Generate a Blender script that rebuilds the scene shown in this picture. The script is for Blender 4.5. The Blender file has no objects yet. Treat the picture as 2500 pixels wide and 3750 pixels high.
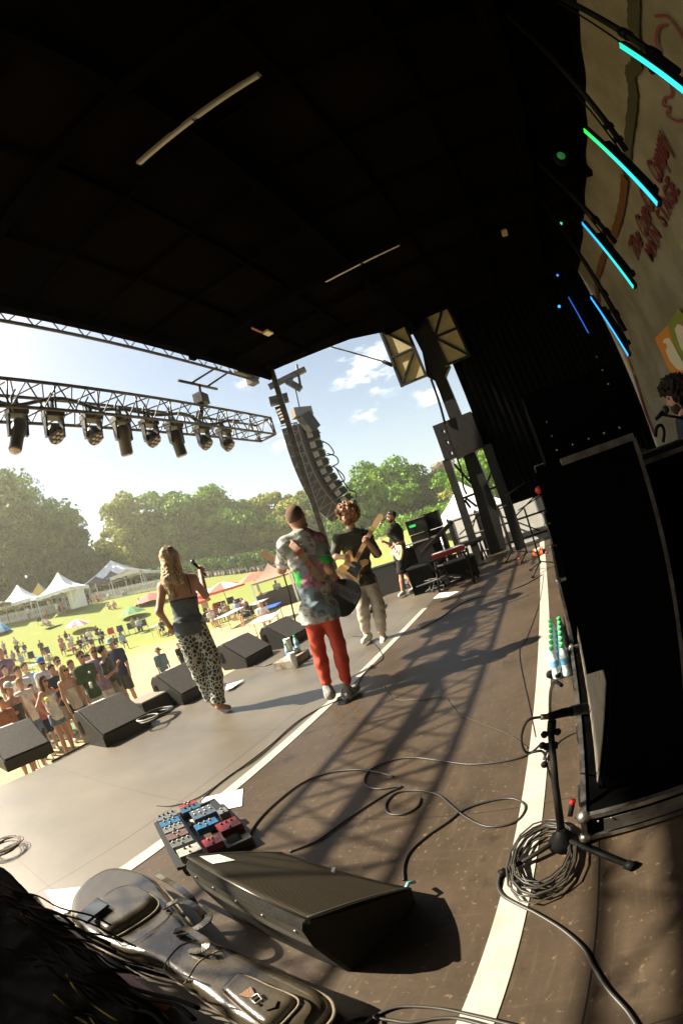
import bpy, math, random
import numpy as np
from mathutils import Vector, Matrix
random.seed(7)
S = bpy.context.scene
# ------------------------------------------------------------------ camera, sky, sun, exposure
H = 1.35
YAW, PITCH, ROLL, F = 0.43203088, 0.06924476, -0.3133427, 1670.32219
def _rot():
    base = np.array([[0, -1, 0], [0, 0, 1], [-1, 0, 0.]])
    c, s = math.cos(YAW), math.sin(YAW)
    C = base @ np.array([[c, -s, 0], [s, c, 0], [0, 0, 1]]).T
    c, s = math.cos(PITCH), math.sin(PITCH)
    C = np.array([[1, 0, 0], [0, c, -s], [0, s, c]]).T @ C
    c, s = math.cos(ROLL), math.sin(ROLL)
    return np.array([[c, -s, 0], [s, c, 0], [0, 0, 1]]).T @ C
RC = _rot()
def ray(P):
    u, v = (P[0] - 1250) / F, -(P[1] - 1875) / F
    r = math.hypot(u, v); th = 2 * math.asin(min(r / 2, 1)); s = math.sin(th) / max(r, 1e-9)
    return RC.T @ np.array([u * s, v * s, -math.cos(th)])
def onz(P, z=0.0):
    w = ray(P); return np.array([0, 0, H]) + w * ((z - H) / w[2])
def onx(P, x):
    w = ray(P); return np.array([0, 0, H]) + w * (x / w[0])
def ony(P, y):
    w = ray(P); return np.array([0, 0, H]) + w * (y / w[1])
def atd(P, d):
    w = ray(P); return np.array([0, 0, H]) + w * (d / math.hypot(w[0], w[1]))
def ground_z(x, y):
    d = math.hypot(x, y); a = math.degrees(math.atan2(y, x))
    t = max(0.0, d - 33.0)
    amp = np.interp(a, [-180, -20, 10, 20, 33, 36, 44, 52, 60, 70, 90, 120, 180], [.1, .3, .35, .35, .3, .45, .8, 1.0, 1.09, 1.15, 1.08, .8, .1])
    up = np.interp(d, [0, 33, 38, 45, 55, 62, 72, 90, 140, 400], [0, 0, .5, 1.75, 3.6, 4.75, 5.2, 5.4, 5.6, 6])
    return -1.2 + float(amp) * float(up)
def ongr(P):
    w = ray(P); h = math.hypot(w[0], w[1]); d = 5.0
    while d < 160:
        p = np.array([0, 0, H]) + w * (d / h)
        if p[2] <= ground_z(p[0], p[1]): return p
        if d > 63 and w[1] > w[0] * 1.2: p[2] = ground_z(p[0], p[1]); return p
        d += .1
    return p
cam = bpy.data.cameras.new('camera'); co = bpy.data.objects.new('camera', cam); S.collection.objects.link(co); S.camera = co
M = Matrix([list(r) for r in RC.T]).to_4x4(); M.translation = Vector((0, 0, H)); co.matrix_world = M
cam.type = 'PANO'; cam.clip_start = .02; cam.clip_end = 2000
S.render.engine = 'CYCLES'
cy = cam if hasattr(cam, 'panorama_type') else cam.cycles
cy.panorama_type = 'FISHEYE_EQUISOLID'
cy.fisheye_lens = F * 24 / 2500
cy.fisheye_fov = math.pi * 2 * .98
cam.sensor_fit = 'AUTO'; cam.sensor_width = 36.0; cam.sensor_height = 24.0

SUN_AZ, SUN_EL = 107.9, 46.3
W = bpy.data.worlds.new('World'); S.world = W; W.use_nodes = True
nt = W.node_tree; nt.nodes.clear()
def nd(t, typ, **k):
    n = t.nodes.new(typ)
    for a, b in k.items():
        if a.startswith('i_'):
            key = a[2:]; key = int(key) if key.isdigit() else key.replace('_', ' ')
            n.inputs[key].default_value = b
        else: setattr(n, a, b)
    return n
sky = nd(nt, 'ShaderNodeTexSky', sky_type='NISHITA', sun_disc=False, sun_elevation=math.radians(SUN_EL),
         sun_rotation=math.radians(90 - SUN_AZ), air_density=1.0, dust_density=1.6, ozone_density=1.2)
# clouds: small cumulus, real directions in the sky
tc = nd(nt, 'ShaderNodeTexCoord'); mp = nd(nt, 'ShaderNodeMapping'); mp.inputs['Scale'].default_value = (1, 1, 2.6)
nz = nd(nt, 'ShaderNodeTexNoise', i_Scale=6.5, i_Detail=9.0, i_Roughness=.6)
cr = nd(nt, 'ShaderNodeValToRGB'); cr.color_ramp.elements[0].position = .52; cr.color_ramp.elements[1].position = .68
nt.links.new(tc.outputs['Generated'], mp.inputs[0]); nt.links.new(mp.outputs[0], nz.inputs[0]); nt.links.new(nz.outputs[0], cr.inputs[0])
# where the cumulus stand: directions (azimuth, elevation, radius in degrees)
prev = None
for az, el, rad in ((16.5, 20.5, 6.5), (13, 12, 3), (17.5, 15, 3), (29, 15.5, 3), (9, 14, 3), (34, 7, 2), (31, 24, 2.5)):
    a, e = math.radians(az), math.radians(el)
    v = (math.cos(a) * math.cos(e), math.sin(a) * math.cos(e), math.sin(e))
    ds = nd(nt, 'ShaderNodeVectorMath', operation='DISTANCE'); ds.inputs[1].default_value = v
    nt.links.new(tc.outputs['Generated'], ds.inputs[0])
    mr = nd(nt, 'ShaderNodeMapRange', interpolation_type='SMOOTHSTEP'); mr.inputs[1].default_value = math.radians(rad); mr.inputs[2].default_value = math.radians(rad * .25)
    nt.links.new(ds.outputs['Value'], mr.inputs[0])
    if prev is None: prev = mr.outputs[0]
    else:
        mx = nd(nt, 'ShaderNodeMath', operation='MAXIMUM'); nt.links.new(prev, mx.inputs[0]); nt.links.new(mr.outputs[0], mx.inputs[1]); prev = mx.outputs[0]
ml = nd(nt, 'ShaderNodeMath', operation='MULTIPLY'); nt.links.new(prev, ml.inputs[0]); nt.links.new(cr.outputs[0], ml.inputs[1])
mix = nd(nt, 'ShaderNodeMix', data_type='RGBA'); mix.inputs[7].default_value = (9.5, 9.2, 9.4, 1)
tint = nd(nt, 'ShaderNodeVectorMath', operation='MULTIPLY'); tint.inputs[1].default_value = (1.08, .98, .84); nt.links.new(sky.outputs[0], tint.inputs[0])
nt.links.new(ml.outputs[0], mix.inputs[0]); nt.links.new(tint.outputs[0], mix.inputs[6])
bg = nd(nt, 'ShaderNodeBackground'); bg.inputs[1].default_value = .078
wo = nd(nt, 'ShaderNodeOutputWorld'); nt.links.new(mix.outputs[2], bg.inputs[0]); nt.links.new(bg.outputs[0], wo.inputs[0])
sl = bpy.data.lights.new('sun', 'SUN'); sl.energy = 5.0; sl.angle = math.radians(.53); sl.color = (1, .9, .72)
so = bpy.data.objects.new('sun', sl); S.collection.objects.link(so)
a, e = math.radians(SUN_AZ), math.radians(SUN_EL)
SUN = Vector((math.cos(a) * math.cos(e), math.sin(a) * math.cos(e), math.sin(e)))
so.rotation_euler = SUN.to_track_quat('Z', 'Y').to_euler()
S.view_settings.view_transform = 'Standard'; S.view_settings.look = 'None'; S.view_settings.exposure = 1.7
S.cycles.max_bounces = 8; S.cycles.diffuse_bounces = 4; S.cycles.transparent_max_bounces = 12
# ------------------------------------------------------------------ helpers
LINK = S.collection.objects.link
def tag(o, label, cat, group=None, kind=None):
    if label: o['label'] = label
    if cat: o['category'] = cat
    if group: o['group'] = group
    if kind: o['kind'] = kind
    return o
def thing(name, label, cat, loc=(0, 0, 0), rz=0.0, group=None):
    o = bpy.data.objects.new(name, None); LINK(o); o.empty_display_size = .1
    o.location = loc; o.rotation_euler = (0, 0, rz); return tag(o, label, cat, group)
def copy_tree(o, parent=None):
    c = o.copy(); LINK(c); c.parent = parent
    for ch in list(o.children): copy_tree(ch, c)
    return c
def V3(p): return np.array(p, float)
class MB:
    def __init__(s): s.v = []; s.f = []; s.sm = []
    def add(s, vs, fs, smooth=False):
        b = len(s.v); s.v.extend([tuple(map(float, v)) for v in vs]); s.f.extend([tuple(b + i for i in f) for f in fs]); s.sm.extend([smooth] * len(fs)); return s
    def box(s, c, d, rz=0.0, M=None):
        x, y, z = [k / 2 for k in d]; co_, si = math.cos(rz), math.sin(rz); vs = []
        for i in (-x, x):
            for j in (-y, y):
                for k in (-z, z):
                    p = np.array([i * co_ - j * si, i * si + j * co_, k])
                    if M is not None: p = np.array(M @ Vector((i, j, k)))
                    vs.append(p + V3(c))
        return s.add(vs, [(0, 1, 3, 2), (4, 6, 7, 5), (0, 4, 5, 1), (2, 3, 7, 6), (0, 2, 6, 4), (1, 5, 7, 3)])
    def bar(s, a, b, w, h=None, up=(0, 0, 1)):
        a, b = V3(a), V3(b); h = h or w; d = b - a; L = np.linalg.norm(d)
        if L < 1e-6: return s
        d /= L; u = np.cross(V3(up), d)
        if np.linalg.norm(u) < 1e-3: u = np.cross(V3((1, 0, 0)), d)
        u /= np.linalg.norm(u); v = np.cross(d, u)
        vs = [p + u * (i * w / 2) + v * (j * h / 2) for p in (a, b) for i in (-1, 1) for j in (-1, 1)]
        return s.add(vs, [(0, 1, 3, 2), (4, 6, 7, 5), (0, 4, 5, 1), (2, 3, 7, 6), (0, 2, 6, 4), (1, 5, 7, 3)])
    def tube(s, pts, r, n=8, caps=True):
        pts = [V3(p) for p in pts]; rs = r if hasattr(r, '__len__') else [r] * len(pts); vs = []; N = len(pts)
        ref = None
        for i, p in enumerate(pts):
            d = pts[min(i + 1, N - 1)] - pts[max(i - 1, 0)]; L = np.linalg.norm(d); d = d / L if L > 1e-9 else V3((0, 0, 1))
            if ref is None: ref = V3((0, 0, 1)) if abs(d[2]) < .9 else V3((1, 0, 0))
            u = np.cross(ref, d); nu = np.linalg.norm(u)
            if nu < 1e-4: u = np.cross(V3((.3, 1, .2)), d); nu = np.linalg.norm(u)
            u /= nu; v = np.cross(d, u); ref = v
            ref = np.cross(d, u)
            for k in range(n):
                t = 2 * math.pi * k / n; vs.append(p + (u * math.cos(t) + v * math.sin(t)) * rs[i])
            ref = v
        fs = [(i * n + k, i * n + (k + 1) % n, (i + 1) * n + (k + 1) % n, (i + 1) * n + k) for i in range(N - 1) for k in range(n)]
        s.add(vs, fs, True)
        if caps:
            b = len(s.v) - N * n; s.f.append(tuple(b + k for k in range(n))[::-1]); s.f.append(tuple(b + (N - 1) * n + k for k in range(n))); s.sm += [False, False]
        return s
    def cyl(s, a, b, r, r2=None, n=12): return s.tube([a, b], [r, r if r2 is None else r2], n)
    def lathe(s, prof, c=(0, 0, 0), axis=(0, 0, 1), n=16):
        q = Vector(axis).to_track_quat('Z', 'Y'); vs = []; m = len(prof)
        for r, z in prof:
            for k in range(n):
                t = 2 * math.pi * k / n; vs.append(V3(q @ Vector((r * math.cos(t), r * math.sin(t), z))) + V3(c))
        fs = [(i * n + k, i * n + (k + 1) % n, (i + 1) * n + (k + 1) % n, (i + 1) * n + k) for i in range(m - 1) for k in range(n)]
        s.add(vs, fs, True); b = len(s.v) - m * n
        s.f.append(tuple(b + k for k in range(n))[::-1]); s.f.append(tuple(b + (m - 1) * n + k for k in range(n))); s.sm += [False, False]; return s
    def prism(s, out, t, O=(0, 0, 0), U=(1, 0, 0), Vv=(0, 1, 0), bev=0.0):
        O, U, Vv = V3(O), V3(U), V3(Vv); N = np.cross(U, Vv); N = N / np.linalg.norm(N); n = len(out)
        layers = [(0, 0.0), (t, 0.0)]
        if bev: layers = [(0, bev), (bev, 0), (t - bev, 0), (t, bev)]
        o2 = np.array(out, float); cen = o2.mean(0); vs = []
        for z, ins in layers:
            for p in o2:
                d = cen - p; L = np.linalg.norm(d); q = p + d / max(L, 1e-9) * ins; vs.append(O + U * q[0] + Vv * q[1] + N * z)
        m = len(layers)
        fs = [tuple(range(n))[::-1], tuple((m - 1) * n + i for i in range(n))]
        for j in range(m - 1): fs += [(j * n + i, j * n + (i + 1) % n, (j + 1) * n + (i + 1) % n, (j + 1) * n + i) for i in range(n)]
        return s.add(vs, fs)
    def ell(s, c, r, n=12, m=8, M=None):
        vs = []
        for i in range(m + 1):
            ph = math.pi * i / m
            for k in range(n):
                t = 2 * math.pi * k / n; p = Vector((r[0] * math.sin(ph) * math.cos(t), r[1] * math.sin(ph) * math.sin(t), -r[2] * math.cos(ph)))
                if M is not None: p = M @ p
                vs.append(V3(p) + V3(c))
        return s.add(vs, [(i * n + k, i * n + (k + 1) % n, (i + 1) * n + (k + 1) % n, (i + 1) * n + k) for i in range(m) for k in range(n)], True)
    def quad(s, a, b, c, d): return s.add([a, b, c, d], [(0, 1, 2, 3)])
    def build(s, name, mat, parent=None, loc=None, local=False):
        me = bpy.data.meshes.new(name)
        vs = s.v
        if parent is not None and not local:      # given in world space: bring into the parent's space
            Mi = parent_matrix(parent).inverted(); vs = [tuple(Mi @ Vector(v)) for v in vs]
        me.from_pydata(vs, [], s.f); me.polygons.foreach_set('use_smooth', s.sm); me.update()
        me.materials.append(mat)
        o = bpy.data.objects.new(name, me); LINK(o)
        if parent is not None: o.parent = parent
        if loc is not None: o.location = loc
        return o
def parent_matrix(p):
    Mt = Matrix.Translation(p.location) @ p.rotation_euler.to_matrix().to_4x4() @ Matrix.Diagonal((*p.scale, 1))
    return parent_matrix(p.parent) @ Mt if p.parent else Mt
def spline(pts, k=8):
    pts = [V3(p) for p in pts]; P = [pts[0]] + pts + [pts[-1]]; out = []
    for i in range(1, len(P) - 2):
        for j in range(k):
            t = j / k; a, b, c, d = P[i - 1], P[i], P[i + 1], P[i + 2]
            out.append(.5 * ((2 * b) + (c - a) * t + (2 * a - 5 * b + 4 * c - d) * t * t + (3 * b - a - 3 * c + d) * t ** 3))
    return out + [pts[-1]]
# ------------------------------------------------------------------ materials
def mat(name, col, rough=.6, metal=0.0, col2=None, sc=8.0, bump=0.0, bsc=60.0, lo=.4, hi=.6, sheen=0.0, spec=.5, coat=0.0, alpha=None, trans=0.0, sss=0.0):
    m = bpy.data.materials.new(name); m.use_nodes = True; t = m.node_tree; b = t.nodes['Principled BSDF']
    b.inputs['Base Color'].default_value = (*col, 1); b.inputs['Roughness'].default_value = rough; b.inputs['Metallic'].default_value = metal
    b.inputs['Specular IOR Level'].default_value = spec; b.inputs['Coat Weight'].default_value = coat; b.inputs['Transmission Weight'].default_value = trans
    if sheen: b.inputs['Sheen Weight'].default_value = sheen
    tcn = nd(t, 'ShaderNodeTexCoord')
    if col2 is not None:
        n = nd(t, 'ShaderNodeTexNoise', i_Scale=sc, i_Detail=6.0, i_Roughness=.62); t.links.new(tcn.outputs['Object'], n.inputs[0])
        r = nd(t, 'ShaderNodeValToRGB'); e = r.color_ramp.elements; e[0].position = lo; e[1].position = hi; e[0].color = (*col, 1); e[1].color = (*col2, 1)
        t.links.new(n.outputs[0], r.inputs[0]); t.links.new(r.outputs[0], b.inputs['Base Color'])
    if bump:
        n = nd(t, 'ShaderNodeTexNoise', i_Scale=bsc, i_Detail=4.0); t.links.new(tcn.outputs['Object'], n.inputs[0])
        bp = nd(t, 'ShaderNodeBump', i_Strength=bump, i_Distance=.01); t.links.new(n.outputs[0], bp.inputs['Height']); t.links.new(bp.outputs[0], b.inputs['Normal'])
    m['b'] = 1
    return m
def emis(name, col, k):
    m = mat(name, (0.01, .01, .01)); b = m.node_tree.nodes['Principled BSDF']
    b.inputs['Emission Color'].default_value = (*col, 1); b.inputs['Emission Strength'].default_value = k; return m
# ------------------------------------------------------------------ bodies: signed distance fields meshed with surface nets
def sd_cap(P, a, b, ra, rb):
    a, b = V3(a), V3(b); ab = b - a; L2 = max(ab @ ab, 1e-12)
    t = np.clip(((P - a) @ ab) / L2, 0, 1); return np.linalg.norm(P - a - t[:, None] * ab, axis=1) - (ra + t * (rb - ra))
def sd_ell(P, c, r, R=None):
    q = P - V3(c)
    if R is not None: q = q @ R          # columns of R: the ellipsoid's axes
    r = V3(r); k0 = np.linalg.norm(q / r, axis=1); k1 = np.linalg.norm(q / (r * r), axis=1)
    return k0 * (k0 - 1) / np.maximum(k1, 1e-9)
def smin(a, b, k):
    h = np.maximum(k - np.abs(a - b), 0) / k; return np.minimum(a, b) - h * h * k * .25
def smax(a, b, k): return -smin(-a, -b, k)
def surface(fn, lo, hi, h, mb=None):
    lo = V3(lo); n = np.ceil((V3(hi) - lo) / h).astype(int) + 1
    g = np.stack(np.meshgrid(*[np.arange(k) for k in n], indexing='ij'), -1).reshape(-1, 3)
    Vf = fn(lo + g * h).reshape(n); ins = Vf < 0
    c = np.zeros(np.array(n) - 1, int)
    for i in (0, 1):
        for j in (0, 1):
            for k in (0, 1): c += ins[i:n[0] - 1 + i, j:n[1] - 1 + j, k:n[2] - 1 + k]
    act = (c > 0) & (c < 8); idx = -np.ones(act.shape, int); cells = np.argwhere(act); idx[act] = np.arange(len(cells))
    acc = np.zeros((len(cells), 3)); cnt = np.zeros(len(cells))
    cr = [(i, j, k) for i in (0, 1) for j in (0, 1) for k in (0, 1)]
    for A in cr:
        for ax in range(3):
            if A[ax]: continue
            B = list(A); B[ax] = 1
            va = Vf[cells[:, 0] + A[0], cells[:, 1] + A[1], cells[:, 2] + A[2]]; vb = Vf[cells[:, 0] + B[0], cells[:, 1] + B[1], cells[:, 2] + B[2]]
            x = (va < 0) != (vb < 0); t = np.where(x, va / np.where(x, va - vb, 1), 0)
            p = np.array(A, float)[None] + t[:, None] * np.eye(3)[ax]; acc[x] += p[x]; cnt[x] += 1
    vs = lo + (cells + acc / np.maximum(cnt, 1)[:, None]) * h
    fs = []
    for ax in range(3):
        o1, o2 = (ax + 1) % 3, (ax + 2) % 3
        sl = [slice(0, n[0]), slice(0, n[1]), slice(0, n[2])]; s2 = list(sl); sl[ax] = slice(0, n[ax] - 1); s2[ax] = slice(1, n[ax])
        a_, b_ = ins[tuple(sl)], ins[tuple(s2)]
        e = np.argwhere(a_ != b_); e = e[(e[:, o1] > 0) & (e[:, o2] > 0) & (e[:, o1] < n[o1] - 1) & (e[:, o2] < n[o2] - 1)]
        if not len(e): continue
        flip = a_[e[:, 0], e[:, 1], e[:, 2]]
        def at(d1, d2):
            q = e.copy(); q[:, o1] += d1; q[:, o2] += d2; return idx[q[:, 0], q[:, 1], q[:, 2]]
        Q = np.stack([at(-1, -1), at(0, -1), at(0, 0), at(-1, 0)], 1); Q[~flip] = Q[~flip][:, ::-1]; fs.append(Q)
    fs = np.concatenate(fs) if fs else np.zeros((0, 4), int)
    mb = mb or MB(); return mb.add(vs, fs.tolist(), True)
# ------------------------------------------------------------------ materials of the place
def floor_mat():
    m = mat('stage_ply', (.1, .075, .052), .5, bump=.06, bsc=35, spec=.28); t = m.node_tree; b = t.nodes['Principled BSDF']; L = t.links.new
    tcn = nd(t, 'ShaderNodeTexCoord')
    n1 = nd(t, 'ShaderNodeTexNoise', i_Scale=1.1, i_Detail=12.0, i_Roughness=.78); L(tcn.outputs['Object'], n1.inputs[0])
    r1 = nd(t, 'ShaderNodeValToRGB'); e = r1.color_ramp.elements; e[0].position = .3; e[1].position = .72; e[0].color = (.032, .023, .0155, 1); e[1].color = (.078, .055, .036, 1); L(n1.outputs[0], r1.inputs[0])
    cur = r1.outputs[0]
    def layer(scale, rot, sc, lo, hi, col, fac):
        nonlocal cur
        mp_ = nd(t, 'ShaderNodeMapping'); mp_.inputs['Scale'].default_value = scale; mp_.inputs['Rotation'].default_value = (0, 0, rot); L(tcn.outputs['Object'], mp_.inputs[0])
        n = nd(t, 'ShaderNodeTexNoise', i_Scale=sc, i_Detail=5.0, i_Roughness=.6); L(mp_.outputs[0], n.inputs[0])
        mr = nd(t, 'ShaderNodeMapRange'); mr.inputs[1].default_value = lo; mr.inputs[2].default_value = hi; mr.inputs[4].default_value = fac; L(n.outputs[0], mr.inputs[0])
        x = nd(t, 'ShaderNodeMix', data_type='RGBA'); x.inputs[7].default_value = (*col, 1); L(mr.outputs[0], x.inputs[0]); L(cur, x.inputs[6]); cur = x.outputs[2]
    layer((1, 9, 1), .35, 4.0, .56, .66, (.14, .1, .065), .16)
    layer((12, 1, 1), .2, 3.0, .57, .68, (.14, .1, .065), .12)
    layer((1, 1, 1), 0, 34, .61, .7, (.22, .155, .09), .55)
    layer((1, 4, 1), .5, 7, .7, .8, (.15, .105, .06), .3)
    layer((5, 1, 1), -.3, 5, .7, .82, (.15, .105, .06), .25)
    layer((1, 1, 1), 0, 5.0, .58, .7, (.018, .014, .011), .6)
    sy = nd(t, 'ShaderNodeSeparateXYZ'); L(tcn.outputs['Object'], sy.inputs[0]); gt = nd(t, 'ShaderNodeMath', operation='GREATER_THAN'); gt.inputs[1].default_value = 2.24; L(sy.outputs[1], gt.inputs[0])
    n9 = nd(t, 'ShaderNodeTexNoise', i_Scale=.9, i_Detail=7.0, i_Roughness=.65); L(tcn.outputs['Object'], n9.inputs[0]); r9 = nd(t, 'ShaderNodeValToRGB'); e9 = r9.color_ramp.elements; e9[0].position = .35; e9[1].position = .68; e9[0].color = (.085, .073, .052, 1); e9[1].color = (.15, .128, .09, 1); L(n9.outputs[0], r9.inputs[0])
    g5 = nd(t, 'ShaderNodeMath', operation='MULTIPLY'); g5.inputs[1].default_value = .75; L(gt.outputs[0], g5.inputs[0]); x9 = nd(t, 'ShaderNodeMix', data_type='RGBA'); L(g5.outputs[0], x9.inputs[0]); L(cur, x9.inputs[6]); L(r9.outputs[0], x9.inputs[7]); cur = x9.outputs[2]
    # joints between the deck sheets
    sp = nd(t, 'ShaderNodeSeparateXYZ'); L(tcn.outputs['Object'], sp.inputs[0])
    for ax, off, per in ((1, .02, 2.52), (0, .4, 1.22)):
        a1 = nd(t, 'ShaderNodeMath', operation='ADD'); a1.inputs[1].default_value = 50 * per - off; L(sp.outputs[ax], a1.inputs[0])
        a2 = nd(t, 'ShaderNodeMath', operation='PINGPONG'); a2.inputs[1].default_value = per / 2; L(a1.outputs[0], a2.inputs[0])
        a3 = nd(t, 'ShaderNodeMath', operation='LESS_THAN'); a3.inputs[1].default_value = .0035 if ax else .002; L(a2.outputs[0], a3.inputs[0])
        x = nd(t, 'ShaderNodeMix', data_type='RGBA'); x.inputs[7].default_value = (.012, .01, .008, 1); L(a3.outputs[0], x.inputs[0]); L(cur, x.inputs[6]); cur = x.outputs[2]
    L(cur, b.inputs['Base Color'])
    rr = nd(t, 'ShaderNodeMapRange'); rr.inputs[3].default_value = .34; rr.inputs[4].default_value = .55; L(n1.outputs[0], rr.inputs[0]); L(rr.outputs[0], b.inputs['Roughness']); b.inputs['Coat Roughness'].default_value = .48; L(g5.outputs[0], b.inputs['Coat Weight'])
    return m
def ground_mat():
    m = mat('lawn', (.2, .2, .05), .95, spec=.1); t = m.node_tree; b = t.nodes['Principled BSDF']; L = t.links.new
    tcn = nd(t, 'ShaderNodeTexCoord')
    ln = nd(t, 'ShaderNodeVectorMath', operation='LENGTH'); L(tcn.outputs['Object'], ln.inputs[0])
    n = nd(t, 'ShaderNodeTexNoise', i_Scale=.35, i_Detail=8.0, i_Roughness=.65); L(tcn.outputs['Object'], n.inputs[0])
    mr = nd(t, 'ShaderNodeMapRange'); mr.inputs[1].default_value = 16; mr.inputs[2].default_value = 34; mr.inputs[3].default_value = .75; mr.inputs[4].default_value = -.28; L(ln.outputs['Value'], mr.inputs[0])
    ad = nd(t, 'ShaderNodeMath', operation='ADD'); L(mr.outputs[0], ad.inputs[0]); L(n.outputs[0], ad.inputs[1])
    r = nd(t, 'ShaderNodeValToRGB'); e = r.color_ramp.elements; e[0].position = .3; e[0].color = (.22, .25, .07, 1); e[1].position = .8; e[1].color = (.4, .31, .18, 1)
    q = e.new(.45); q.color = (.31, .29, .11, 1); L(ad.outputs[0], r.inputs[0])
    n2 = nd(t, 'ShaderNodeTexNoise', i_Scale=9, i_Detail=6.0, i_Roughness=.8); L(tcn.outputs['Object'], n2.inputs[0])
    m2 = nd(t, 'ShaderNodeMapRange'); m2.inputs[3].default_value = .6; m2.inputs[4].default_value = 1.4; L(n2.outputs[0], m2.inputs[0])
    x = nd(t, 'ShaderNodeVectorMath', operation='SCALE'); L(r.outputs[0], x.inputs[0]); L(m2.outputs[0], x.inputs['Scale']); L(x.outputs[0], b.inputs['Base Color'])
    bp = nd(t, 'ShaderNodeBump', i_Strength=.5, i_Distance=.05); L(n2.outputs[0], bp.inputs['Height']); L(bp.outputs[0], b.inputs['Normal'])
    return m
BLK = mat('black_paint', (.004, .004, .004), .6, bump=.1, spec=.12)
BLK0 = mat('black_carpet', (.0012, .0012, .0012), .95, spec=.02)
BLK2 = mat('black_steel', (.006, .006, .006), .6, spec=.25, col2=(.012, .011, .01))
CLOTH = mat('black_drape', (.0035, .0035, .0035), 1.0, spec=0)
ALU = mat('scuffed_aluminium', (.42, .4, .37), .38, metal=.9, col2=(.2, .19, .17), sc=14)
DALU = mat('dark_truss_metal', (.13, .12, .105), .45, metal=.5, col2=(.07, .065, .06))
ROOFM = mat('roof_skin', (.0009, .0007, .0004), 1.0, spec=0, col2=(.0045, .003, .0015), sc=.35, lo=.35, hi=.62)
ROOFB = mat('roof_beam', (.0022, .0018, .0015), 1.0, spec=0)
WHT = mat('white_vinyl', (.72, .71, .68), .6, col2=(.6, .59, .55), sc=2)
CREAM = mat('cream_fabric', (.42, .36, .19), .8, col2=(.33, .28, .15), sc=3, bump=.1)
TAPE = mat('white_gaffer_tape', (.36, .34, .3), .55, col2=(.29, .27, .23), sc=9, lo=.45, hi=.75)
PAPER = mat('paper', (.8, .79, .76), .7)
# ------------------------------------------------------------------ the ground and the stage floor
gb = MB(); rad = [0, 4, 8, 12, 16, 20, 24, 28, 31, 33, 35, 37, 39, 41, 43, 46, 49, 52, 55, 58, 61, 64, 68, 72, 78, 86, 96, 110, 130, 150]; NA = 144
vs = [(r * math.cos(2 * math.pi * k / NA), r * math.sin(2 * math.pi * k / NA), ground_z(r * math.cos(2 * math.pi * k / NA - (2 * math.pi if k > NA / 2 else 0)), r * math.sin(2 * math.pi * k / NA))) for r in rad[1:] for k in range(NA)]
vs = [(0, 0, -1.2)] + vs
fs = [(0, 1 + k, 1 + (k + 1) % NA) for k in range(NA)] + [(1 + j * NA + k, 1 + (j + 1) * NA + k, 1 + (j + 1) * NA + (k + 1) % NA, 1 + j * NA + (k + 1) % NA) for j in range(len(rad) - 2) for k in range(NA)]
gb.add(vs, fs, True); g = gb.build('lawn_ground', ground_mat()); tag(g, None, None, kind='structure')
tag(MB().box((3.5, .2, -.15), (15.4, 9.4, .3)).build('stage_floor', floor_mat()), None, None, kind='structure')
tag(MB().box((3.5, 4.83, -.72), (15.2, .06, .8)).box((11.1, .4, -.72), (.06, 8.8, .8)).build('stage_skirt', BLK), 'black cloth skirt hanging below the stage front edge', 'stage skirt')
def strip(name, y0, y1, x0, x1, label):
    mb = MB(); N = 40
    for i in range(N):
        a, b = x0 + (x1 - x0) * i / N, x0 + (x1 - x0) * (i + 1) / N; mb.box(((a + b) / 2, (y0 + y1) / 2, .003), (b - a, y1 - y0, .003))
    return tag(mb.build(name, TAPE), label, 'floor tape')
strip('floor_tape', .262, .368, -1.5, 10.9, 'long wide white tape line running beside the black road cases')
strip('floor_tape', 2.195, 2.285, -2.5, 6.7, 'long narrow white tape line under the red trousered guitarist')
# ------------------------------------------------------------------ roof
ZR = 5.7
rf = thing('stage_roof', 'huge black underside of the stage roof with faint square panels', 'stage roof', (3, 1, ZR))
out = [(-10, 5.0), (9.05, 5.0), (9.05, 4.75), (9.5, 2.8), (9.95, 2.1), (10.8, 2.1), (11.4, -4.3), (-10, -4.3)]
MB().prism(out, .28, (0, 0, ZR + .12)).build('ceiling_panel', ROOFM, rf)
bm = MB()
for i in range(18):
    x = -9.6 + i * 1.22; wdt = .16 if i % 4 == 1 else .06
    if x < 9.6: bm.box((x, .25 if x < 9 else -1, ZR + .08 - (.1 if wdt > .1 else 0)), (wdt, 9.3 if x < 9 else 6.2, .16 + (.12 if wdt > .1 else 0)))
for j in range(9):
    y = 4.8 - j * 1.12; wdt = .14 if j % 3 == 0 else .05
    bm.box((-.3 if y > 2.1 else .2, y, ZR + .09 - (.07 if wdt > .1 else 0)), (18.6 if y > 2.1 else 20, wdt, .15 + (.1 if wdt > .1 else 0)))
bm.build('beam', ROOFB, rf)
def lattice(mb, A, B, off, bay, rch, rd, M_=None, zig=True):
    """two parallel chords A-B and A-B + off with zigzag lacing"""
    A, B, off = V3(A), V3(B), V3(off); L = np.linalg.norm(B - A); n = max(2, int(L / bay))
    for i in range(n):
        p, q = A + (B - A) * i / n, A + (B - A) * (i + 1) / n
        if i % 2 == 0: mb.tube([p, q + off], rd, 6, False)
        else: mb.tube([p + off, q], rd, 6, False)
def truss(mb, A, B, u, v, bay=.28, rch=.024, rd=.011):
    A, B, u, v = map(V3, (A, B, u, v))
    for o in (0 * u, u, v, u + v): mb.tube([A + o, B + o], rch, 8)
    for o, w in ((0 * u, v), (u, v), (0 * u, u), (v, u)): lattice(mb, A + o, B + o, w, bay, rch, rd)
    for P_ in (A, B):
        for a, b in ((0 * u, u), (0 * u, v), (u, u + v), (v, u + v)): mb.tube([P_ + a, P_ + b], rch, 6)
mb = MB()
for z in (5.84, 6.12): mb.tube([(-8, 5.32, z), (9.0, 5.32, z)], .03, 8)
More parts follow.
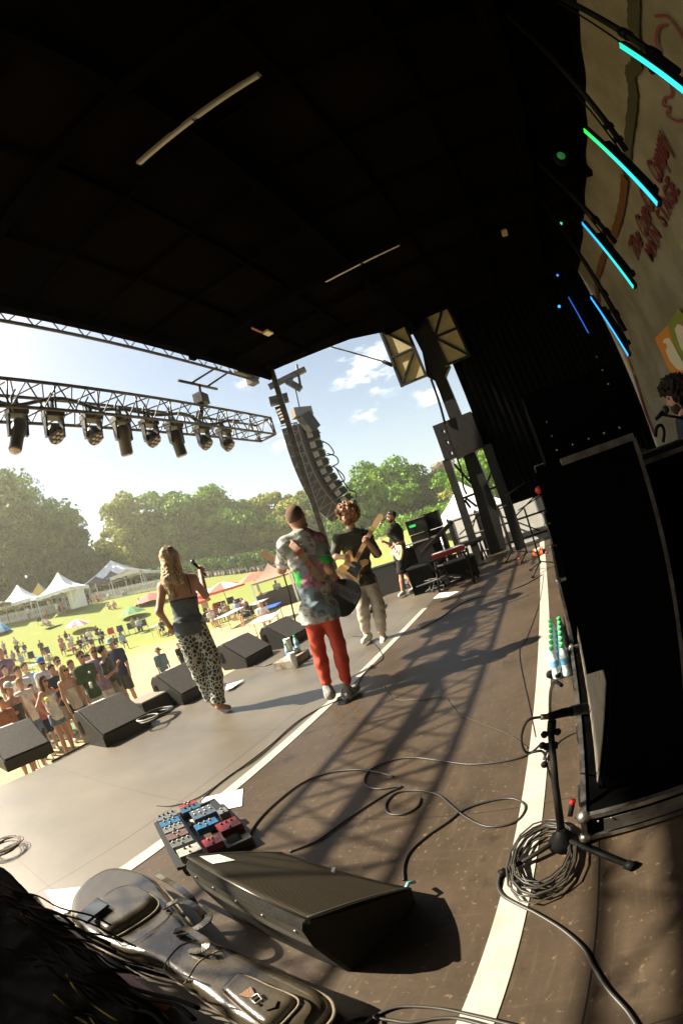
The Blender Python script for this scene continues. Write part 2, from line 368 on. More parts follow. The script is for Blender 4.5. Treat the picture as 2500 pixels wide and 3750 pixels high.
lattice(mb, (-8, 5.32, 5.84), (9.0, 5.32, 5.84), (0, 0, .28), .26, .02, .012)
for x0, x1 in ((.4, 3.3), (3.9, 5.2), (5.6, 7.2)): mb.box(((x0 + x1) / 2, 5.25, 6.06), (x1 - x0, .1, .05))
for k in range(12): mb.box((-6 + k * 1.3, 5.23, 6.1), (.06, .22, .05))
mb.box((8.9, 5.28, 5.9), (.25, .2, .45)); mb.box((8.6, 5.2, 5.86), (.9, .1, .12))
mb.build('edge_truss', DALU, rf)
def tubelight(x, y0, y1, label, rz=0):
    t = thing('tube_light', label, 'tube light', (x, (y0 + y1) / 2, ZR - .12), group='unlit tube lights under the roof')
    MB().box((0, 0, .01), (.055, abs(y1 - y0), .05)).build('housing', mat('batten_housing', (.2, .18, .16), .5), t, local=True)
    m = MB(); hy = abs(y1 - y0) / 2
    for s in (-1, 1): m.box((0, s * hy / 2, -.03), (.038, hy * .93, .03))
    m.build('diffuser', mat('milky_plastic', (.4, .37, .31), .4), t, local=True); return t
tubelight(2.245, 2.0, .45, 'unlit white tube light batten highest in the picture')
tubelight(6.36, 1.93, .5, 'unlit tube light batten near the middle of the roof')
t = thing('ceiling_lamp', 'small pale rectangular lamp on the roof panels near the front truss', 'lamp', (*onz((980, 1214), ZR)[:2], ZR - .03))
MB().box((0, 0, 0), (.2, .13, .05)).build('diffuser', mat('warm_glass', (.75, .6, .4), .3), t, local=True); MB().box((-.32, .05, .0), (.34, .04, .04)).build('arm', mat('orange_rail', (.3, .1, .05), .5), t, local=True)
t = thing('ceiling_lamp', 'small dim rectangular lamp on the dark roof over the backline', 'lamp', (*onz((1843, 848), ZR)[:2], ZR - .03))
MB().box((0, 0, 0), (.2, .1, .05)).build('diffuser', mat('dim_glass', (.5, .4, .25), .3), t, local=True)
# corner pole
pb = MB(); A, B = V3((8.95, 4.72, 6.0)), V3((9.15, 4.8, -1.2))
pb.bar(A, B, .12, .12); tag(pb.build('roof_pole', DALU), 'slim grey steel pole holding up the far front corner of the roof', 'pole')
# ------------------------------------------------------------------ the far tower that carries the roof
def yz(px, x, t=.25):
    return [tuple(onx(p, x)[1:]) for p in px]
tw = thing('roof_tower', 'tall black steel lifting tower at the far end of the stage', 'tower', (10.3, 1.5, 0))
TX = 10.3
def plate(px, x, th, name, m, parent, raw=None):
    o = raw or yz(px, x); return MB().prism(o, th, (x, 0, 0), (0, 1, 0), (0, 0, 1)).build(name, m, parent)
plate([(1591, 1393), (1629, 1377), (1690, 1525), (1736, 1653), (1812, 1840), (1850, 2014), (1795, 2034), (1745, 1850), (1695, 1672), (1647, 1541)], TX + .05, .2, 'column', BLK2, tw)
plate([(1465, 1140), (1535, 1105), (1552, 1155), (1600, 1250), (1645, 1338), (1629, 1377), (1591, 1393), (1562, 1378), (1545, 1290), (1487, 1180)], TX + .04, .2, 'carriage', BLK2, tw)
m = MB()   # lower gusset block, with three round holes along its left side
blk = yz([(1587, 1561), (1608, 1553), (1650, 1541), (1723, 1510), (1775, 1640), (1736, 1655), (1695, 1672), (1655, 1682)], TX)
y0, y1 = blk[0][0], blk[3][0]; z0, z1 = 2.42, 3.28
ys = [1.86, 1.74, 1.62]; hy = 1.66; m.prism([(1.86, z0), (1.74, z0), (1.74, z1), (1.86, z1)], .25, (TX - .1, 0, 0), (0, 1, 0), (0, 0, 1))
m.prism([(1.58, z0 - .05), (.9, z0), (.9, z1), (1.58, z1)], .25, (TX - .1, 0, 0), (0, 1, 0), (0, 0, 1))
hz = [onx(p, TX)[2] for p in ((1625, 1580), (1639, 1620), (1652, 1660))]; zz = [z0] + [v + d for v in sorted(hz) for d in (-.045, .045)] + [z1]
for i in range(0, len(zz), 2): m.box((TX + .02, 1.66, (zz[i] + zz[i + 1]) / 2), (.25, .16, zz[i + 1] - zz[i]))
for v in hz: m.box((TX + .02, 1.715, v), (.25, .05, .09)); m.box((TX + .02, 1.605, v), (.25, .05, .09))
m.build('gusset_block', BLK2, tw)
for y_, w_ in ((1.84, .16), (.83, .22)): MB().box((TX, y_, 1.2), (.2, w_, 2.5)).build('leg', BLK2, tw)
m = MB()
for a, b in (((1662, 1700), (1725, 1770)), ((1722, 1860), (1700, 1830)), ((1775, 1790), (1808, 1700)), ((1680, 1830), (1745, 1805)), ((1745, 1855), (1700, 1820)), ((1785, 1795), (1835, 1775))): m.bar(onx(a, TX + .05), onx(b, TX + .05), .05)
m.build('brace', BLK2, tw)
c = spline([onx(p, TX - .15) for p in ((1577, 1388), (1596, 1440), (1612, 1490), (1628, 1550))]); MB().tube(c, .028, 6).build('cable', BLK, tw)
c = spline([onx(p, TX - .15) for p in ((1672, 1675), (1690, 1730), (1695, 1780), (1708, 1810))]); MB().tube(c, .02, 6).build('cable', BLK, tw)
def fabric_panel(px_tl, y0, y1, z0, z1, label, ymid, flip):
    t = thing('fabric_panel', label, 'panel', (TX, (y0 + y1) / 2, z0), group='cream braced panels on the roof tower')
    X_ = TX - .12
    MB().box((X_ + .04, (y0 + y1) / 2, (z0 + z1) / 2), (.03, abs(y1 - y0) - .04, z1 - z0 - .04)).build('fabric', CREAM, t)
    m = MB(); zs = [z0, z0 + .75, z1 - .32, z1]
    for y in (y0, y1): m.box((X_, y, (z0 + z1) / 2), (.07, .06, z1 - z0 + .06))
    for z in (z0, zs[1], zs[2], z1): m.box((X_ - .002, (y0 + y1) / 2, z), (.06, abs(y1 - y0), .05))
    ya, yb = (y0, y1) if flip else (y1, y0)
    m.bar((X_ - .005, ya, z0), (X_ - .005, yb, zs[1]), .045); m.bar((X_ - .005, yb, zs[1]), (X_ - .005, ya, zs[2]), .045)
    m.build('frame', BLK2, t); return t
fabric_panel(None, 2.2, 1.57, 4.45, 6.35, 'braced cream fabric panel on the sky side of the black tower', 0, True)
fabric_panel(None, 1.03, .43, 4.5, 6.35, 'braced cream fabric panel beside the black drape', 0, False)
t = thing('roof_strut', 'thin diagonal steel strut between roof corner and cream panel', 'strut', onx((1420, 1330), TX - .1))
MB().tube([(9.2, 3.2, 5.72), onx((1405, 1325), TX - .12)], .02, 6).build('rod', ALU, t); MB().tube([onx((1403, 1324), TX - .12), onx((1436, 1338), TX - .1)], .05, 8).build('sleeve', BLK2, t)
# black drape down the far side
def drape(name, pts, z0, z1, label, amp=.035, per=.16):
    mb = MB(); P0, P1 = V3(pts[0]), V3(pts[1]); L = np.linalg.norm(P1 - P0); n = int(L / .04); d = (P1 - P0) / L; nn = V3((-d[1], d[0])); vs = []
    for i in range(n + 1):
        s = i * L / n; p = P0 + d * s
        w = amp * math.sin(2 * math.pi * s / per + 1.3 * math.sin(s * 2.1))
        for th in (0, .012):
            for z in (z0, z1): q = p + nn * (w * (1 if z == z0 else .5) + th); vs.append((q[0], q[1], z))
    fs = []
    for i in range(n):
        a, b = i * 4, (i + 1) * 4; fs += [(a, b, b + 1, a + 1), (a + 2, a + 3, b + 3, b + 2), (a + 1, b + 1, b + 3, a + 3), (a, a + 2, b + 2, b)]
    mb.add(vs, fs, True); return tag(mb.build(name, CLOTH), label, 'drape')
drape('stage_drape', ((10.55, .91), (10.55, -3.05)), 1.0, 6.0, 'black drape closing the far side of the stage behind the tower')
drape('stage_drape', ((10.55, -.05), (10.55, -3.05)), 0.005, .99, 'lower black drape at the far side below the tall one')
drape('stage_drape', ((-3.9, -3.9), (-3.9, 3.4)), 0.005, 5.9, 'black drape closing the near side of the stage', per=.25)
# white wall and rails at the far end
wl = thing('end_wall', 'white vinyl barrier at the far end of the stage', 'wall', (11.0, 1.5, 0))
for y0, y1 in ((2.4, 1.72), (1.68, .98), (.94, -.1)): MB().box((11.0, (y0 + y1) / 2, .56), (.04, abs(y0 - y1), 1.1)).build('panel', WHT, wl)
for y in (2.42, 1.7, .96, -.12): MB().box((10.97, y, .57), (.06, .05, 1.16)).build('post', BLK2, wl)
rl = thing('guard_rail', 'dark tubular guard rail in front of the white barrier', 'railing', (10.75, 1.2, 0))
for z in (.16, .62, 1.06): MB().tube([(10.72, 2.3, z), (10.72, -.1, z)], .026, 6).build('rail', BLK2, rl)
m = MB()
for a, b in (((2.25, .18), (1.65, 1.04)), ((1.35, 1.02), (.3, .2)), ((.9, .64), (.1, 1.04)), ((2.2, .7), (1.5, 1.05))): m.bar((10.78, a[0], a[1]), (10.78, b[0], b[1]), .03)
m.build('brace', BLK2, rl)
for y in (2.3, 1.1, -.1): MB().box((10.72, y, .54), (.05, .05, 1.07)).build('post', BLK2, rl)
# ------------------------------------------------------------------ the banner behind the band
YB = -3.1
bn = thing('stage_banner', 'huge cream banner with ribbons and red lettering hanging behind the band', 'banner', (4, YB, 0))
BAN = mat('banner_vinyl', (.25, .225, .165), .7, col2=(.17, .145, .095), sc=.9, bump=.25, bsc=2.2)
mb = MB(); n = 90
vs = []
for i in range(n + 1):
    x = -4 + 15.4 * i / n
    for j in range(13): vs.append((x, YB + .02 * math.sin(i * .9) * math.sin(j * .7) + (.02 if j % 4 == 0 else 0), .3 + j * .45))
fs = [(i * 13 + j, i * 13 + j + 1, (i + 1) * 13 + j + 1, (i + 1) * 13 + j) for i in range(n) for j in range(12)]
mb.add(vs, fs, True); mb.build('cloth', BAN, bn)
def ribbon(px, w, col, name='ribbon'):
    P_ = spline([ony(p, YB + .05) for p in px], 10); mb = MB(); vs = []
    for i, p in enumerate(P_):
        d = P_[min(i + 1, len(P_) - 1)] - P_[max(i - 1, 0)]; d = d / np.linalg.norm(d); nn = np.cross(d, (0, 1, 0)); ww = w * (1 + .12 * math.sin(i * 1.7))
        vs += [p - nn * ww / 2, p + nn * ww / 2, p - nn * ww / 2 + V3((0, .004, 0)), p + nn * ww / 2 + V3((0, .004, 0))]
    fs = []
    for i in range(len(P_) - 1):
        a, b = 4 * i, 4 * i + 4; fs += [(a, a + 1, b + 1, b), (a + 2, b + 2, b + 3, a + 3), (a, b, b + 2, a + 2), (a + 1, a + 3, b + 3, b + 1)]
    mb.add(vs, fs); mb.build(name, mat('print_' + name, col, .7), bn)
ribbon([(2305, -60), (2318, 0), (2318, 100), (2328, 230), (2305, 270), (2316, 350), (2300, 500), (2290, 640)], .17, (.05, .046, .018))
ribbon([(2286, 650), (2275, 750), (2248, 850), (2205, 950), (2182, 1040), (2190, 1130)], .17, (.12, .045, .012))
ribbon([(2285, 1280), (2300, 1330), (2312, 1358)], .17, (.5, .22, .05)); ribbon([(2318, 1372), (2340, 1440), (2365, 1520), (2396, 1600)], .12, (.2, .02, .02))
ribbon([(2440, 90), (2410, 100), (2400, 150), (2412, 200), (2395, 260)], .03, (.2, .03, .04)); ribbon([(2395, 60), (2440, 60), (2480, 110), (2520, 180)], .03, (.2, .03, .04))
ribbon([(2450, 300), (2458, 350), (2432, 360), (2425, 385), (2450, 395), (2440, 420), (2480, 445), (2520, 430)], .03, (.2, .03, .04))
RED = mat('print_lettering', (.11, .012, .016), .7)
def text(body, pa, pb, size, shear=0.0, off=.008, parent=bn, m=RED, name='lettering', space=1.0):
    """lettering whose baseline runs from point pa to point pb on the banner"""
    c = bpy.data.curves.new(name, 'FONT'); c.body = body; c.size = size; c.shear = shear; c.extrude = .003; c.offset = off; c.space_character = space; c.materials.append(m)
    o = bpy.data.objects.new(name, c); LINK(o); bpy.context.view_layer.update(); me = bpy.data.meshes.new_from_object(o); bpy.data.objects.remove(o)
    A, B = ony(pa, YB + .055), ony(pb, YB + .055); L = A[0] - B[0]; w = max(v.co.x for v in me.vertices); rot = math.atan2(B[2] - A[2], L)
    R_ = Matrix(((-1, 0, 0), (0, 0, 1), (0, 1, 0))).to_4x4() @ Matrix.Rotation(rot, 4, 'Z') @ Matrix.Diagonal((math.hypot(L, B[2] - A[2]) / w, 1, 1, 1)); R_.translation = Vector(A)
    me.transform(parent_matrix(parent).inverted() @ R_); o = bpy.data.objects.new(name, me); LINK(o); o.parent = parent; return o
text('The', (2330, 962), (2352, 885), .44, .45, .012); text('Coca-Cola', (2362, 880), (2402, 700), .46, .5, .014); text('Company', (2412, 680), (2452, 520), .42, .45, .012)
text('MAIN', (2385, 962), (2418, 868), .34, 0, .012, space=1.15); text('STAGE', (2432, 835), (2482, 700), .34, 0, .012, space=1.15)
# leafy emblem in an orange and green square
def patch(px, col, name='emblem', dy=.055, th=.004):
    o = [(ony(p, YB + dy)[0], ony(p, YB + dy)[2]) for p in px]
    MB().prism(o, th, (0, YB + dy, 0), (1, 0, 0), (0, 0, 1)).build(name, mat('print_' + name, col, .7), bn)
patch([(2395, 1240), (2441, 1192), (2452, 1222), (2462, 1255), (2478, 1290), (2500, 1330), (2520, 1355), (2520, 1372), (2463, 1385), (2440, 1340)], (.55, .2, .03))
patch([(2441, 1192), (2482, 1130), (2560, 1230), (2540, 1330), (2500, 1320), (2478, 1290), (2462, 1255)], (.2, .22, .03))
patch([(2430, 1240), (2448, 1237), (2462, 1262), (2480, 1295), (2500, 1330), (2498, 1358), (2478, 1352), (2452, 1325), (2434, 1283), (2442, 1272), (2436, 1256), (2424, 1258)], (.6, .53, .4), dy=.062)
patch([(2468, 1205), (2478, 1188), (2492, 1190), (2530, 1230), (2540, 1300), (2515, 1310), (2490, 1275), (2478, 1240)], (.6, .53, .4), dy=.062)
patch([(2460, 1392), (2500, 1362), (2560, 1372), (2520, 1420)], (.16, .03, .03)); patch([(2500, 920), (2490, 905), (2505, 880), (2540, 860)], (.3, .32, .05))
# ------------------------------------------------------------------ LED battens and their pipes
def led(top, bot, y, c0, c1, label, k=3.0, hooks=True):
    A, B = ony(top, y), ony(bot, y); t = thing('led_batten', label, 'led batten', tuple(A), group='led battens hanging in front of the banner')
    d = (B - A); L = np.linalg.norm(d); d /= L; nrm = V3((0, 1, 0)); sd = np.cross(d, nrm)
    m = MB(); m.bar(A, B, .075, .05, up=(0, 1, 0)); m.bar(A + d * L * .22 - nrm * .06 + sd * .02, B - d * L * .2 - nrm * .06 + sd * .02, .07, .07, up=(0, 1, 0)); m.build('housing', BLK, t)
    mm = bpy.data.materials.new('led_glow'); mm.use_nodes = True; q = mm.node_tree; b = q.nodes['Principled BSDF']; b.inputs['Base Color'].default_value = (.02, .02, .02, 1)
    tcn = nd(q, 'ShaderNodeTexCoord'); sp = nd(q, 'ShaderNodeSeparateXYZ'); q.links.new(tcn.outputs['Generated'], sp.inputs[0])
    r = nd(q, 'ShaderNodeValToRGB'); e = r.color_ramp.elements; e[0].color = (*c1, 1); e[1].color = (*c0, 1); q.links.new(sp.outputs[2], r.inputs[0])
    q.links.new(r.outputs[0], b.inputs['Emission Color']); b.inputs['Emission Strength'].default_value = k
    m = MB(); N = 60
    for i in range(N):
        for s_ in (-.015, .015):
            p = A + d * L * (i + .5) / N + nrm * .028 + sd * s_; m.bar(p - d * L * .33 / N, p + d * L * .25 / N, .022, .012, up=(0, 1, 0))
    m.build('led_strip', mm, t)
    for f in (.3, .82):
        m = MB(); p = A + d * L * f - nrm * .1; m.tube([p, p + V3((.14, -.03, 0)), p + V3((.2, -.03, .06)), p + V3((.16, -.03, .12))], .014, 6); m.box(p + V3((.06, 0, 0)), (.08, .06, .06)); m.build('clamp', BLK, t)
    return A, B
cyan, grn, blu = (.05, .75, .9), (.02, .8, .03), (.02, .3, .95)
bars = [((2280, 165), (2560, 372), (.02, .7, .45), cyan, 'nearest led batten glowing cyan, the uppermost at the banner'), ((2146, 475), (2415, 745), grn, (.03, .5, .95), 'led batten shading from bright green into cyan'),
        ((2137, 815), (2325, 1050), blu, (.02, .7, .5), 'led batten shading from blue into cyan beside the banner lettering'), ((2167, 1087), (2305, 1300), blu, (.03, .4, 1), 'fully blue led batten in front of the banner edge'), ((2085, 1087), (2158, 1218), (.02, .2, .9), (.02, .22, 1), 'smallest dimmest blue led batten on the black drape')]
pipes = [((2090, 10), (2480, 260)), ((2150, 360), (2290, 550)), ((2100, 720), (2250, 885)), ((2120, 930), (2288, 1210))]
for i, (a, b, c0, c1, lab) in enumerate(bars):
    led(a, b, -1.9, c0, c1, lab, (.5, .62, .6, .6, .22)[i])
    if i < 4:
        A, B = ony(pipes[i][0], -2.1), ony(pipes[i][1], -2.1); tp = A + (A - B) / np.linalg.norm(A - B) * max(0, (5.6 - A[2])) * 1.02
        t = thing('hanging_pipe', ['black pipe nearest the camera holding the cyan batten', 'black pipe holding the green batten', 'black pipe holding the blue and cyan batten', 'black pipe holding the blue batten with its cable'][i], 'pipe', tuple(tp), group='drop pipes for the led battens')
        m = MB().tube([tp, B], .035, 8)
        for f in (.55, .8): m.tube([A + (B - A) * f - (B - A) * .03, A + (B - A) * f + (B - A) * .03], .055, 8)
        m.build('pipe', BLK, t); MB().tube(spline([A + V3((.1, 0, .2)), A * .5 + B * .5 + V3((.13, 0, 0)), B + V3((.16, 0, -.1)), B + V3((.1, .1, -.3))]), .012, 5).build('cable', BLK, t)
for px, col, r, lab in (((1995, 140), (.1, 1, .15), .035, 'brightest tiny green lamp high under the roof'), ((2026, 408), (.02, .25, .05), .03, 'dim green lamp below the brightest one'), ((2053, 570), (.03, .3, .06), .06, 'hazy green lamp beside the green batten'),
                        ((2053, 818), (.03, .6, .2), .03, 'tiny green lamp beside the blue and cyan batten'), ((2040, 1008), (.02, .25, .9), .025, 'tiny blue lamp over the small blue batten'), ((2046, 1122), (.05, .4, 1), .03, 'tiny blue lamp beside the small blue batten')):
    p = onx(px, 5.0 if px[1] < 600 else 8.0); t = thing('spot_lamp', lab, 'lamp', tuple(p), group='small coloured lamps under the roof')
    MB().lathe([(r * 1.6, -.12), (r * 1.8, 0), (r * 1.3, 0)], p + V3((.06, 0, 0)), (-1, .2, -.4), 10).build('housing', BLK, t); MB().ell(p, (r, r, r), 10, 6).build('lens', emis('lamp_glow', col, (.12 if px[1] in (408, 570) else .5) if px[1] != 140 else 5), t)
# ------------------------------------------------------------------ the light truss in front of the stage and what hangs on it
m = MB(); truss(m, (-3, 5.1, 4.26), (8.92, 5.1, 4.26), (0, .45, 0), (0, 0, .42), .27, .026, .012)
for x in np.arange(-2.5, 8.9, .81): m.tube([(x, 5.1, 4.26), (x, 5.1, 4.68)], .016, 6); m.tube([(x, 5.55, 4.26), (x, 5.55, 4.68)], .016, 6)
m.tube(spline([(x, 5.32 + .08 * math.sin(x * 3), 4.5 + .05 * math.sin(x * 4.3)) for x in np.arange(-3, 8, .3)], 4), .03, 6)
tag(m.build('lighting_truss', DALU), 'long grey lattice truss carrying the stage lights against the sky', 'truss')
LENS = mat('lens_glass', (.35, .3, .32), .15, metal=.2, coat=1)
FIX = mat('fixture_shell', (.035, .035, .033), .4, col2=(.05, .05, .046), sc=5)
def mover(px, label, spot, tilt=(0, 0), grey=FIX):
    x = ony(px, 5.3)[0]; z0 = 4.24; t = thing('moving_head_light', label, 'stage light', (x, 5.32, z0), group='stage lights on the long truss')
    MB().prism([(-.17, -.09), (.17, -.09), (.17, .09), (-.17, .09)], .12, (0, 0, -.0), bev=.015).build('base', grey, t, local=True)
    m = MB().box((0, 0, .2), (.05, .05, .2)); m.tube([(-.06, 0, .12), (-.08, 0, .3), (0, 0, .42)], .016, 6); m.build('clamp', FIX, t, local=True)
    for s in (-1, 1): MB().prism([(-.05, 0), (.05, 0), (.035, -.3), (-.035, -.3)], .035, (s * .15 - .018, 0, 0), (0, 1, 0), (0, 0, 1)).build('yoke', grey, t, local=True)
    d = Vector((math.sin(tilt[0]), math.sin(tilt[1]), -1)).normalized(); c = Vector((0, 0, -.24))
    if spot:
        prof = [(.06, -.13), (.115, -.1), (.125, .0), (.12, .1), (.105, .12), (.105, .34), (.095, .36)]
        MB().lathe(prof, c - d * .06, d, 14).build('head', grey, t, local=True); MB().lathe([(.09, 0), (.085, .012), (.03, .02)], c + d * .3, d, 14).build('lens', LENS, t, local=True)
    else:
        MB().lathe([(.05, -.13), (.105, -.11), (.125, -.03), (.135, .06), (.125, .1)], c, d, 16).build('head', grey, t, local=True)
        q = d.to_track_quat('Z', 'Y'); m = MB()
        for k in range(7):
            a = k * math.pi / 3; o = Vector((0, 0, .1)) if k == 6 else Vector((.075 * math.cos(a), .075 * math.sin(a), .1)); m.lathe([(.033, 0), (.03, .012), (.012, .018)], c + q @ o, d, 10)
        m.build('lens', LENS, t, local=True)
GREY = mat('weathered_shell', (.09, .085, .075), .5)
mover((62, 1480), 'long barrelled stage light, leftmost on the truss', True, (-.35, -.1))
mover((195, 1500), 'round faced stage light second from the left of the truss', False, (.1, -.7), FIX)
mover((332, 1500), 'pale washed out round stage light third from the left', False, (.15, -.7), GREY)
mover((442, 1520), 'long barrelled stage light in the middle of the row of eight', True, (.1, .12), GREY)
mover((542, 1520), 'small round stage light right of the middle long barrelled one', False, (.15, -.75))
mover((632, 1530), 'long barrelled stage light nearest the truss end', True, (.15, 0))
mover((732, 1535), 'round stage light with seven lenses, second from the truss end', False, (.1, -.8))
mover((812, 1540), 'round stage light with seven lenses, last at the truss end', False, (.15, -.8))
t = thing('truss_hoist', 'chain hoist on a ladder frame above the end of the light truss', 'hoist', (7.05, 5.3, 4.9))
a = [ony(p, 5.35) for p in ((652, 1393), (795, 1425), (703, 1402), (795, 1345), (760, 1415), (842, 1360))]
m = MB().tube([a[0], a[1]], .03, 6).tube([a[2], a[3]], .025, 6).tube([a[4], a[5]], .025, 6); m.build('frame', DALU, t)
x = ony((733, 1440), 5.35)[0]; m = MB().tube([ony((730, 1412), 5.35), ony((736, 1450), 5.35)], .03, 6); m.build('hook', BLK, t)
MB().box(ony((737, 1462), 5.35), (.32, .2, .22), .2).build('motor', DALU, t); MB().tube([ony((738, 1475), 5.35), ony((733, 1530), 5.35)], .06, 8).build('chain_bag', BLK, t)
# rigging beyond the roof corner
D0 = 11.5
t = thing('rigging_beam', 'steel spreader beam hanging under the roof corner', 'beam', atd((1050, 1400), D0)); m = MB()
m.bar(atd((985, 1418), D0), atd((1118, 1352), D0), .14, .14); m.bar(atd((1050, 1395), D0), atd((1102, 1425), D0), .14, .16); m.tube([atd((1086, 1335), D0), atd((1102, 1425), D0)], .035, 8); m.build('beam', DALU, t)
MB().tube([atd((1068, 1380), D0), atd((1074, 1400), D0), atd((1083, 1430), D0), atd((1098, 1500), D0)], .016, 5).build('wire', DALU, t)
t = thing('chain_hoist', 'grey hoist box hanging left of the slim pole', 'hoist', atd((1020, 1465), D0))
MB().tube([atd((1008, 1418), D0), atd((1017, 1452), D0)], .03, 6).build('hook', BLK, t); MB().bar(atd((988, 1472), D0), atd((1055, 1455), D0), .2, .22).build('motor', DALU, t)
t = thing('speaker_box', 'small dark hanging box under the grey hoist', 'box', atd((1035, 1510), D0)); MB().bar(atd((1022, 1492), D0), atd((1042, 1545), D0), .26, .22).build('shell', BLK2, t)
m = MB()
for k in range(4): p = atd((1020 + k * 5, 1502 + k * 11), D0 - .15); m.box(p, (.03, .12, .05))
m.build('cell', mat('pale_cells', (.4, .36, .33), .5), t)
# ------------------------------------------------------------------ the curved line array
la = thing('line_array', 'tall curved line array of dark speaker cabinets hanging beyond the slim pole', 'line array', atd((1150, 1700), 13))
LAB = mat('array_cabinet', (.045, .045, .042), .55, col2=(.03, .03, .03)); LAG = mat('array_hardware', (.2, .18, .16), .45, metal=.4); LAP = mat('amp_plate', (.3, .29, .27), .5)
Lc = spline([(1028, 1562), (1060, 1667), (1104, 1772), (1149, 1849), (1219, 1912)], 6); Rc = spline([(1158, 1540), (1183, 1632), (1215, 1712), (1262, 1782), (1312, 1842)], 6)
N = 11
def cv(c, f):
    i = f * (len(c) - 1); k = min(int(i), len(c) - 2); return c[k] + (c[k + 1] - c[k]) * (i - k)
for i in range(N):
    a0, a1 = cv(Lc, i / N), cv(Lc, (i + .985) / N); b0, b1 = cv(Rc, i / N), cv(Rc, (i + .985) / N)
    A0, A1, B0, B1 = atd(a0, 13.0), atd(a1, 13.0), atd(b0, 13.4), atd(b1, 13.4); vd = V3((math.cos(.5), math.sin(.5), 0)); bk = vd * .75
    C0, C1 = A0 * .45 + B0 * .55, A1 * .45 + B1 * .55; e = (A1 - A0) * .12
    sp = MB(); sp.add([A0 + bk * .4, A1 + bk * .4, B1 - e, B0 + e, A0 + bk + e, A1 + bk - e, B1 + bk - e * 2, B0 + bk + e * 2, C0, C1], [(0, 1, 9, 8), (8, 9, 2, 3), (4, 7, 6, 5), (0, 8, 3, 7, 4), (1, 5, 6, 2, 9), (0, 4, 5, 1), (3, 2, 6, 7)])
    cab = sp.build('speaker_cabinet', LAB, la)
    p0, p1 = C0 * .75 + B0 * .25, C1 * .75 + B1 * .25; q0, q1 = C0 * .5 + B0 * .5, C1 * .5 + B1 * .5; f = vd * -.14
    MB().bar((p0 * .8 + p1 * .2 + q0 * .8 + q1 * .2) / 2 + f * .6, (p0 * .2 + p1 * .8 + q0 * .2 + q1 * .8) / 2 + f * .6, .16, .03, up=vd).build('amp_plate', LAP, cab)
    r0 = A0 * .85 + B0 * .15 + f; r1 = A1 * .85 + B1 * .15 + f; l0 = A0 + bk * .35 + f * .4; s0, s1 = A0 * .55 + B0 * .45 + f * 1.1, A1 * .55 + B1 * .45 + f * 1.1
    MB().bar(A0 + f * .2, s0, .025).bar(s0, A1 + f * .2, .03).bar(A1 + f * .2, s1, .025).bar(s0, s1, .04).build('rigging_bar', LAG, cab)
    if i % 3 == 0: MB().box((B0 + B1) / 2 - vd * .05, (.05, .05, .03)).build('connector', mat('yellow_tag', (.5, .45, .02), .5), cab)
    else: MB().box((B0 + B1) / 2 - vd * .05, (.06, .05, .04)).build('connector', mat('blue_tag', (.03, .12, .2), .5), cab)
A0, B0 = atd((1072, 1515), 13), atd((1136, 1508), 13.3); MB().bar(A0, B0, .3, .28).build('top_frame', LAG, la); MB().bar(atd((1110, 1520), 13.1), atd((1150, 1575), 13.2), .35, .35).build('top_speaker', LAB, la)
for c in ([(1180, 1615), (1205, 1630), (1222, 1660), (1195, 1668)], [(1197, 1660), (1230, 1672), (1238, 1695), (1215, 1708)], [(1222, 1708), (1255, 1738), (1260, 1760), (1240, 1768)], [(1230, 1715), (1275, 1790), (1300, 1800), (1305, 1825)]): MB().tube(spline([atd(p, 13.2) for p in c]), .018, 5).build('cable', BLK, la)
# ------------------------------------------------------------------ floor monitors along the front edge
SPK = mat('speaker_paint', (.022, .02, .018), .55, bump=.3, bsc=140); GRL = mat('monitor_grille', (.11, .095, .08), .55, col2=(.08, .07, .06), sc=30, bump=.4, bsc=300)
def monitor(px, label, w=.72, rz=0.0):
    p = onz(px, .42); t = thing('floor_monitor', label, 'stage monitor', (p[0], p[1], 0.002), rz, group='wedge monitors along the stage front edge')
    prof = [(.0, .42), (-.09, .42), (-.47, .13), (-.45, .0), (.04, .0), (.1, .1), (.08, .34)]   # y, z
    MB().prism(prof, w, (0, 0, 0), (0, 1, 0), (0, 0, 1), bev=.006).build('cabinet', SPK, t, local=True)
    m = MB(); a, b = V3((.025, -.1, .425)), V3((.025, -.462, .15)); n_ = V3((0, -.62, .78)) * .008
    m.add([a + n_, b + n_, b + n_ + V3((w - .05, 0, 0)), a + n_ + V3((w - .05, 0, 0)), a, b, b + V3((w - .05, 0, 0)), a + V3((w - .05, 0, 0))], [(0, 1, 2, 3), (0, 3, 7, 4), (1, 5, 6, 2), (0, 4, 5, 1), (3, 2, 6, 7)]); m.build('grille', GRL, t, local=True)
    for x in (-.006, w + .001): MB().prism([(-.05, .16), (.0, .12), (.05, .15), (.03, .28), (-.03, .3)], .005, (x, 0, 0), (0, 1, 0), (0, 0, 1)).build('handle', BLK, t, local=True)
    MB().box((.37, -.02, .425), (.2, .05, .006)).build('label_plate', mat('pale_plate', (.75, .72, .68), .4), t, local=True); return t
monitor((-60, 2690), 'floor monitor cut off by the left picture edge'); monitor((272, 2606), 'floor monitor beside the coil of cable, in front of the green shirted man')
monitor((556, 2480), 'floor monitor below the child in the sun hat'); monitor((797, 2366), 'floor monitor just right of the leopard print trousers'); monitor((956, 2300), 'farthest floor monitor beside the crate of drinks', .7)
t = thing('stage_box', 'flat grey topped stage box between two floor monitors', 'stage box', onz((530, 2560), .2)); p = onz((520, 2560), .2)
MB().box((p[0] + .05, p[1] - .05, .1), (.5, .4, .2)).build('case', SPK, t); MB().box((p[0] + .05, p[1] - .05, .205), (.46, .36, .01)).build('lid', mat('grey_lid', (.22, .19, .15), .5), t)
COIL = mat('black_cable', (.018, .017, .016), .45); COILG = mat('grey_cable', (.035, .031, .025), .45)
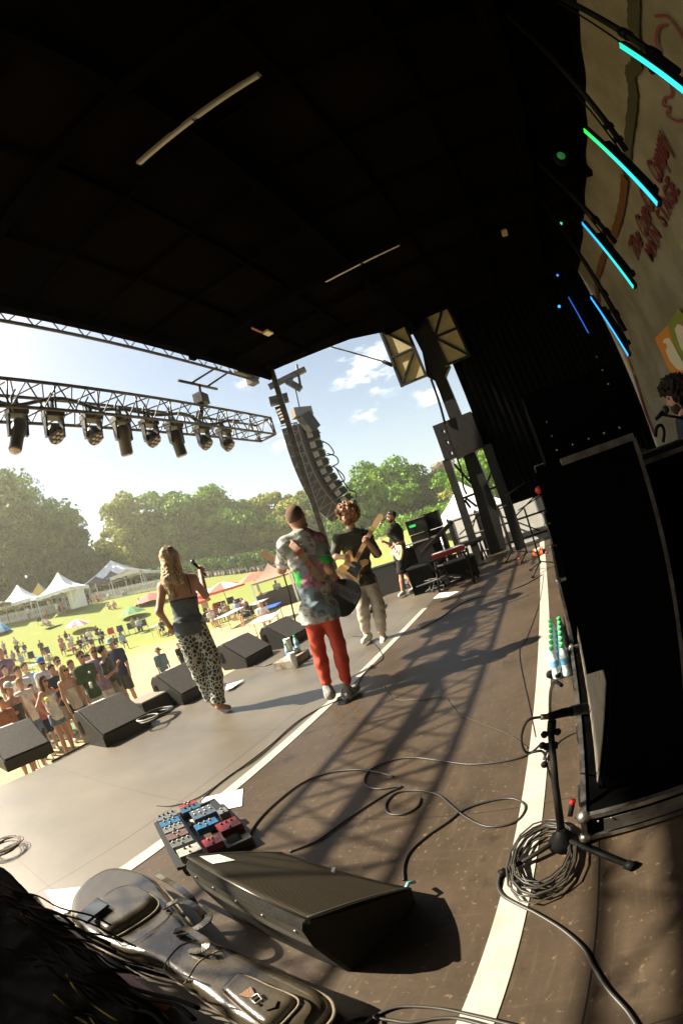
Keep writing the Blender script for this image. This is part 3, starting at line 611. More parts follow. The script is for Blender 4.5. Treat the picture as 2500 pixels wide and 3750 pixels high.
def coil(px, r, n, name, label, m=COIL, th=.009, z=.02, sq=.8, seed=1, parent=None):
    R_ = random.Random(seed); c = onz(px, z); pts = []
    for i in range(n * 14):
        a = i * 2 * math.pi / 14; rr = r * (1 + .13 * math.sin(i * .37) + .06 * R_.random()); pts.append((c[0] + rr * math.cos(a) + .03 * math.sin(i * .11), c[1] + sq * rr * math.sin(a), max(th, z + .012 * (i % 40) / 40 + .03 * (math.sin(i * .23) + 1) * .5)))
    return tag(MB().tube(pts, th, 6).build(name, m), label, 'cable')
coil((578, 2618), .2, 9, 'cable_coil', 'coil of black cable beside the second floor monitor', th=.011, z=.06)
coil((545, 2635), .13, 3, 'cable_coil', 'pale loose loops of cable lying in the black coil', m=mat('pale_cable', (.4, .38, .33), .5), th=.007, z=.1, seed=4)
coil((905, 2350), .22, 6, 'cable_coil', 'untidy black cable coil between the two far floor monitors', th=.012, z=.1, seed=2)
coil((22, 3105), .14, 8, 'cable_coil', 'tangle of thin brown cable at the left picture edge', m=mat('brown_cable', (.12, .08, .05), .5), th=.004, z=.03, seed=3)
def cable(px, label, r=.006, m=COIL, z=None, name='cable', k=8):
    P_ = spline([onz(q, max(r, .004)) for q in px], k); P_ = [p + V3((0, 0, .002)) for p in P_]
    return tag(MB().tube(P_, r, 6).build(name, m), label, 'cable')
cable([(1478, 3225), (1478, 3170), (1500, 3120), (1560, 3065), (1640, 3010), (1700, 2965), (1790, 2935), (1870, 2925), (1922, 2950), (1900, 3000), (1840, 3025), (1770, 3025), (1700, 2990), (1650, 2950), (1600, 2910), (1520, 2895), (1450, 2905), (1412, 2945), (1425, 2980), (1480, 2982), (1528, 2955), (1540, 2922)], 'black cable looping from the near wedge across the tape', .0055)
cable([(905, 3085), (935, 3020), (1000, 2950), (1100, 2872), (1200, 2832), (1300, 2820), (1380, 2828), (1440, 2845)], 'black cable curving away from the pedalboard', .006)
cable([(1060, 3120), (1160, 3080), (1250, 3015), (1340, 2955), (1420, 2905), (1470, 2880), (1380, 2890), (1335, 2870), (1350, 2825), (1420, 2790), (1500, 2775), (1600, 2785), (1720, 2800), (1850, 2788), (1930, 2765), (1975, 2730)], 'black cable with a big loop crossing the middle of the floor', .0055)
cable([(735, 2935), (780, 2890), (830, 2850), (900, 2800), (990, 2730), (1080, 2650), (1160, 2600), (1240, 2565), (1290, 2545)], 'thin black cable running beside the narrow tape line', .005)
cable([(575, 2950), (640, 2950), (720, 2925), (790, 2880), (850, 2835), (940, 2780), (1040, 2690), (1120, 2625), (1190, 2585)], 'second thin black cable beside the narrow tape line', .004)
cable([(1405, 2510), (1440, 2560), (1540, 2562), (1620, 2552), (1650, 2580), (1680, 2615), (1760, 2650), (1860, 2690), (1930, 2740)], 'thin grey cable crossing the tree shaped shadows', .004, COILG)
cable([(1835, 3190), (1822, 3240), (1840, 3280), (1900, 3315), (1960, 3345), (2050, 3400), (2130, 3470), (2170, 3540), (2220, 3620), (2290, 3700), (2330, 3760)], 'thick grey cable running from the coil to the lower right corner', .007, COILG)
cable([(1330, 3770), (1360, 3730), (1430, 3695), (1500, 3686), (1620, 3695), (1760, 3725), (1900, 3760)], 'dark cable arching over the tape at the bottom edge', .007, COILG)
cable([(1240, 3760), (1320, 3725), (1420, 3735), (1500, 3745), (1600, 3730), (1700, 3735), (1900, 3790)], 'light grey cable at the very bottom edge', .008, COILG)
cable([(1290, 2545), (1330, 2470), (1380, 2430), (1400, 2400), (1350, 2340), (1290, 2330)], 'black cable trailing from the red trousered guitarist', .005)
cable([(1960, 2700), (1900, 2400), (1930, 2330), (1975, 2200), (1990, 2100)], 'thin cable lying along the wide tape', .003)
cable([(1540, 2300), (1600, 2270), (1700, 2205), (1800, 2175), (1900, 2150), (1985, 2105)], 'black cable snaking to the keyboards', .007)
cable([(1300, 2180), (1380, 2190), (1440, 2160), (1500, 2110), (1560, 2080)], 'black cable behind the middle guitarist', .008)
cable([(860, 2400), (890, 2430), (960, 2440), (1010, 2425), (1045, 2400), (1060, 2375)], 'cable curling from the crate of drinks to the monitors', .007)
cable([(190, 2790), (260, 2755), (340, 2715), (400, 2700)], 'thick black cable along the stage edge between monitors', .014)
coil((1985, 3150), .18, 10, 'cable_coil', 'big neat coil of grey cable at the foot of the short microphone stand', m=COILG, th=.0042, sq=.62, seed=5)
# papers
def paper(px, label, z=.004, th=.002, m=PAPER, base=None):
    q = [onz(p, z) for p in px]; O = q[0]; mb = MB(); n = len(q); mb.add([tuple(p) for p in q] + [tuple(p + V3((0, 0, th))) for p in q], [tuple(range(n))[::-1], tuple(range(n, 2 * n))] + [(i, (i + 1) % n, n + (i + 1) % n, n + i) for i in range(n)])
    return tag(mb.build('paper_sheet', m), label, 'paper')
paper([(735, 2932), (742, 2922), (890, 2889), (886, 2952), (772, 2974), (755, 2955)], 'white paper sheet lying beside the pedalboard on the narrow tape')
paper([(826, 2528), (830, 2508), (893, 2489), (850, 2520)], 'white paper sheet lying behind the barefoot singer', z=.03)
paper([(1586, 2192), (1608, 2172), (1680, 2166), (1640, 2185)], 'white paper sheet lying at the end of the narrow tape')
paper([(165, 3262), (330, 3244), (300, 3290), (245, 3345), (200, 3320)], 'crumpled white sheet beside the drink can', z=.006)
# ------------------------------------------------------------------ the near wedge
B_, A_ = V3((.63, .78, 0)), V3((.78, 1.42, 0)); u = (A_ - B_) / np.linalg.norm(A_ - B_); nrm = V3((u[1], -u[0], 0)); LW = .67
wd = thing('wedge_speaker', 'large black stage wedge with ribbed grille lying beside the guitar bag', 'stage monitor', B_)
prof = [(0, .36), (-.015, .335), (-.015, .235), (.03, .0), (.44, .0), (.45, .075), (.425, .1), (.02, .365)]
mb = MB(); vs = []; n = len(prof)
for k, (s, ins) in enumerate(((0, .012), (.012, 0), (LW - .012, 0), (LW, .012))):
    for a, z in prof:
        c = V3((.2, .15)); q = V3((a, z)) - (V3((a, z)) - c) * ins / .2; vs.append(B_ + u * s + nrm * q[0] + V3((0, 0, max(q[1], .001))))
fs = [tuple(range(n)), tuple(3 * n + i for i in range(n))[::-1]] + [(j * n + i, (j + 1) * n + i, (j + 1) * n + (i + 1) % n, j * n + (i + 1) % n) for j in range(3) for i in range(n)]
mb.add(vs, fs); mb.build('cabinet', mat('textured_black_coat', (.012, .0105, .009), .5, col2=(.02, .018, .014), sc=60, spec=.15, bump=.9, bsc=220), wd)
# grille: a perforated steel sheet modelled as ribs running up the slope, gently bowed
gm = MB(); gv = MB(); NR = 74
def gp(s, f, h): return B_ + u * s + nrm * (.018 + .40 * f) + V3((0, 0, .366 - .262 * f + .018 * math.sin(math.pi * f) + h))
for i in range(NR):
    s = .014 + (LW - .028) * i / (NR - 1); gm.tube([gp(s, f, .007) for f in (0, .08, .25, .5, .75, .92, 1)], .0033, 5)
vs = [gp(s, f, .0005) for s in (.008, LW - .008) for f in np.linspace(0, 1, 9)]; gv.add(vs, [(i, i + 1, 9 + i + 1, 9 + i) for i in range(8)]).build('foam', mat('grille_foam', (.004, .004, .004), .9), wd)
gm.build('grille', mat('grille_steel', (.12, .1, .07), .35, metal=.6), wd)
m = MB(); m.tube([gp(.004, f, .006) for f in np.linspace(0, 1, 9)], .007, 6).tube([gp(LW - .004, f, .006) for f in np.linspace(0, 1, 9)], .007, 6).tube([gp(0, 0, .004), gp(LW, 0, .004)], .006, 6).tube([gp(0, 1, .004), gp(LW, 1, .004)], .006, 6); m.build('grille_frame', mat('frame_steel', (.12, .11, .09), .28, metal=.8), wd)
m = MB().add([B_ - nrm * .017 + V3((0, 0, z)) + u * s for z, s in ((.338, .01), (.338, LW - .01), (.285, LW - .01), (.285, .01))], [(0, 1, 2, 3)])
m.build('edge_strip', mat('strip_steel', (.09, .08, .06), .35, metal=.5), wd)
MB().add([B_ - nrm * .017 + V3((0, 0, z)) + u * s for z, s in ((.283, .012), (.283, LW - .012), (.238, LW - .012), (.238, .012))], [(0, 1, 2, 3)]).build('sunlit_band', mat('sunlit_band_coat', (.05, .043, .035), .6, col2=(.075, .065, .052), sc=80, bump=.8, bsc=260), wd)  # lighter coat paints in the sun falling on the near face
for s in (.05, .2, .34, .48, .6):
    MB().lathe([(.008, 0), (.007, .003), (.003, .004)], B_ - nrm * .0172 + V3((0, 0, .31)) + u * s, -nrm, 8).build('screw', ALU, wd)
MB().box(gp(.32, .93, .012), (.05, .015, .006), .3).build('badge', ALU, wd)
pz = [gp(.55, .1, .013), gp(.645, .1, .013), gp(.645, .3, .013), gp(.56, .34, .013)]
tag(MB().add([tuple(p) for p in pz] + [tuple(p + V3((0, 0, .0015))) for p in pz], [(0, 1, 2, 3), (4, 7, 6, 5), (0, 4, 5, 1), (1, 5, 6, 2), (2, 6, 7, 3), (3, 7, 4, 0)]).build('paper_label', PAPER), 'small white paper label lying on the wedge speaker grille', 'paper')
p = gp(.02, 1, 0); MB().tube([p + V3((0, 0, -.02)), p + V3((.03, -.01, .0)), p + V3((.07, -.01, -.04))], .008, 8).build('plug', mat('teal_plug', (.1, .3, .35), .4), wd)
# ------------------------------------------------------------------ pedalboard
O = V3((.97, 1.86, 0)); U = V3((1.29, 2.42, 0)) - O; U /= np.linalg.norm(U); Vv = V3((U[1], -U[0], 0))
pbz = math.atan2(U[1], U[0]); LB, WB = .62, .42
pb = thing('pedalboard', 'flat black pedalboard crowded with effects pedals', 'pedalboard', O)
m = MB()
for v in (.0, .14, .28, .40): m.bar(O + Vv * v + V3((0, 0, .045)), O + Vv * v + U * LB + V3((0, 0, .045)), .045, .02)
for q in (.0, LB): m.bar(O + U * q + V3((0, 0, .03)), O + U * q + Vv * WB + V3((0, 0, .03)), .02, .055)
m.build('frame', mat('board_frame', (.03, .03, .028), .4, metal=.4), pb)
def pedal(us, vs_, w, l, col, label, kn=3, kc=(.6, .58, .5), h=.045, sw=1):
    c = O + U * us + Vv * vs_ + V3((0, 0, .058)); t = thing('effects_pedal', label, 'effects pedal', c, pbz, group='effects pedals on the pedalboard')
    MB().prism([(-l / 2, -w / 2), (l / 2, -w / 2), (l / 2, w / 2), (-l / 2, w / 2)], h, (0, 0, 0), bev=.003).build('enclosure', mat('pedal_paint', tuple(k * .5 for k in col), .35, col2=tuple(k * .3 for k in col), sc=40), t, local=True)
    for i in range(kn):
        x, y = (l * .22 if i < 4 else -l * .05), (i % 4 - (min(kn, 4) - 1) / 2) * w / 4.3; MB().lathe([(.007, 0), (.006, .012), (.003, .013)], (x, y, h), n=8).build('knob', mat('knob', tuple(k * .6 for k in kc), .4), t, local=True)
    for i in range(sw): MB().lathe([(.007, 0), (.006, .008), (.003, .012)], (-l * .32, (i - (sw - 1) / 2) * .05, h), n=8).build('footswitch', ALU, t, local=True)
pedal(.055, .09, .13, .09, (.7, .66, .58), 'white pedal at the near corner of the pedalboard', 2, (.02, .02, .02)); pedal(.05, .225, .1, .09, (.45, .015, .03), 'bright red pedal beside the white one', 2)
pedal(.15, .36, .13, .11, (.3, .012, .02), 'dark red pedal at the right corner of the pedalboard', 3, (.3, .02, .02)); pedal(.17, .08, .13, .075, (.2, .21, .2), 'grey pedal behind the white one', 4)
pedal(.27, .08, .13, .08, (.22, .12, .11), 'dusky pink pedal in the left row', 2); pedal(.26, .26, .14, .075, (.02, .2, .45), 'bright blue and green pedal in the middle', 3, (.8, .4, .1))
pedal(.365, .08, .13, .075, (.3, .3, .28), 'silver pedal with a row of pale knobs', 4, (.7, .68, .6)); pedal(.42, .29, .15, .13, (.12, .17, .23), 'blue grey pedal covered in white knobs', 8, (.9, .88, .8))
pedal(.46, .08, .13, .08, (.04, .2, .42), 'blue pedal in the left row', 3); pedal(.555, .08, .13, .08, (.25, .27, .28), 'steel grey pedal at the far left corner', 4, (.03, .03, .03), sw=2)
pedal(.535, .24, .13, .07, (.04, .17, .28), 'teal pedal in the right row', 3, (.02, .02, .02)); pedal(.6, .24, .12, .05, (.5, .05, .06), 'small red pedal at the far end', 2); pedal(.33, .39, .06, .07, (.25, .27, .3), 'little grey mini pedal beside the white knobbed one', 1)
# ------------------------------------------------------------------ guitar bag with pockets
def poly_sd(P2, poly):
    d = np.full(len(P2), 1e9); ins = np.zeros(len(P2), bool); n = len(poly)
    for i in range(n):
        a, b = poly[i], poly[(i + 1) % n]; ab = b - a; ap = P2 - a; t_ = np.clip((ap @ ab) / (ab @ ab), 0, 1); d = np.minimum(d, np.linalg.norm(ap - t_[:, None] * ab, axis=1))
        c = ((a[1] > P2[:, 1]) != (b[1] > P2[:, 1])) & (P2[:, 0] < (b[0] - a[0]) * (P2[:, 1] - a[1]) / (b[1] - a[1] + 1e-12) + a[0]); ins ^= c
    return np.where(ins, -d, d)
def pillow(px, z0, z1, r, name, m, parent, h=.012, k=5, wr=0.0):
    poly = np.array([onz(p, (z0 + z1) / 2)[:2] for p in spline([(*p, 0) for p in px + [px[0]]], k)[:-1]]); zc, hz = (z0 + z1) / 2, (z1 - z0) / 2
    def fn(P):
        d2 = poly_sd(P[:, :2], poly) + r; dz = np.abs(P[:, 2] - zc) - hz + r
        s = np.hypot(np.maximum(d2, 0), np.maximum(dz, 0)) + np.minimum(np.maximum(d2, dz), 0) - r
        if wr: s = s + wr * (np.sin(P[:, 0] * 31 + 3 * np.sin(P[:, 1] * 17)) * np.sin(P[:, 1] * 26))
        return s
    lo, hi = poly.min(0) - .03, poly.max(0) + .03
    o = surface(fn, (*lo, z0 - .03), (*hi, z1 + .03), h).build(name, m, parent); return poly, o
bag = thing('guitar_bag', 'glossy dark leather guitar bag with buckled pockets lying in the foreground', 'guitar bag', onz((600, 3500), 0))
LEA = mat('dark_leather', (.05, .04, .026), .24, col2=(.038, .03, .019), sc=6, bump=.12, bsc=60, coat=.5); PIPE = mat('leather_piping', (.2, .16, .11), .45, bump=.8, bsc=300)
outl = [(278, 3390), (282, 3320), (330, 3255), (420, 3205), (520, 3212), (585, 3245), (650, 3315), (715, 3400), (760, 3450), (860, 3492), (1010, 3562), (1180, 3640), (1222, 3685), (1210, 3740), (1130, 3800), (980, 3810), (850, 3740), (760, 3675), (670, 3612), (600, 3560), (520, 3532), (430, 3505), (340, 3455)]
poly, o_ = pillow(outl, .004, .15, .055, 'body', LEA, bag, .011, wr=.0007)
def piping(px, z, r, parent, closed=True, k=6):
    q = [(*p, 0) for p in px] + ([(*px[0], 0)] if closed else []); MB().tube([onz(p, z) for p in spline(q, k)], r, 6).build('piping', PIPE, parent)
piping(outl, .115, .006, bag)
pk1 = [(356, 3395), (375, 3320), (430, 3275), (490, 3258), (550, 3275), (583, 3305), (560, 3345), (480, 3400), (410, 3432)]
_, pc = pillow(pk1, .1, .2, .035, 'pocket', LEA, bag, .009); piping(pk1, .19, .004, pc)
pk2 = [(818, 3636), (850, 3600), (893, 3572), (990, 3612), (1092, 3660), (1060, 3720), (990, 3770), (900, 3710)]
_, pc = pillow(pk2, .11, .185, .025, 'pocket', LEA, bag, .009); piping(pk2, .178, .004, pc)
p = onz((930, 3650), .2); m = MB(); bq = [onz(q, .197) for q in ((918, 3655), (945, 3638), (962, 3660), (936, 3676))]; m.tube(bq + [bq[0]], .005, 6); m.build('buckle', ALU, pc)
MB().prism([tuple(onz(q, .19)[:2]) for q in ((876, 3645), (920, 3615), (935, 3640), (915, 3655))], .006, (0, 0, .188)).build('tassel', mat('tan_leather', (.16, .08, .04), .6, bump=.6, bsc=200), pc)
MB().prism([tuple(onz(q, .19)[:2]) for q in ((958, 3668), (990, 3660), (1018, 3665), (1008, 3690), (975, 3700))], .006, (0, 0, .187)).build('strap', LEA, pc)
for c in ([(640, 3412), (680, 3400), (720, 3425), (755, 3450), (740, 3480), (690, 3478)], [(575, 3205), (640, 3240), (700, 3290), (720, 3330)], [(600, 3325), (650, 3300), (700, 3310), (745, 3350), (760, 3380)], [(650, 3420), (720, 3400), (765, 3360), (745, 3320)]):
    q = [onz(p, .16 + .05 * math.sin(i * math.pi / (len(c) - 1))) for i, p in enumerate(c)]; m = MB(); sp_ = spline(q, 6)
    for i in range(len(sp_) - 1): m.bar(sp_[i], sp_[i + 1], .03, .006)
    m.build('handle', LEA, bag)
piping([(728, 3437), (690, 3450), (650, 3470), (610, 3520), (600, 3560)], .152, .0022, bag, False); piping([(815, 3475), (760, 3500), (720, 3530), (690, 3580), (672, 3605)], .152, .0022, bag, False)
ph = [onz(p, .225) for p in ((277, 3355), (358, 3287), (398, 3312), (314, 3378))]; d1 = ph[1] - ph[0]; d1 /= np.linalg.norm(d1)
t = thing('smartphone', 'dark smartphone lying on the end of the guitar bag', 'phone', ph[0]); MB().add([tuple(p) for p in ph] + [tuple(p - V3((0, 0, .012))) for p in ph], [(0, 1, 2, 3), (7, 6, 5, 4), (0, 4, 5, 1), (1, 5, 6, 2), (2, 6, 7, 3), (3, 7, 4, 0)]).build('casing', BLK, t)
c = sum(ph) / 4; MB().add([tuple(c + (p - c) * .93 + V3((0, 0, .0008))) for p in ph], [(0, 1, 2, 3)]).build('screen', mat('phone_glass', (.05, .06, .07), .12), t)
# ------------------------------------------------------------------ dark heap of cases and cables, lower left
hp = thing('equipment_case', 'black trunk buried in cables filling the lower left corner', 'trunk', onz((200, 3650), 0))
HM = mat('shade_dark_trunk', (.0012, .0012, .0014), 1.0, spec=0)  # near-black: the shade over this corner is put into the colour
pillow([(-300, 3050), (40, 3225), (160, 3330), (290, 3450), (420, 3560), (560, 3690), (640, 3800), (300, 4000), (-300, 4000)], .003, .33, .1, 'body', HM, hp, .03, wr=.012)
R_ = random.Random(5)
for i in range(30):
    f = R_.random(); s_ = R_.random(); col = [(.01, .01, .01)] * 8 + [(.12, .1, .02), (.06, .02, .015)]
    a = (-60 + 330 * f + 40 * s_, 3210 + 330 * f + 380 * s_ * R_.random()); pts = []; dx, dy = 60 + R_.random() * 60, 28 + R_.random() * 38
    for k in range(6): pts.append(onz((a[0] + k * dx * .8 + R_.uniform(-16, 16), a[1] + k * dy * .75 + R_.uniform(-16, 16)), .32 + .05 * R_.random()))
    c_ = col[i % 10]; MB().tube(spline(pts, 4), .005 if i % 3 else .009, 5).build('cable', mat('trunk_cable', tuple(k * .12 for k in c_), .9, spec=.0), hp)  # cable colours scaled down too, painting in the same shade
t = thing('red_case', 'dusky red case edge showing under the black cables', 'case', onz((520, 3600), 0)); paperq = [(410, 3560), (450, 3550), (580, 3640), (560, 3660), (470, 3650)]
q = [tuple(onz(p, .1)[:2]) for p in paperq]; MB().prism(q, .1, (0, 0, .003), bev=.01).build('shell', mat('red_leather', (.3, .08, .08), .5, bump=.3), t)
q = [tuple(onz(p, .08)[:2]) for p in ((470, 3665), (575, 3690), (600, 3740), (500, 3740))]; MB().prism(q, .08, (0, 0, .003), bev=.01).build('lid', mat('red_leather_b', (.25, .07, .07), .5, bump=.3), t)
p = onz((120, 3290), .15); t = thing('drink_can', 'tall silver drink can beside the black cables', 'can', (p[0], p[1], .003)); MB().lathe([(.028, 0), (.033, .008), (.033, .145), (.027, .157)], (0, 0, 0), n=18).build('can_body', mat('can_paint', (.3, .3, .25), .3, metal=.6, col2=(.12, .13, .1), sc=12), t, local=True); MB().lathe([(.027, .157), (.026, .159), (.02, .156)], (0, 0, 0), n=18).build('can_lid', ALU, t, local=True)
# ------------------------------------------------------------------ right side: road cases, amplifier, microphone
def road_case(name, x0, x1, y0, y1, z0, z1, label, cat, mtl=BLK0, e=.022, corners=True):
    t = thing(name, label, cat, (x0, y0, z0)); MB().box(((x0 + x1) / 2, (y0 + y1) / 2, (z0 + z1) / 2), (x1 - x0 - .008, y1 - y0 - .008, z1 - z0 - .008)).build('body', mtl, t); m = MB()
    for y in (y0, y1):
        for z in (z0, z1): m.bar((x0, y, z), (x1, y, z), e)
    for x in (x0, x1):
        for z in (z0, z1): m.bar((x, y0 + e / 2, z), (x, y1 - e / 2, z), e)
        for y in (y0, y1): m.bar((x, y, z0 + e / 2), (x, y, z1 - e / 2), e)
    m.build('edge_trim', ALU, t)
    if corners:
        for x in (x0, x1):
            for y in (y0, y1):
                for z in (z0, z1): MB().ell((x, y, z), (.028, .028, .028), 8, 6).build('corner', ALU, t)
    return t
rc = road_case('road_case', 1.30, 3.1, -1.25, .075, .03, .15, 'low road case tray with worn aluminium edges under the near amplifier', 'road case', BLK0)
MB().box((1.288, -.3, .09), (.004, .6, .07)).build('panel', mat('worn_alu', (.2, .19, .16), .5, metal=.6, col2=(.1, .09, .08)), rc)
for y in (.02, -.03, -.1): MB().lathe([(.006, 0), (.005, .004)], (1.284, y, .125), (-1, 0, 0), 6).build('rivet', ALU, rc)
for x in (1.5, 2.0, 2.6): MB().box((x, .092, .1), (.09, .012, .05)).build('latch', ALU, rc)
for x, y in ((1.4, .0), (2.9, .0), (1.4, -1.1), (2.9, -1.1)): MB().cyl((x, y - .02, .016), (x, y + .02, .016), .015).build('caster', BLK, rc)
am = thing('guitar_cabinet', 'tall black amplifier stack whose pale grille faces the microphone', 'amplifier', (1.42, 0, .165))
MB().box((2.15, -.215, .77), (1.46, .25, 1.2)).box((2.15, -.045, 1.03), (1.46, .09, .68)).prism([(-.09, .17), (.0, .17), (-.08, .64), (-.09, .64)], 1.46, (1.42, 0, 0), (0, 1, 0), (0, 0, 1)).build('cabinet', BLK0, am)
g_ = MB().prism([(.012, .19), (.016, .19), (-.06, .63), (-.064, .63)], 1.7, (1.45, 0, 0), (0, 1, 0), (0, 0, 1)); g_.build('grille_cloth', mat('cream_grille', (.2, .17, .125), .8, col2=(.13, .11, .08), sc=14, bump=.4, bsc=200), am)
m = MB(); m.bar((1.415, -.345, .2), (1.415, -.345, 1.37), .012).bar((1.415, -.09, 1.375), (1.415, -.345, 1.375), .022); m.build('edge_trim', ALU, am)
for i in range(26): MB().ell((1.95 + i * .046, -.068, .655 + .03 * (i % 2)), (.014, .014, .02), 6, 4).build('knob', ALU if i % 2 else BLK, am)
hd = thing('guitar_amplifier', 'black riveted amplifier head on top of the tall stack', 'amplifier', (1.6, -.2, 1.4)); MB().box((1.75, -.24, 1.51), (.4, .38, .24)).build('shell', BLK0, hd)
for k in range(5): MB().ell((1.548, -.1 - k * .06, 1.42), (.005, .005, .005), 6, 4).build('rivet', ALU, hd); MB().ell((1.548, -.1 + (k - 4) * .0 if k < 2 else -.36, 1.47 + k * .05), (.004, .004, .004), 6, 4).build('rivet', ALU, hd)
road_case('road_case', 1.62, 2.9, -1.3, -.38, .16, 1.28, 'tall black road case at the right picture edge behind the amplifier stack', 'road case', BLK0, .016, False)
rs = road_case('drum_riser', 3.0, 6.4, -3.0, -.62, .0, .32, 'low black drum riser under the drummer', 'riser', BLK0, .02, False)
road_case('road_case', 3.25, 4.9, -.55, .06, .02, .62, 'black road case with aluminium edges behind the bottled water', 'road case', BLK0, .02); road_case('road_case', 5.1, 6.9, -.6, .05, .02, .85, 'longer black road case in the middle of the backline', 'road case', BLK0, .02)
road_case('road_case', 7.1, 8.8, -.6, .06, .02, .7, 'farthest black road case of the backline', 'road case', BLK0, .02); road_case('amplifier_rack', 5.3, 6.2, -.5, -.02, .87, 1.5, 'black amplifier rack standing on the middle road case', 'amplifier', BLK0, .012, False)
t = thing('stage_spotlight', 'small red capped light on the far road case', 'lamp', (8.2, .0, .72)); MB().cyl((8.3, .0, .72), (8.3, .0, 1.05), .03).build('stem', BLK, t); MB().lathe([(.02, -.06), (.06, -.05), (.08, .03), (.04, .07)], (8.3, .02, 1.16), (0, .4, 1), 12).build('hood', mat('red_hood', (.5, .02, .02), .5), t)
# bottles in shrink wrap
BOT = mat('clear_plastic', (.62, .8, .85), .12, spec=.8, col2=(.75, .88, .9), sc=30); CAP = mat('green_cap', (.03, .55, .1), .4); LBL = mat('blue_label', (.15, .4, .6), .4)
def bottle(p, label, group, m=BOT, cap=CAP, h=.23):
    t = thing('water_bottle', label, 'bottle', p, group=group); MB().lathe([(.028, 0), (.033, .01), (.032, .05), (.029, .07), (.033, .09), (.033, .15), (.022, .19), (.014, .21), (.014, h - .01)], (0, 0, 0), n=12).build('flask', m, t, local=True)
    MB().lathe([(.0165, h - .012), (.0165, h + .012), (.012, h + .014)], (0, 0, 0), n=10).build('cap', cap, t, local=True); MB().lathe([(.0336, .095), (.034, .1), (.034, .14), (.0336, .145)], (0, 0, 0), n=12).build('band', LBL, t, local=True)
names = ['nearest', 'second', 'third', 'fourth', 'fifth', 'sixth']
for i in range(6):
    for j in range(2): bottle((2.98 + i * .125, .21 - j * .072, .004), '%s green capped water bottle of the %s row beside the wide tape' % (names[i], ['tape side', 'case side'][j]), 'water bottles packed beside the wide tape')
t = thing('wire_crate', 'black wire crate on the floor beside the water bottles', 'crate', (3.1, .1, 0)); m = MB()
for i in range(12): m.box((2.95 + i * .075, .1, .09), (.008, .008, .18))
for z in (.01, .06, .12, .18): m.box((3.37, .1, z), (.86, .006, .006))
m.build('wire', BLK, t)
# short microphone stand
ms = thing('microphone_stand', 'short black microphone stand in front of the amplifier stack', 'microphone stand', (1.4, .17, 0)); sx, sy = onz((2058, 3085), .03)[:2]
MB().lathe([(.055, 0), (.055, .03), (.03, .06), (.018, .09)], (sx, sy, .02), n=14).build('hub', BLK, ms)
for q in ((1828, 3202), (2318, 3175)): e_ = onz(q, .015); MB().tube([(sx, sy, .06), e_], .011, 8).build('leg', BLK2, ms); MB().tube([e_ - (e_ - V3((sx, sy, .06))) * .1, e_], .019, 8).build('rubber_foot', BLK, ms)
top = atd((2016, 2690), 1.42); MB().tube([(sx, sy, .06), onz((2032, 2880), .3), top], [.016, .014, .012], 8).build('pole', BLK2, ms); MB().tube([top, atd((2020, 2640), 1.42)], .016, 8).build('clutch', BLK, ms)
for q in ((1992, 2690), (2040, 2680), (1985, 2730), (1992, 2800)): MB().ell(atd(q, 1.42), (.014, .014, .014), 8, 6).build('knob', BLK, ms)
MB().bar(atd((1990, 2735), 1.42), atd((2040, 2728), 1.42), .02).build('bracket', BLK, ms)
mc = thing('microphone', 'black instrument microphone pointing at the pale grille', 'microphone', atd((2050, 2610), 1.45)); MB().tube([atd((2008, 2624), 1.42), atd((2060, 2610), 1.45), atd((2090, 2605), 1.47)], [.014, .017, .017], 10).build('barrel', BLK, mc)
MB().tube([atd((2090, 2605), 1.47), atd((2146, 2592), 1.5)], .021, 10).build('capsule', mat('mic_head', (.02, .02, .02), .3), mc); MB().tube([atd((1978, 2626), 1.42), atd((2008, 2624), 1.42)], .011, 8).build('connector', ALU, mc)
t = tag(MB().tube(spline([atd((1978, 2626), 1.42), atd((1930, 2640), 1.42), atd((1908, 2700), 1.42), atd((1925, 2755), 1.43), atd((1985, 2752), 1.44), onz((2000, 2800), .25), onz((2020, 2860), .15), onz((2040, 2905), .12)], 8), .005, 6).build('microphone_cable', COILG), 'cable hanging in a loop from the microphone', 'cable')
tag(MB().tube(spline([onz((2055, 2510), .62), onz((2030, 2498), .6), onz((2014, 2535), .4), onz((2012, 2610), .2), onz((2015, 2700), .05), onz((1990, 2780), .02)], 8), .008, 6).build('thick_cable', COIL), 'thick black cable arching out over the water bottles', 'cable')
t = thing('red_marker', 'small red tipped clamp at the corner of the low road case', 'clamp', onz((2095, 2940), .02)); MB().tube([onz((2085, 2990), .03), onz((2098, 2925), .09)], .012, 8).build('handle', BLK, t); MB().ell(onz((2095, 2938), .1), (.014, .014, .014), 8, 6).build('tip', mat('red_tip', (.8, .02, .02), .4), t)
t = thing('cable_connector', 'black round cable connector beside the wide tape', 'connector', onz((2035, 2470), .02)); MB().ell(onz((2012, 2470), .03), (.03, .03, .03), 10, 6).ell(onz((2040, 2470), .03), (.035, .03, .03), 10, 6).build('plug', BLK, t)
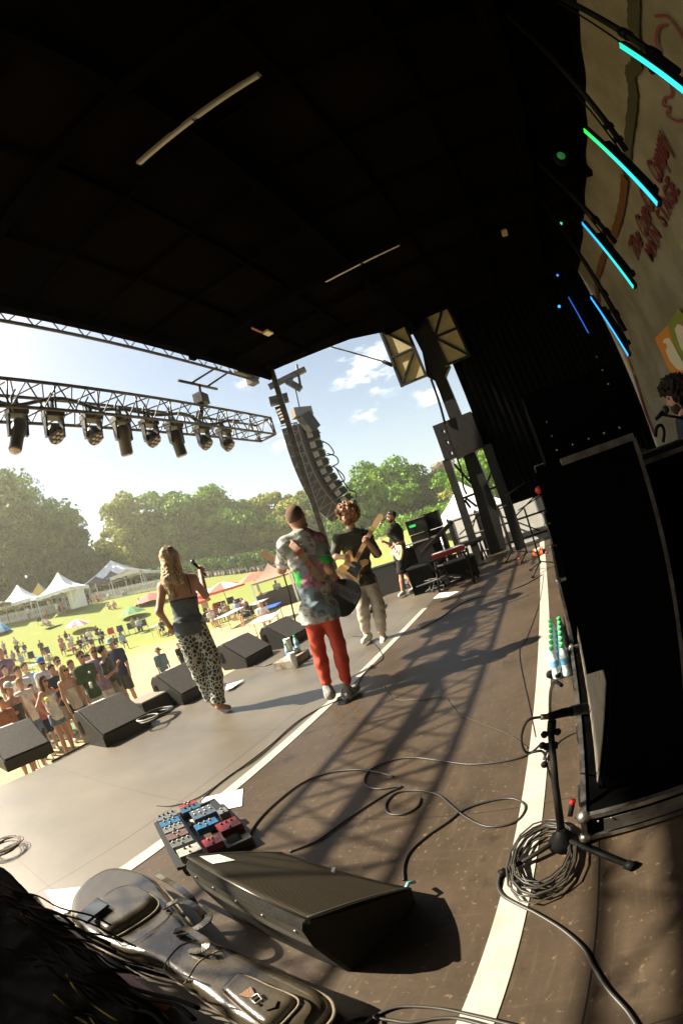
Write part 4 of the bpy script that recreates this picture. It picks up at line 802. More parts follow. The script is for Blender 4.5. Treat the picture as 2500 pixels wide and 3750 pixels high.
# ------------------------------------------------------------------ crate of drinks
p = onz((1095, 2425), .0); t = thing('drinks_crate', 'small crate of drinks on the floor behind the red trousers', 'crate', (p[0], p[1], 0.003)); MB().box((0, .1, .05), (.5, .3, .1)).build('tray', mat('crate_board', (.16, .12, .09), .8, col2=(.3, .27, .22), sc=10), t, local=True)
for i, (dx, dy, lab) in enumerate(((-.22, -.1, 'green topped water bottle at the left of the drinks crate'), (.1, .12, 'water bottle lying in the middle of the drinks crate'), (.2, .02, 'green topped bottle at the right of the drinks crate'))): bottle((p[0] + dx, p[1] + dy + .06, .105), lab, 'bottles in the drinks crate')
for dx, dy, z, h, lab in ((-.1, .0, .105, .26, 'tall white cup standing in the drinks crate'), (-.27, -.12, .003, .2, 'white can standing on the floor left of the drinks crate')):
    q = thing('paper_cup', lab, 'cup', (p[0] + dx, p[1] + dy, z)); MB().lathe([(.035, 0), (.05, h - .02), (.052, h)], (0, 0, 0), n=14).build('sleeve', WHT, q, local=True); MB().lathe([(.054, h), (.052, h + .015)], (0, 0, 0), n=14).build('lid', mat('cup_lid', (.6, .62, .6), .4), q, local=True)
t = thing('towel', 'crumpled blue and white cloth in the drinks crate', 'towel', (p[0] + .12, p[1] + .12, .11)); MB().ell((0, 0, .03), (.12, .08, .05), 10, 6).build('fold', mat('towel_cloth', (.6, .66, .7), .9, col2=(.12, .35, .45), sc=18), t, local=True)
# ------------------------------------------------------------------ the keyboard corner
REDK = mat('red_keyboard', (.22, .01, .014), .4); SIL = mat('silver_stand', (.5, .48, .44), .35, metal=.8)
def bxp(px, d, dims, name, m, parent, rz=0.0): c = atd(px, d); return MB().box(c, dims, rz).build(name, m, parent)
kb = thing('stage_keyboard', 'red stage keyboard on a black stand', 'keyboard', atd((1640, 2025), 8.3)); c = atd((1640, 2022), 8.2)
MB().box(c, (.3, .62, .08), .25).build('body', REDK, kb); MB().box(c + V3((-.05, 0, .048)), (.14, .54, .012), .25).build('keys', mat('ivory_keys', (.7, .68, .62), .35), kb); MB().box(c + V3((.09, 0, .048)), (.1, .45, .012), .25).build('panel', BLK2, kb)
ks = thing('keyboard_stand', 'black crossed keyboard stand under the red keyboard', 'keyboard stand', (c[0], c[1], 0))
for y in (-.35, .3): MB().tube([(c[0] - .25, c[1] + y, .01), (c[0] + .2, c[1] + y + .04, c[2] - .06)], .022, 6).build('leg', BLK, ks); MB().tube([(c[0] + .25, c[1] + y, .01), (c[0] - .2, c[1] + y + .04, c[2] - .06)], .022, 6).build('leg', BLK, ks)
MB().bar((c[0] - .2, c[1] - .4, c[2] - .06), (c[0] - .2, c[1] + .4, c[2] - .06), .03).build('crossbar', BLK, ks)
k2 = thing('stage_keyboard', 'tilted dark keyboard on the upper tier behind the red one', 'keyboard', atd((1590, 1965), 8.9)); c2 = atd((1598, 1972), 8.9)
MB().box((0, 0, 0), (1, 1, 1)); M_ = Matrix.Rotation(.2, 3, 'Z') @ Matrix.Rotation(-.5, 3, 'X'); MB().box(c2, (.34, .9, .07), M=M_).build('body', BLK2, k2); MB().box(c2 + V3((-.05, 0, .045)), (.2, .8, .01), M=M_).build('keys', mat('dim_keys', (.12, .04, .04), .4), k2)
t = thing('laptop_table', 'silver legged table carrying sheet music and a laptop', 'table', atd((1540, 2080), 9.3)); q = atd((1550, 1975), 9.9); MB().box(q, (.6, .9, .03), .15).build('tabletop', mat('grey_top', (.35, .34, .32), .5), t)
for dx, dy in ((-.25, -.45), (-.25, .45), (.25, -.4), (.25, .45)): MB().tube([q + V3((dx, dy, 0)), (q[0] + dx * 1.2, q[1] + dy, .01)], .025, 6).build('leg', SIL, t)
MB().bar((q[0] - .3, q[1] - .45, .3), (q[0] - .3, q[1] + .45, .3), .03).build('crossbar', SIL, t)
t = thing('effects_rack', 'black equipment rack with a green display behind the far guitarist', 'rack', atd((1525, 1925), 9.8)); q = atd((1530, 1925), 9.8); MB().box(q, (.4, .42, .3), .1).box((q[0], q[1], (q[2] - .16) / 2), (.38, .4, q[2] - .17), .1).build('case', BLK2, t); MB().box(q + V3((-.206, .06, .03)), (.01, .14, .05), .1).build('display', emis('green_display', (.02, .9, .1), .3), t); MB().box(q + V3((0, 0, .16)), (.42, .44, .02), .1).build('lid', SIL, t)
t = thing('effects_rack', 'second black equipment rack right of the green display', 'rack', atd((1575, 1905), 10)); q = atd((1580, 1908), 10); MB().box(q, (.4, .4, .34), .1).box((q[0], q[1], (q[2] - .18) / 2), (.38, .38, q[2] - .19), .1).build('case', BLK, t); MB().box(q + V3((0, 0, .18)), (.42, .42, .02), .1).build('lid', BLK2, t)
for px, d_, dim, lab in (((1400, 2100), 10.2, (.5, .75, .62), 'black speaker cabinet behind the far guitarist'), ((1530, 2010), 10.6, (.35, .5, .5), 'black drum case beside the silver legged table'), ((1590, 2060), 10.2, (.4, .6, .5), 'dark case under the laptop table'), ((1640, 2075), 10.2, (.3, .5, .35), 'dark case against the guard rail')):
    q = atd(px, d_); t = thing('speaker_cabinet', lab, 'case', (q[0], q[1], 0)); MB().box((q[0], q[1], dim[2] / 2 + .004), dim, .15).build('body', SPK, t); MB().box((q[0], q[1], dim[2] + .012), (dim[0] + .01, dim[1] + .01, .016), .15).build('lid', BLK2, t)
q = onz((1740, 2060), .0); t = thing('piano_bench', 'black padded bench behind the keyboards', 'bench', (q[0], q[1], 0)); MB().prism([(-.18, -.32), (.18, -.32), (.18, .32), (-.18, .32)], .1, (0, 0, .44), bev=.02).build('seat', BLK, t, local=True)
for s in (-1, 1): MB().tube([(-.15, s * .22, .01), (.15, s * .22, .44)], .02, 6).build('leg', BLK2, t, local=True); MB().tube([(.15, s * .26, .01), (-.15, s * .26, .44)], .02, 6).build('leg', BLK2, t, local=True)
for i, (bx, tp, lab) in enumerate((((1882, 2042), (1868, 1940), 'thin microphone stand nearest the white barrier'), ((1935, 2048), (1900, 1900), 'tall microphone stand with a red tipped leg'), ((1985, 2090), (1965, 1990), 'small microphone stand beside the far end of the wide tape'))):
    q = onz(bx, 0); hgt = 1.0 + .25 * (i == 1); t = thing('microphone_stand', lab, 'microphone stand', (q[0], q[1], 0))
    MB().tube([(0, 0, .12), (0, 0, hgt)], .014, 6).build('pole', BLK2, t, local=True); MB().tube([(.05, .1, hgt), (-.1, -.35, hgt + .12)], .01, 6).build('boom', BLK2, t, local=True)
    for k in range(3): a = k * 2.1 + .6; MB().tube([(0, 0, .15), (.36 * math.cos(a), .36 * math.sin(a), .012)], .012, 6).build('leg', BLK2, t, local=True); MB().ell((.36 * math.cos(a), .36 * math.sin(a), .02), (.03, .03, .018), 8, 5).build('foot', mat('red_foot', (.5, .03, .02), .5) if i == 1 else BLK, t, local=True)
q = onz((1968, 2022), .03); t = thing('pedal_tray', 'orange and white pedal tray at the far end of the backline', 'pedal tray', q); MB().prism([(-.3, -.1), (.3, -.1), (.3, .1), (-.3, .1)], .06, (0, 0, -.02), bev=.01).build('tray', mat('orange_tray', (.6, .16, .06), .5), t, local=True); MB().box((0, 0, .05), (.2, .1, .03)).build('pedal', WHT, t, local=True)
q = onz((1355, 2245), .0); t = thing('pedalboard', 'small pedalboard on the floor behind the middle guitarist', 'pedalboard', (q[0] + .2, q[1], .003)); MB().box((0, 0, .03), (.5, .4, .05), .3).build('frame', BLK2, t, local=True)
for k in range(5): MB().prism([(-.04, -.035), (.04, -.035), (.04, .035), (-.04, .035)], .05, (-.18 + .09 * k, .05 * (k % 2), .056), bev=.004).build('pedal', mat('small_pedal', [(.5, .5, .48), (.4, .05, .03), (.2, .3, .35), (.05, .05, .05), (.5, .45, .3)][k], .4), t, local=True)

R_ = random.Random(3)
for i, (px, d_, w_, h_, lab) in enumerate((((1560, 2130), 8.7, .4, .5, 'black gear box on the floor left of the red keyboard'), ((1690, 2090), 8.9, .5, .35, 'low black gear box right of the red keyboard'), ((1485, 1960), 10.3, .4, .8, 'tall black gear case behind the shoulder of the far guitarist'))):
    q = atd(px, d_); t = thing('gear_case', lab, 'case', (q[0], q[1], 0)); MB().box((q[0], q[1], h_ / 2 + .004), (w_, w_ * 1.2, h_), .3 * i).build('body', BLK0, t); MB().box((q[0], q[1], h_ + .02), (w_ + .02, w_ * 1.2 + .02, .03), .3 * i).build('lid', BLK2, t)
for i, (px, d_) in enumerate((((1590, 2090), 8.3), ((1700, 2060), 8.9), ((1540, 2060), 9.4))):
    q = atd(px, d_); pts = [(q[0] + .35 * math.cos(k * 1.3) * R_.random(), q[1] + .5 * math.sin(k * 1.7) * R_.random(), .02 + .25 * R_.random()) for k in range(26)]; tag(MB().tube(spline(pts, 3), .012, 5).build('cable_tangle', COIL), ['tangle of black cables under the red keyboard', 'tangle of black cables beside the padded bench', 'tangle of black cables below the silver legged table'][i], 'cable')
# ------------------------------------------------------------------ people
def unit(v): v = V3(v); return v / max(np.linalg.norm(v), 1e-9)
_skins = {}
def skin(col=(.5, .27, .17)):
    if col not in _skins: _skins[col] = mat('skin_tone', col, .5, col2=tuple(c * .85 for c in col), sc=14)
    return _skins[col]
_mats = {}
def cmat(col, rough=.85, name='cloth_dye', col2=None, sc=9):
    k = (col, rough, name, col2, sc)
    if k not in _mats: _mats[k] = mat(name, col, rough, col2=col2 or tuple(c * .72 for c in col), sc=sc, bump=.25, bsc=18, spec=.25)
    return _mats[k]
def frame(J):
    up = unit(J['neck'] - (J['hipL'] + J['hipR']) / 2); r = unit(J['shR'] - J['shL']); f = unit(np.cross(up, r)); r = np.cross(f, up); return r, f, up
# NB: r points to the figure's right, f the way its chest faces
def torso_parts(J, s):
    r, f, up = frame(J); R = np.stack([r, f, up], 1); pel = (J['hipL'] + J['hipR']) / 2; nk = J['neck']; L = np.linalg.norm(nk - pel); w = J.get('w', 1.0)
    ch = pel + up * L * .68 - f * .005 * s; be = pel + up * L * .34
    return [('e', ch, (.158 * s * w, .105 * s * w, .2 * s), R), ('e', be, (.132 * s * w, .095 * s * w, .17 * s), R), ('e', pel + up * .01, (.155 * s * w, .112 * s * w, .12 * s), R),
            ('c', J['shL'], nk - up * .03 * s, .062 * s, .06 * s), ('c', J['shR'], nk - up * .03 * s, .062 * s, .06 * s)]
def arm_parts(J, s, side, upto=1.0):
    a, e, h = J['sh' + side], J['el' + side], J['ha' + side]; out = []
    if upto <= 1: out.append(('c', a, a + (e - a) * upto, .053 * s, (.053 - .012 * upto) * s))
    else: out += [('c', a, e, .053 * s, .041 * s), ('c', e, e + (h - e) * (upto - 1), .041 * s, (.041 - .014 * (upto - 1)) * s)]
    return out
def leg_parts(J, s, side, upto=2.0):
    a, k, n = J['hip' + side], J['kn' + side], J['an' + side]; s = s * J.get('lw', 1.0); out = []
    if upto <= 1: out.append(('c', a, a + (k - a) * upto, .086 * s, (.086 - .03 * upto) * s))
    else: out += [('c', a, k, .086 * s, .056 * s), ('c', k, k + (n - k) * .35, .054 * s, .056 * s), ('c', k + (n - k) * .35, k + (n - k) * (upto - 1), .056 * s, (.056 - .022 * (upto - 1)) * s)]
    return out
def ev(P, parts, infl=0.0, k=.04):
    d = None
    for q in parts:
        v = sd_cap(P, q[1], q[2], q[3], q[4]) if q[0] == 'c' else sd_ell(P, q[1], q[2], q[3])
        v = v - infl; d = v if d is None else smin(d, v, k)
    return d
def bounds(parts, pad):
    lo, hi = V3((1e9,) * 3), V3((-1e9,) * 3)
    for q in parts:
        if q[0] == 'c': a, b, r = q[1], q[2], max(q[3], q[4]); lo = np.minimum(lo, np.minimum(a, b) - r); hi = np.maximum(hi, np.maximum(a, b) + r)
        else: r = max(q[2]); lo = np.minimum(lo, q[1] - r); hi = np.maximum(hi, q[1] + r)
    return lo - pad, hi + pad
def person(J, label, skincol=(.5, .27, .17), shirt=None, pants=None, shoes=None, hair=None, beard=None, h=.014, group=None, fingers=False, glasses=False, cat='person', hat=None):
    J = {k: (V3(v) if hasattr(v, '__len__') else v) for k, v in J.items()}; s = J.get('s', 1.0); r, f, up = frame(J)
    foot = (J['anL'] + J['anR']) / 2; root = thing('person', label, cat, (foot[0], foot[1], min(J['anL'][2], J['anR'][2]) - .07 * s), group=group)
    hd = J['head']; hf = unit(J.get('face', f)); hu = unit(hd - J['neck']); hu = unit(hu * .6 + up * .4); hr = unit(np.cross(hf, hu)); hf = np.cross(hu, hr); HR = np.stack([hr, hf, hu], 1)
    T = torso_parts(J, s); head = [('e', hd + hu * .012 * s, (.076 * s, .092 * s, .104 * s), HR), ('e', hd - hu * .05 * s + hf * .028 * s, (.056 * s, .062 * s, .07 * s), HR)]
    fine = [('c', hd + hf * .088 * s + hu * .01 * s, hd + hf * .108 * s - hu * .022 * s, .009 * s, .015 * s)] + [('e', hd + hr * sd * .078 * s, (.012 * s, .02 * s, .03 * s), HR) for sd in (-1, 1)]
    neck = [('c', J['neck'] - up * .02 * s, hd - hu * .05 * s, .056 * s, .052 * s)]
    body = T + head + neck
    for sd in 'LR': body += arm_parts(J, s, sd, 2.0) + leg_parts(J, s, sd, 2.0) + [('c', J['ha' + sd], J['ha' + sd] + unit(J['ha' + sd] - J['el' + sd]) * .05 * s, .032 * s, .03 * s), ('c', J['an' + sd], J['to' + sd] - V3((0, 0, .0)), .04 * s, .034 * s)]
    def fb(P):
        d = ev(P, T + neck + [q for sd in 'LR' for q in arm_parts(J, s, sd, 2.0)], 0, .03)
        hdv = ev(P, head, 0, .05 * s); hdv = smin(hdv, ev(P, fine, 0, .01), .015)
        for sd in (-1, 1): hdv = smax(hdv, -sd_ell(P, hd + hf * .09 * s + hr * sd * .032 * s + hu * .012 * s, (.017 * s,) * 3), .012)
        d = smin(d, hdv, .025)
        for sd in 'LR':
            d = smin(d, ev(P, leg_parts(J, s, sd, 2.0), 0, .02), .03)
            if not shoes: ft = ev(P, [('c', J['an' + sd], J['to' + sd], .038 * s, .03 * s)], 0, .02); d = smin(d, ft, .03)
            d = smin(d, sd_cap(P, J['ha' + sd] - unit(J['ha' + sd] - J['el' + sd]) * .01, J['ha' + sd] + unit(J['ha' + sd] - J['el' + sd]) * .05 * s, .026 * s, .03 * s), .02)
        return d
    lo, hi = bounds(body, .03); bm_ = surface(fb, lo, hi, h)
    if fingers:
        for sd in 'LR':
            w_ = J['ha' + sd]; d = unit(w_ - J['el' + sd]); g = unit(J.get('grip' + sd, f)); q = np.cross(d, g); q = unit(q) if np.linalg.norm(q) > .1 else r; d = unit(d); p0 = w_ + d * .055 * s
            for k, (L_, o) in enumerate(((.07, -.03), (.078, -.01), (.072, .01), (.056, .029))):
                a = p0 + q * o * s; b = a + (d * .7 + g * .4) * L_ * .5 * s; c = b + (d * .15 + g * .95) * L_ * .5 * s; bm_.tube([a - d * .03, a, b, c], [.0105 * s, .010 * s, .009 * s, .0075 * s], 6)
            th = w_ + q * -.034 * s + d * .01; bm_.tube([th, th + (d * .5 + g * .6 - q * .5) * .035 * s, th + (d * .9 + g * 1.1 - q * .5) * .055 * s], [.013 * s, .011 * s, .009 * s], 6)
    bo = bm_.build('body', skin(skincol), root)
    if h < .02:
        for sd in (-1, 1): MB().ell(hd + hf * .08 * s + hr * sd * .032 * s + hu * .012 * s, (.013 * s,) * 3, 8, 6).build('eye', cmat((.06, .05, .045), .3), root)
        MB().tube([hd + hf * .088 * s - hu * .055 * s - hr * .022 * s, hd + hf * .094 * s - hu * .053 * s, hd + hf * .088 * s - hu * .055 * s + hr * .022 * s], .006 * s, 5).build('mouth', cmat((.35, .1, .08), .5), root)
    if glasses:
        m = MB()
        for sd in (-1, 1): m.ell(hd + hf * .092 * s + hr * sd * .034 * s + hu * .016 * s, (.028 * s, .012 * s, .02 * s), 8, 6, Matrix(HR.tolist()))
        m.tube([hd + hr * .078 * s + hu * .016 * s, hd + hf * .098 * s + hu * .02 * s, hd - hr * .078 * s + hu * .016 * s], .005 * s, 4).build('sunglasses', cmat((.012, .012, .012), .15), root)
    if shirt:
        SP = list(T); sl = shirt.get('sleeve', .75)
        if sl:
            for sd in 'LR': SP += arm_parts(J, s, sd, sl)
        pel = (J['hipL'] + J['hipR']) / 2; hem = pel - up * shirt.get('hem', .09) * s
        if shirt.get('hem', .09) > .02: SP += [('c', pel + r * .05 * s, hem + r * .06 * s - up * .05, .1 * s, .11 * s), ('c', pel - r * .05 * s, hem - r * .06 * s - up * .05, .1 * s, .11 * s)]
        ins = shirt.get('loose', .016) * s; neckp = J['neck'] - up * shirt.get('neck', .005) * s; strap = shirt.get('strap')
        def fs(P):
            d = ev(P, SP, ins, .045); wv = .004 * np.sin(P[:, 0] * 43 + 5 * np.sin(P[:, 2] * 17)) * np.sin(P[:, 2] * 35 + P[:, 1] * 30); d = d + wv * s
            d = smax(d, -((P - hem) @ up), .01); d = smax(d, (P - neckp) @ up - (.035 * s if sl else 0), .015)
            if not strap is None: d = smax(d, (P - (J['neck'] - up * strap * s)) @ up + (((P - J['neck']) @ f) < 0) * .04, .015)
            return d
        lo, hi = bounds(SP, .04 * s + ins); so_ = surface(fs, lo, hi, h).build('shirt', shirt['m'], root)
        if not strap is None:
            for sd in (-1, 1):
                m = MB().tube(spline([J['neck'] + r * sd * .09 * s - up * (strap + .02) * s - f * .105 * s, J['neck'] + r * sd * .085 * s - up * .06 * s - f * .085 * s, J['neck'] + r * sd * .085 * s + up * .012 * s, J['neck'] + r * sd * .085 * s - up * .1 * s + f * .1 * s], 5), .006 * s, 5); m.build('strap', shirt['m'], so_)
    if pants:
        up_to = pants.get('len', 1.93); PP = [T[2], ('e', (J['hipL'] + J['hipR']) / 2 + up * .05 * s, (.135 * s, .098 * s, .09 * s), np.stack([r, f, up], 1))]
        for sd in 'LR':
            q = leg_parts(J, s, sd, up_to); lo_ = pants.get('loose', .016); PP += [('c', a[1], a[2], a[3] + lo_ * (.2 if i == 0 else .6) * s, a[4] + lo_ * s * (1.0 if i < len(q) - 1 else pants.get('flare', 1.0))) for i, a in enumerate(q)]
        top = (J['hipL'] + J['hipR']) / 2 + up * .105 * s; ends = [(J['hip' + sd] + (J['kn' + sd] - J['hip' + sd]) * up_to if up_to <= 1 else J['kn' + sd] + (J['an' + sd] - J['kn' + sd]) * (up_to - 1), unit(J['kn' + sd] - J['hip' + sd]) if up_to <= 1 else unit(J['an' + sd] - J['kn' + sd])) for sd in 'LR']
        def fp(P):
            d = ev(P, PP, .012 * s, .03); wv = .004 * np.sin(P[:, 2] * 60 + 6 * np.sin(P[:, 0] * 20)) * np.sin(P[:, 0] * 40 + P[:, 1] * 31); d = d + wv * s * pants.get('wrinkle', 1)
            d = smax(d, (P - top) @ up, .01)
            for (e, ax), sd in zip(ends, 'LR'):
                near = np.linalg.norm(P - e, axis=1) < .16 * s; v = (P - e) @ ax; d = np.where(near, smax(d, v, .008), d)
            return d
        lo, hi = bounds(PP, .05 * s); surface(fp, lo, hi, h).build('trousers' if up_to > 1.3 else 'shorts', pants['m'], root)
    if shoes:
        for sd in 'LR':
            a, t_ = J['an' + sd], J['to' + sd]; d = unit(t_ - a); gz = min(a[2], t_[2]) - .052 * s; hl = a - V3((d[0], d[1], 0)) * .045 * s
            pts = [('c', V3((hl[0], hl[1], gz + .045 * s)), V3((t_[0], t_[1], gz + .038 * s)), .042 * s, .036 * s), ('c', V3((hl[0], hl[1], gz + .04 * s)), a + (a - t_) * .1, .045 * s, .042 * s)]
            base = min(t_[2], a[2]) - .07 * s
            if h < .02: surface(lambda P: smax(ev(P, pts, .004, .03), -(P[:, 2] - base), .01), *bounds(pts, .03), h).build('shoe', shoes, root)
            else: MB().ell((hl + t_) / 2 + V3((0, 0, .0)), (.05 * s, .12 * s, .05 * s), 8, 6, Matrix.Rotation(math.atan2(d[1], d[0]) - math.pi / 2, 3, 'Z')).build('shoe', shoes, root)
    if hair:
        kd = hair['kind']; hm = hair['m']; HP = [('e', hd + hu * .035 * s - hf * .018 * s, (.088 * s, .098 * s, .098 * s), HR)]; nz = .0; cut = True
        if kd == 'buzz': HP = [('e', hd + hu * .022 * s - hf * .008 * s, (.079 * s, .092 * s, .1 * s), HR)]
        if kd == 'curly': HP = [('e', hd + hu * .06 * s - hf * .015 * s, (.14 * s, .135 * s, .11 * s), HR), ('e', hd - hu * .0 * s - hf * .04 * s, (.135 * s, .1 * s, .12 * s), HR), ('e', hd + hu * .08 * s + hf * .05 * s, (.09 * s, .07 * s, .06 * s), HR)]; nz = .022
        if kd == 'long':
            L_ = hair.get('len', .34); HP += [('c', hd - hf * .03 * s, hd - hf * .075 * s - up * L_ * .6 * s, .088 * s, .095 * s), ('c', hd - hf * .075 * s - up * L_ * .6 * s, hd - hf * .1 * s - up * L_ * s, .095 * s, .05 * s)]
            for sd in (-1, 1): HP += [('c', hd + hr * sd * .065 * s, hd + hr * sd * .1 * s - up * L_ * .75 * s - hf * .02 * s, .05 * s, .045 * s)]
            nz = hair.get('nz', .01)
        if kd == 'mid': HP += [('c', hd - hf * .03 * s, hd - hf * .06 * s - hu * .1 * s, .08 * s, .06 * s)]; nz = .006
        if kd == 'messy': nz = .012
        def fh(P):
            d = ev(P, HP, 0, .04)
            q = (P - hd) @ HR
            if nz: d = d + nz * s * (np.sin(q[:, 0] * 62 + 4 * np.sin(q[:, 2] * 23)) * np.sin(q[:, 2] * 55 + 3 * np.sin(q[:, 1] * 41)) + .6 * np.sin(q[:, 1] * 110) * np.sin(q[:, 0] * 95 + q[:, 2] * 70))
            fr = hair.get('fringe', .045); face = np.maximum(-(q[:, 1] - .03 * s), q[:, 2] - fr * s); d = smax(d, -np.maximum(face, np.abs(q[:, 0]) - .075 * s), .02)
            return d if kd == 'long' or kd == 'curly' else smax(d, -(q[:, 2] + .075 * s + (q[:, 1] * -.6) * 0), .02)
        surface(fh, *bounds(HP, .05), h * (.8 if h < .02 else 1)).build('hair', hm, root)
    if beard:
        BP = [('e', hd - hu * .07 * s + hf * .035 * s, (.062 * s, .062 * s, .06 * s), HR)]
        def fbd(P):
            q = (P - hd) @ HR; d = ev(P, BP, .004, .02) + .004 * np.sin(q[:, 0] * 120) * np.sin(q[:, 2] * 100); d = smax(d, q[:, 2] + .03 * s + .25 * np.maximum(q[:, 1] - .07 * s, 0), .012)
            return d
        surface(fbd, *bounds(BP, .03), h * .8).build('beard', beard, root)
    if hat:
        c = hd + hu * .05 * s; q = Vector(hu).to_track_quat('Z', 'Y')
        if hat[0] == 'cap': MB().lathe([(.098 * s, 0), (.1 * s, .02 * s), (.09 * s, .07 * s), (.05 * s, .1 * s), (.01, .105 * s)], c, hu, 12).prism([(-.07 * s, 0), (.07 * s, 0), (.05 * s, .1 * s), (-.05 * s, .1 * s)], .01, c + hf * .07 * s, hr, hf).build('cap', hat[1], root)
        else: MB().lathe([(.17 * s, -.02 * s), (.165 * s, -.01 * s), (.1 * s, .015 * s), (.095 * s, .07 * s), (.06 * s, .09 * s), (.01, .09 * s)], c, hu, 14).build('hat', hat[1], root)
    return root
def hair_mat(name, c1, c2, sx=55, sz=5):
    m = mat(name, c1, .5, spec=.4); t = m.node_tree; b = t.nodes['Principled BSDF']; L = t.links.new; tcn = nd(t, 'ShaderNodeTexCoord'); mp_ = nd(t, 'ShaderNodeMapping'); mp_.inputs['Scale'].default_value = (sx, sx, sz); L(tcn.outputs['Object'], mp_.inputs[0])
    n = nd(t, 'ShaderNodeTexNoise', i_Scale=1.0, i_Detail=6.0, i_Distortion=.6); L(mp_.outputs[0], n.inputs[0]); r = nd(t, 'ShaderNodeValToRGB'); e = r.color_ramp.elements; e[0].position = .38; e[1].position = .62; e[0].color = (*c1, 1); e[1].color = (*c2, 1); L(n.outputs[0], r.inputs[0]); L(r.outputs[0], b.inputs['Base Color'])
    bp = nd(t, 'ShaderNodeBump', i_Strength=.9, i_Distance=.02); L(n.outputs[0], bp.inputs['Height']); L(bp.outputs[0], b.inputs['Normal']); return m
# poses from body measurements
def stand(p, head, hgt=1.72, arms='down', lean=(0, 0), spread=.11, look=None, s=None, twist=0.0, rnd=None):
    p = V3(p); s = hgt / 1.75; f = V3((math.cos(head), math.sin(head), 0)); r = V3((f[1], -f[0], 0)); z = V3((0, 0, 1)); R_ = rnd or random
    ln = f * lean[0] + r * lean[1]; pel = p + z * .93 * s; nk = p + z * 1.46 * s + ln * s; hd = nk + z * .165 * s + f * .03 * s + ln * .3
    J = dict(head=hd, neck=nk, shL=nk - r * .175 * s - z * .06 * s, shR=nk + r * .175 * s - z * .06 * s, hipL=pel - r * .085 * s, hipR=pel + r * .085 * s,
             knL=p + z * .49 * s - r * (spread * .95) * s + f * .03, knR=p + z * .49 * s + r * (spread * .95) * s + f * .01, anL=p + z * .075 * s - r * spread * s - f * .02, anR=p + z * .075 * s + r * spread * s - f * .04, s=s)
    J['toL'] = J['anL'] + f * .14 * s - r * .03 - z * .035 * s; J['toR'] = J['anR'] + f * .14 * s + r * .03 - z * .035 * s
    for sd, q in (('L', -1), ('R', 1)):
        a = J['sh' + sd]; mode = arms if isinstance(arms, str) else arms[0 if sd == 'L' else 1]
        if mode == 'down': e = a - z * .29 * s + r * q * .05 * s; h_ = e - z * .24 * s + f * .07 * s + r * q * .01
        elif mode == 'hold': e = a - z * .27 * s + r * q * .06 * s - f * .02; h_ = e + f * .2 * s + z * .08 * s - r * q * .1 * s
        elif mode == 'hip': e = a - z * .2 * s + r * q * .19 * s - f * .06; h_ = e - z * .15 * s - r * q * .13 * s + f * .08
        elif mode == 'up': e = a - z * .12 * s + r * q * .1 * s + f * .18 * s; h_ = e + z * .22 * s - r * q * .02 + f * .05
        elif mode == 'cross': e = a - z * .26 * s + r * q * .05 * s + f * .06; h_ = e + f * .12 * s - r * q * .24 * s + z * .06 * s
        elif mode == 'clap': e = a - z * .24 * s + r * q * .06 * s + f * .05; h_ = e + f * .2 * s - r * q * .17 * s + z * .16 * s
        J['el' + sd] = e; J['ha' + sd] = h_
    if look is not None: J['face'] = V3((math.cos(look), math.sin(look), .1))
    return J
def sit(p, head, hgt=1.7, seat=.42, arms='hold', back=.08):
    J = stand(p, head, hgt, arms); s = J['s']; f = V3((math.cos(head), math.sin(head), 0)); r = V3((f[1], -f[0], 0)); z = V3((0, 0, 1)); d = (seat + .09 * s - .93 * s)
    for k in ('head', 'neck', 'shL', 'shR', 'elL', 'elR', 'haL', 'haR', 'hipL', 'hipR'): J[k] = J[k] + z * d - f * (back if k not in ('hipL', 'hipR') else 0)
    for sd, q in (('L', -1), ('R', 1)):
        hp = J['hip' + sd]
        if seat > .2: J['kn' + sd] = hp + f * .42 * s + r * q * .05 + z * .02; J['an' + sd] = J['kn' + sd] * V3((1, 1, 0)) + V3((0, 0, p[2] + .08 * s)) + f * .02
        else: J['kn' + sd] = hp + f * .33 * s + r * q * .12 + z * .28 * s; J['an' + sd] = J['kn' + sd] * V3((1, 1, 0)) + f * .26 * s + V3((0, 0, p[2] + .08 * s))
        J['to' + sd] = J['an' + sd] + f * .13 * s - z * .03 * s
    return J
# figures read off in a vertical plane through their feet
class Plane:
    def __init__(s, px, z=0.0, d=None): s.b = onz(px, z) if d is None else atd(px, d); s.d = math.hypot(s.b[0], s.b[1]); s.n = V3((s.b[0], s.b[1], 0)) / s.d
    def __call__(s, x, y, off=0.0): w = ray((x, y)); return V3((0, 0, H)) + w * ((s.d + off) / (w @ s.n))
